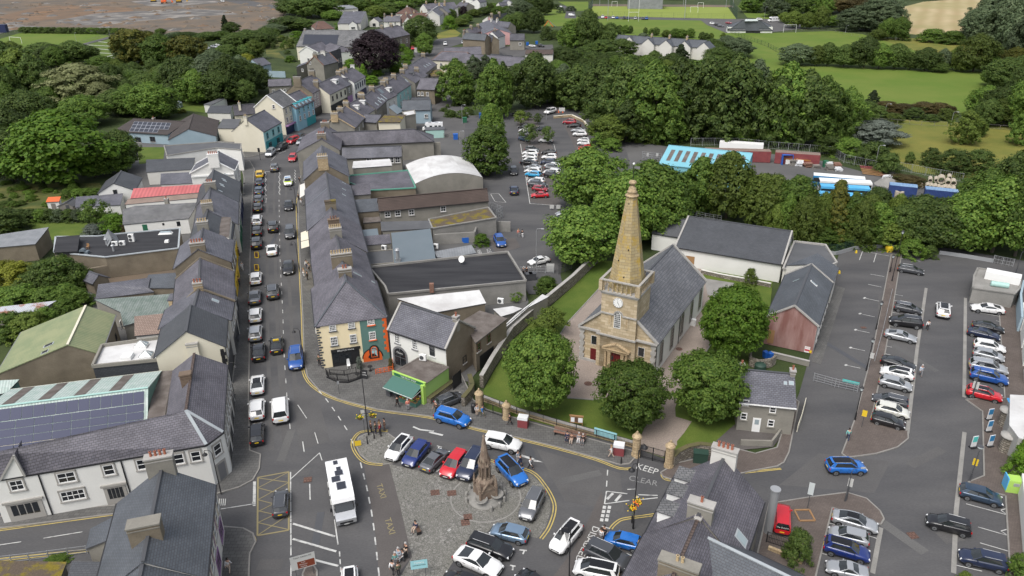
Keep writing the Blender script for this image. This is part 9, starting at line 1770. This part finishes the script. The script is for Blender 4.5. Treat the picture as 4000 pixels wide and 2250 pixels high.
# top right
TR='trees at the top right around the fields'
tR(4,[(1100,310,-30,430),(980,300,40,260),(1230,260,-40,260),(820,310,80,260)],'willow','leaf_grey','large grey green willow above the pitch',TR)
tR(4,[(720,130,-40,330),(880,140,-40,300)],'broad','leaf_rust','brownish tree top at the upper edge',TR)
tR(4,[(250,280,110,180),(390,290,120,160),(520,290,60,150),(640,270,160,160),(690,240,150,140),(160,230,120,120)],'broad','olive','small rounded tree beside the pavilion',TR)
tR(4,[(60,170,-40,260),(250,150,-60,260),(420,140,-60,260),(560,150,-50,200),(-150,120,-80,300),(150,120,-60,240)],'tall','ivy','dark tree along the top edge right of the pitch',TR)
tR(4,[(1200,390,180,180),(1310,400,170,200),(1100,400,290,170)],'broad','olive','brown green tree at the corner of the grass pitch',TR);tR(4,[(1385,410,345,90),(1650,420,290,280),(1840,440,310,240),(1930,400,330,90)],'bush','leaf','low bush below the stubble field',TR)
tR(4,[(280,650,440,340),(480,660,460,200),(590,660,430,190),(760,670,450,260),(960,680,370,300),(1110,690,440,240),(1270,690,440,280),(1420,700,540,180),(1570,710,480,280),(1740,700,490,150),(1850,700,480,120),(1700,720,620,220),(2060,720,340,360),(1950,720,560,200),(2180,720,540,240)],'broad','ivy','dark rounded tree in the hedge line between the two fields','trees in the hedge line between the fields')
tR(4,[(2130,420,50,420),(2330,500,-40,420),(2480,560,-40,400),(2280,460,180,360),(2050,330,90,260),(2560,640,60,360),(2200,280,-60,340),(2400,300,-100,400)],'tall','leaf_grey','tall grey green tree at the upper right corner',TR)
tR(4,[(2330,640,500,200),(2470,660,470,200)],'broad','leaf_gold','golden leaved tree at the right edge',TR)
tR(4,[(2350,900,580,360),(2500,900,560,340),(2250,860,680,220),(2150,1180,860,300),(2330,1230,860,360),(2480,1240,820,400),(2380,1260,980,340),(2560,1300,760,380),(2120,1160,960,240),(2560,1000,640,300),(2200,1260,1000,260)],'broad','ivy','dark leafy tree at the right edge of the field',TR)
tR(4,[(1960,1440,1100,280),(2080,1360,1180,200),(2540,1449,1120,260)],'poplar','leaf','feathery young poplar in the meadow',TR);tR(4,[(1050,1030,905,150)],'conifer','leaf_conifer','small dark pine at the field edge',TR);tR(4,[(1090,1449,1210,420,'pale silver leaved willow at the left of the meadow')],'willow','leaf_silver')
tR(4,[(1190,1110,1020,240),(1350,1120,1045,260),(1560,1120,1030,260),(1720,1130,1035,220),(1840,1140,1070,110)],'bush','leaf_rust','brownish bramble thicket at the near edge of the field','brambles at the field edge')
tR(4,[(980,1190,1020,220),(1100,1200,1060,180),(1450,1190,1080,200),(1630,1210,1150,160),(1780,1200,1090,160),(1250,1220,1140,200),(900,1230,1080,200)],'bush','leaf','green bush among the brambles','bushes at the field edge');tR(4,[(1000,1380,1210,150)],'bush','leaf_grey','grey green bush by the silver willow',TR)
# top of the picture
TP='trees among the houses on the hill'
tR(3,[(90,190,0,240),(220,330,80,200),(60,320,120,220),(330,150,-40,160),(200,150,-50,220),(-40,330,150,150)],'broad','ivy','dark tree at the park edge',TP);tR(3,[(490,130,70,80),(590,110,60,110),(440,90,40,100)],'bush','ivy','clipped dark shrubs in the park',TP)
tR(3,[(420,380,300,160),(340,400,260,120),(500,400,320,150)],'bush','ivy','dark hedge shrubs below the park',TP)
tR(2,[(340,150,-20,240),(560,180,-50,360),(700,170,-30,280),(430,160,-40,260),(780,200,100,200)],'broad','ivy','dark spreading tree behind the brown bungalow',TP)
tR(2,[(340,300,160,330),(180,330,240,220),(120,340,270,200),(450,300,180,240)],'broad','ivy','very dark tree at the edge of the building site',TP)
tR(2,[(880,292,205,170),(420,400,310,130),(350,620,560,110),(960,640,590,140),(1470,510,440,100),(1540,550,500,80),(1950,290,160,140)],'bush','fresh','bright garden shrub among the far houses',TP)
tR(2,[(1220,180,50,220),(1340,150,20,200),(1050,110,0,200),(1150,100,-20,180),(1450,100,10,180),(1560,90,30,120),(1280,100,-40,220),(1620,60,-40,200),(950,60,-40,200),(1750,40,-50,180),(1420,60,-40,200)],'broad','leaf','green garden tree on the hill',TP)
tR(2,[(1210,740,310,440,'large copper beech with almost black purple leaves')],'broad','leaf_copper');tR(2,[(1660,440,160,330),(1700,560,330,170)],'broad','leaf','tall street tree above the red car',TP)
tR(2,[(1090,850,640,130,'yellow green conifer above the white house at the bend')],'conifer','fresh');tR(2,[(1170,850,760,140),(1400,720,640,130),(1220,760,700,120)],'bush','fresh','bright shrubs below the copper beech',TP)
tR(2,[(2040,260,180,200),(1960,200,90,120),(2110,230,140,140),(2300,150,70,150),(2440,160,60,130),(2200,170,90,140),(2560,180,80,160),(2520,130,60,120),(2380,90,30,140)],'broad','leaf','green tree between the houses on the hill',TP);tR(2,[(2090,160,60,80)],'tall','leaf_copper','purple leaved tree on the hill',TP)
for x0 in range(-200,2900,210):tR(2 if x0<1100 else 3,[(x0 if x0<1100 else x0-1100,-12,-110,260)],'broad','ivy','dark tree along the top edge of the photo','trees along the top edge')
for x0 in range(0,2000,230):tR(4,[(x0,-14,-100,280)],'broad','ivy','dark tree along the top edge of the photo','trees along the top edge')
# top left wood
LW='trees of the wood on the left'
tR(1,[(1360,650,290,330,'tall golden topped cypress, left one'),(1900,680,360,330,'tall golden topped cypress, right one')],'cypress','leaf_gold');tR(1,[(1530,620,310,180)],'cypress','leaf_gold','golden topped cypress behind the tall one',LW)
tR(1,[(1650,680,340,320),(760,640,410,300),(880,620,450,220),(460,640,430,360),(560,660,450,300),(1020,680,560,220)],'broad','ivy','dark tree below the mini pitch',LW)
tR(1,[(100,900,400,420),(260,960,480,400),(-60,820,420,300),(380,980,540,300),(60,1060,620,300),(180,1000,640,340)],'poplar','ivy','tall dark poplar in the left wood',LW)
tR(1,[(830,1060,640,540,'pale feathery willow in the middle of the wood'),(1020,1080,820,260,'smaller pale willow beside the big one')],'willow','leaf_willow')
tR(1,[(1350,900,700,380),(1250,960,720,340),(1480,1000,740,320),(1150,1000,640,260),(1780,920,700,340),(1950,940,600,420),(2150,960,580,420),(2330,950,560,360),(2450,900,560,240),(2050,980,700,360),(1650,900,720,260)],'broad','ivy','dark tree in the wood above the bungalow',LW)
tR(1,[(1620,890,730,200)],'broad','fresh','bright round tree in the dark wood',LW);tR(1,[(2500,700,540,160)],'bush','leaf_yellow','yellow tipped shrub at the wood edge',LW)
tR(1,[(1560,1190,830,420),(1350,1160,860,340),(1180,1160,900,300),(1680,1180,960,240)],'broad','leaf','green tree behind the bungalow roof',LW)
tR(1,[(320,1300,910,420),(560,1100,860,260),(120,1449,1100,420),(20,1300,1000,300),(860,1260,960,440),(220,1440,1180,340)],'broad','leaf','green tree in front of the willow',LW)
tR(5,[(680,370,-330,900,'very large bright green tree at the left')],'broad','fresh');tR(5,[(160,370,-120,420),(60,330,-200,380),(1120,300,-20,420),(1250,250,-140,340),(960,330,60,300)],'broad','leaf','tree beside the very large bright one',LW)
tR(1,[(2480,1030,800,200),(2560,860,640,200),(2400,1020,880,160),(-20,1000,600,200)],'broad','leaf','green tree by the small back gardens',LW);tR(2,[(20,930,640,260),(60,480,330,240),(0,600,400,180),(110,420,300,180)],'broad','ivy','dark tree left of the blue cottage',LW)
tR(1,[(2280,340,150,100)],'conifer','leaf_conifer','small pine at the building site edge',LW);tR(1,[(2330,340,220,160),(2500,470,300,340),(2380,500,330,260),(2100,400,320,240),(1880,380,320,200),(2230,390,310,180),(1620,345,285,100),(1780,370,320,180)],'broad','ivy','dark tree along the lower edge of the building site',LW)
b_=[(x,330+(x-300)*.012,270+(x-300)*.012,90)for x in range(240,1260,62)];tR(1,b_,'bush','ivy','clipped dark hedge bush along the building site','hedge along the building site')
# gardens on the left
GS='garden shrubs behind the left terrace'
tR(5,[(60,900,660,380),(130,860,690,240),(-40,800,620,260)],'bush','leaf','dark shrub at the left edge above the garage',GS);tR(5,[(980,830,560,260,'airy garden tree before the cottage range')],'sapling','leaf');tR(5,[(1140,640,570,120),(1300,910,790,130)],'bush','leaf_rust','small brown green shrub by the cottage range',GS)
tR(5,[(1170,880,700,240)],'bush','fresh','bright green shrub by the cottage range',GS);tR(5,[(950,930,810,210)],'bush','leaf_silver','silvery round shrub by the black flat roof',GS)
for x in range(230,900,95):tR(5,[(x,770,655,140)],'bush','ivy','dark hedge bush along the garden lawn','hedge along the garden lawn')
for x in range(700,1080,90):tR(5,[(x,530,445,130)],'bush','leaf','leafy bush beside the white outhouse',GS)
tR(5,[(200,1420,1190,360),(60,1400,1180,260)],'bush','leaf_yellow','yellow flowering shrub at the left edge',GS);tR(5,[(660,1449,1130,420),(800,1440,1200,260),(480,1449,1180,320),(330,1460,1300,300),(880,1449,1280,160)],'bush','leaf','big green shrub mass below the garage',GS)
tR(9,[(330,480,260,360),(120,470,260,340),(640,270,110,240),(480,400,200,240),(800,180,20,260),(500,190,0,320),(250,180,-20,360),(60,180,0,280),(20,330,220,200),(700,160,-40,260)],'bush','leaf','green bush around the rusty shed',GS)
tR(1,[(1840,1130,1095,70),(1800,1135,1105,60)],'bush','leaf_yellow','yellow shrub in the small back garden',GS)
# right edge and square
tR(16,[(2520,460,120,260),(2570,330,60,220)],'bush','fresh','bright green bush above the lime recycling bank','bushes at the right edge');tR(16,[(2520,1460,1230,260),(1970,1500,1410,120)],'bush','olive','green bush at the bottom right edge','bushes at the right edge')
SP='young trees in the back car park'
tR(3,[(90,1260,1110,130),(258,1250,1140,90),(180,1449,1245,160),(360,1449,1270,130),(165,1210,1130,70)],'sapling','leaf','young tree planted among the parked cars',SP)
tR(2,[(1960,1170,1110,120),(2070,1180,1110,120)],'bush','ivy','low dark hedge behind the street lamp','hedge bushes by the back car park')
tR(13,[(560,1320,1285,240)],'bush','leaf','low weeds along the railing behind the pub','weeds behind the pub')
tR(10,[(1045,810,690,60,'white flowering climber at the shop corner')],'bush','leaf_silver');tR(10,[(1360,810,700,55,'red flowering basket plant at the orange railing')],'bush','leaf_rust');tR(15,[(1880,770,715,80,'green weed growing from the middle chimney')],'bush','fresh')if 0 else None

scatter(1,[(1080,560),(2500,600),(2500,900),(1750,1020),(1300,1150),(900,1000),(1000,800)],34,'broad','ivy',(7,12),(6,10),'dark tree in the thick of the left wood','inner trees of the left wood')
scatter(1,[(0,600),(900,560),(1100,900),(1150,1160),(0,1449)],20,'broad','leaf',(7,11),(6,11),'green tree filling the left wood','inner trees of the left wood')
scatter(5,[(0,380),(1000,360),(1000,480),(500,640),(0,640)],26,'bush','leaf',(1.2,3.5),(.6,1.6),'low shrub in the wild garden','shrubs of the wild garden')
scatter(2,[(120,340),(480,330),(470,480),(330,560),(120,560)],16,'bush','leaf',(2,6),(1.5,3.5),'garden bush on the bank behind the white hall','bushes behind the white hall')
scatter(2,[(860,590),(1010,600),(1010,720),(900,690)],8,'bush','fresh',(2,5),(1,2.5),'bush on the bank by the church hall','bushes by the church hall')
scatter(2,[(1420,480),(1600,470),(1560,640),(1380,760),(1300,740)],16,'bush','fresh',(2,6),(1.5,3.5),'bush on the slope right of the copper beech','bushes right of the copper beech')
scatter(2,[(1800,250),(2200,170),(2574,150),(2574,60),(2200,80),(1950,120)],13,'broad','leaf',(4,7),(3.5,6),'garden tree between the houses on the hill','garden trees on the hill')
scatter(2,[(700,150),(900,100),(1700,60),(1700,20),(900,30),(500,60)],18,'broad','leaf',(6,10),(5,8),'tree behind the far detached houses','trees behind the far houses')
scatter(2,[(1840,1040),(2250,1060),(2230,1170),(1850,1150)],10,'bush','ivy',(1.5,3.5),(1,2),'shrub in the back yards beside the car park','shrubs in the back yards')
scatter(3,[(400,640),(1000,700),(1900,730),(2400,730),(2400,790),(400,760)],26,'broad','leaf',(7,12),(5,9),'mid green tree filling the belt below the white terrace','inner trees of the middle belt')
scatter(3,[(700,1180),(1300,1250),(2500,1330),(2500,1400),(1200,1380),(800,1250)],24,'bush','fresh',(3,7),(2,5),'bright thicket bush under the tall poplars','thickets under the poplars')
scatter(8,[(0,960),(560,1080),(1000,1030),(1260,1030),(1260,940),(0,820)],16,'tall','olive',(4,8),(6,10),'slender tree in the belt above the lane','slender trees above the lane')
tR(1,[(1900,1010,560,430),(2120,1000,560,420),(2330,1010,560,360),(2000,1040,700,340),(2230,1040,700,340),(1720,960,640,300),(2480,980,600,260)],'broad','ivy','tall dark tree at the right end of the left wood',LW)
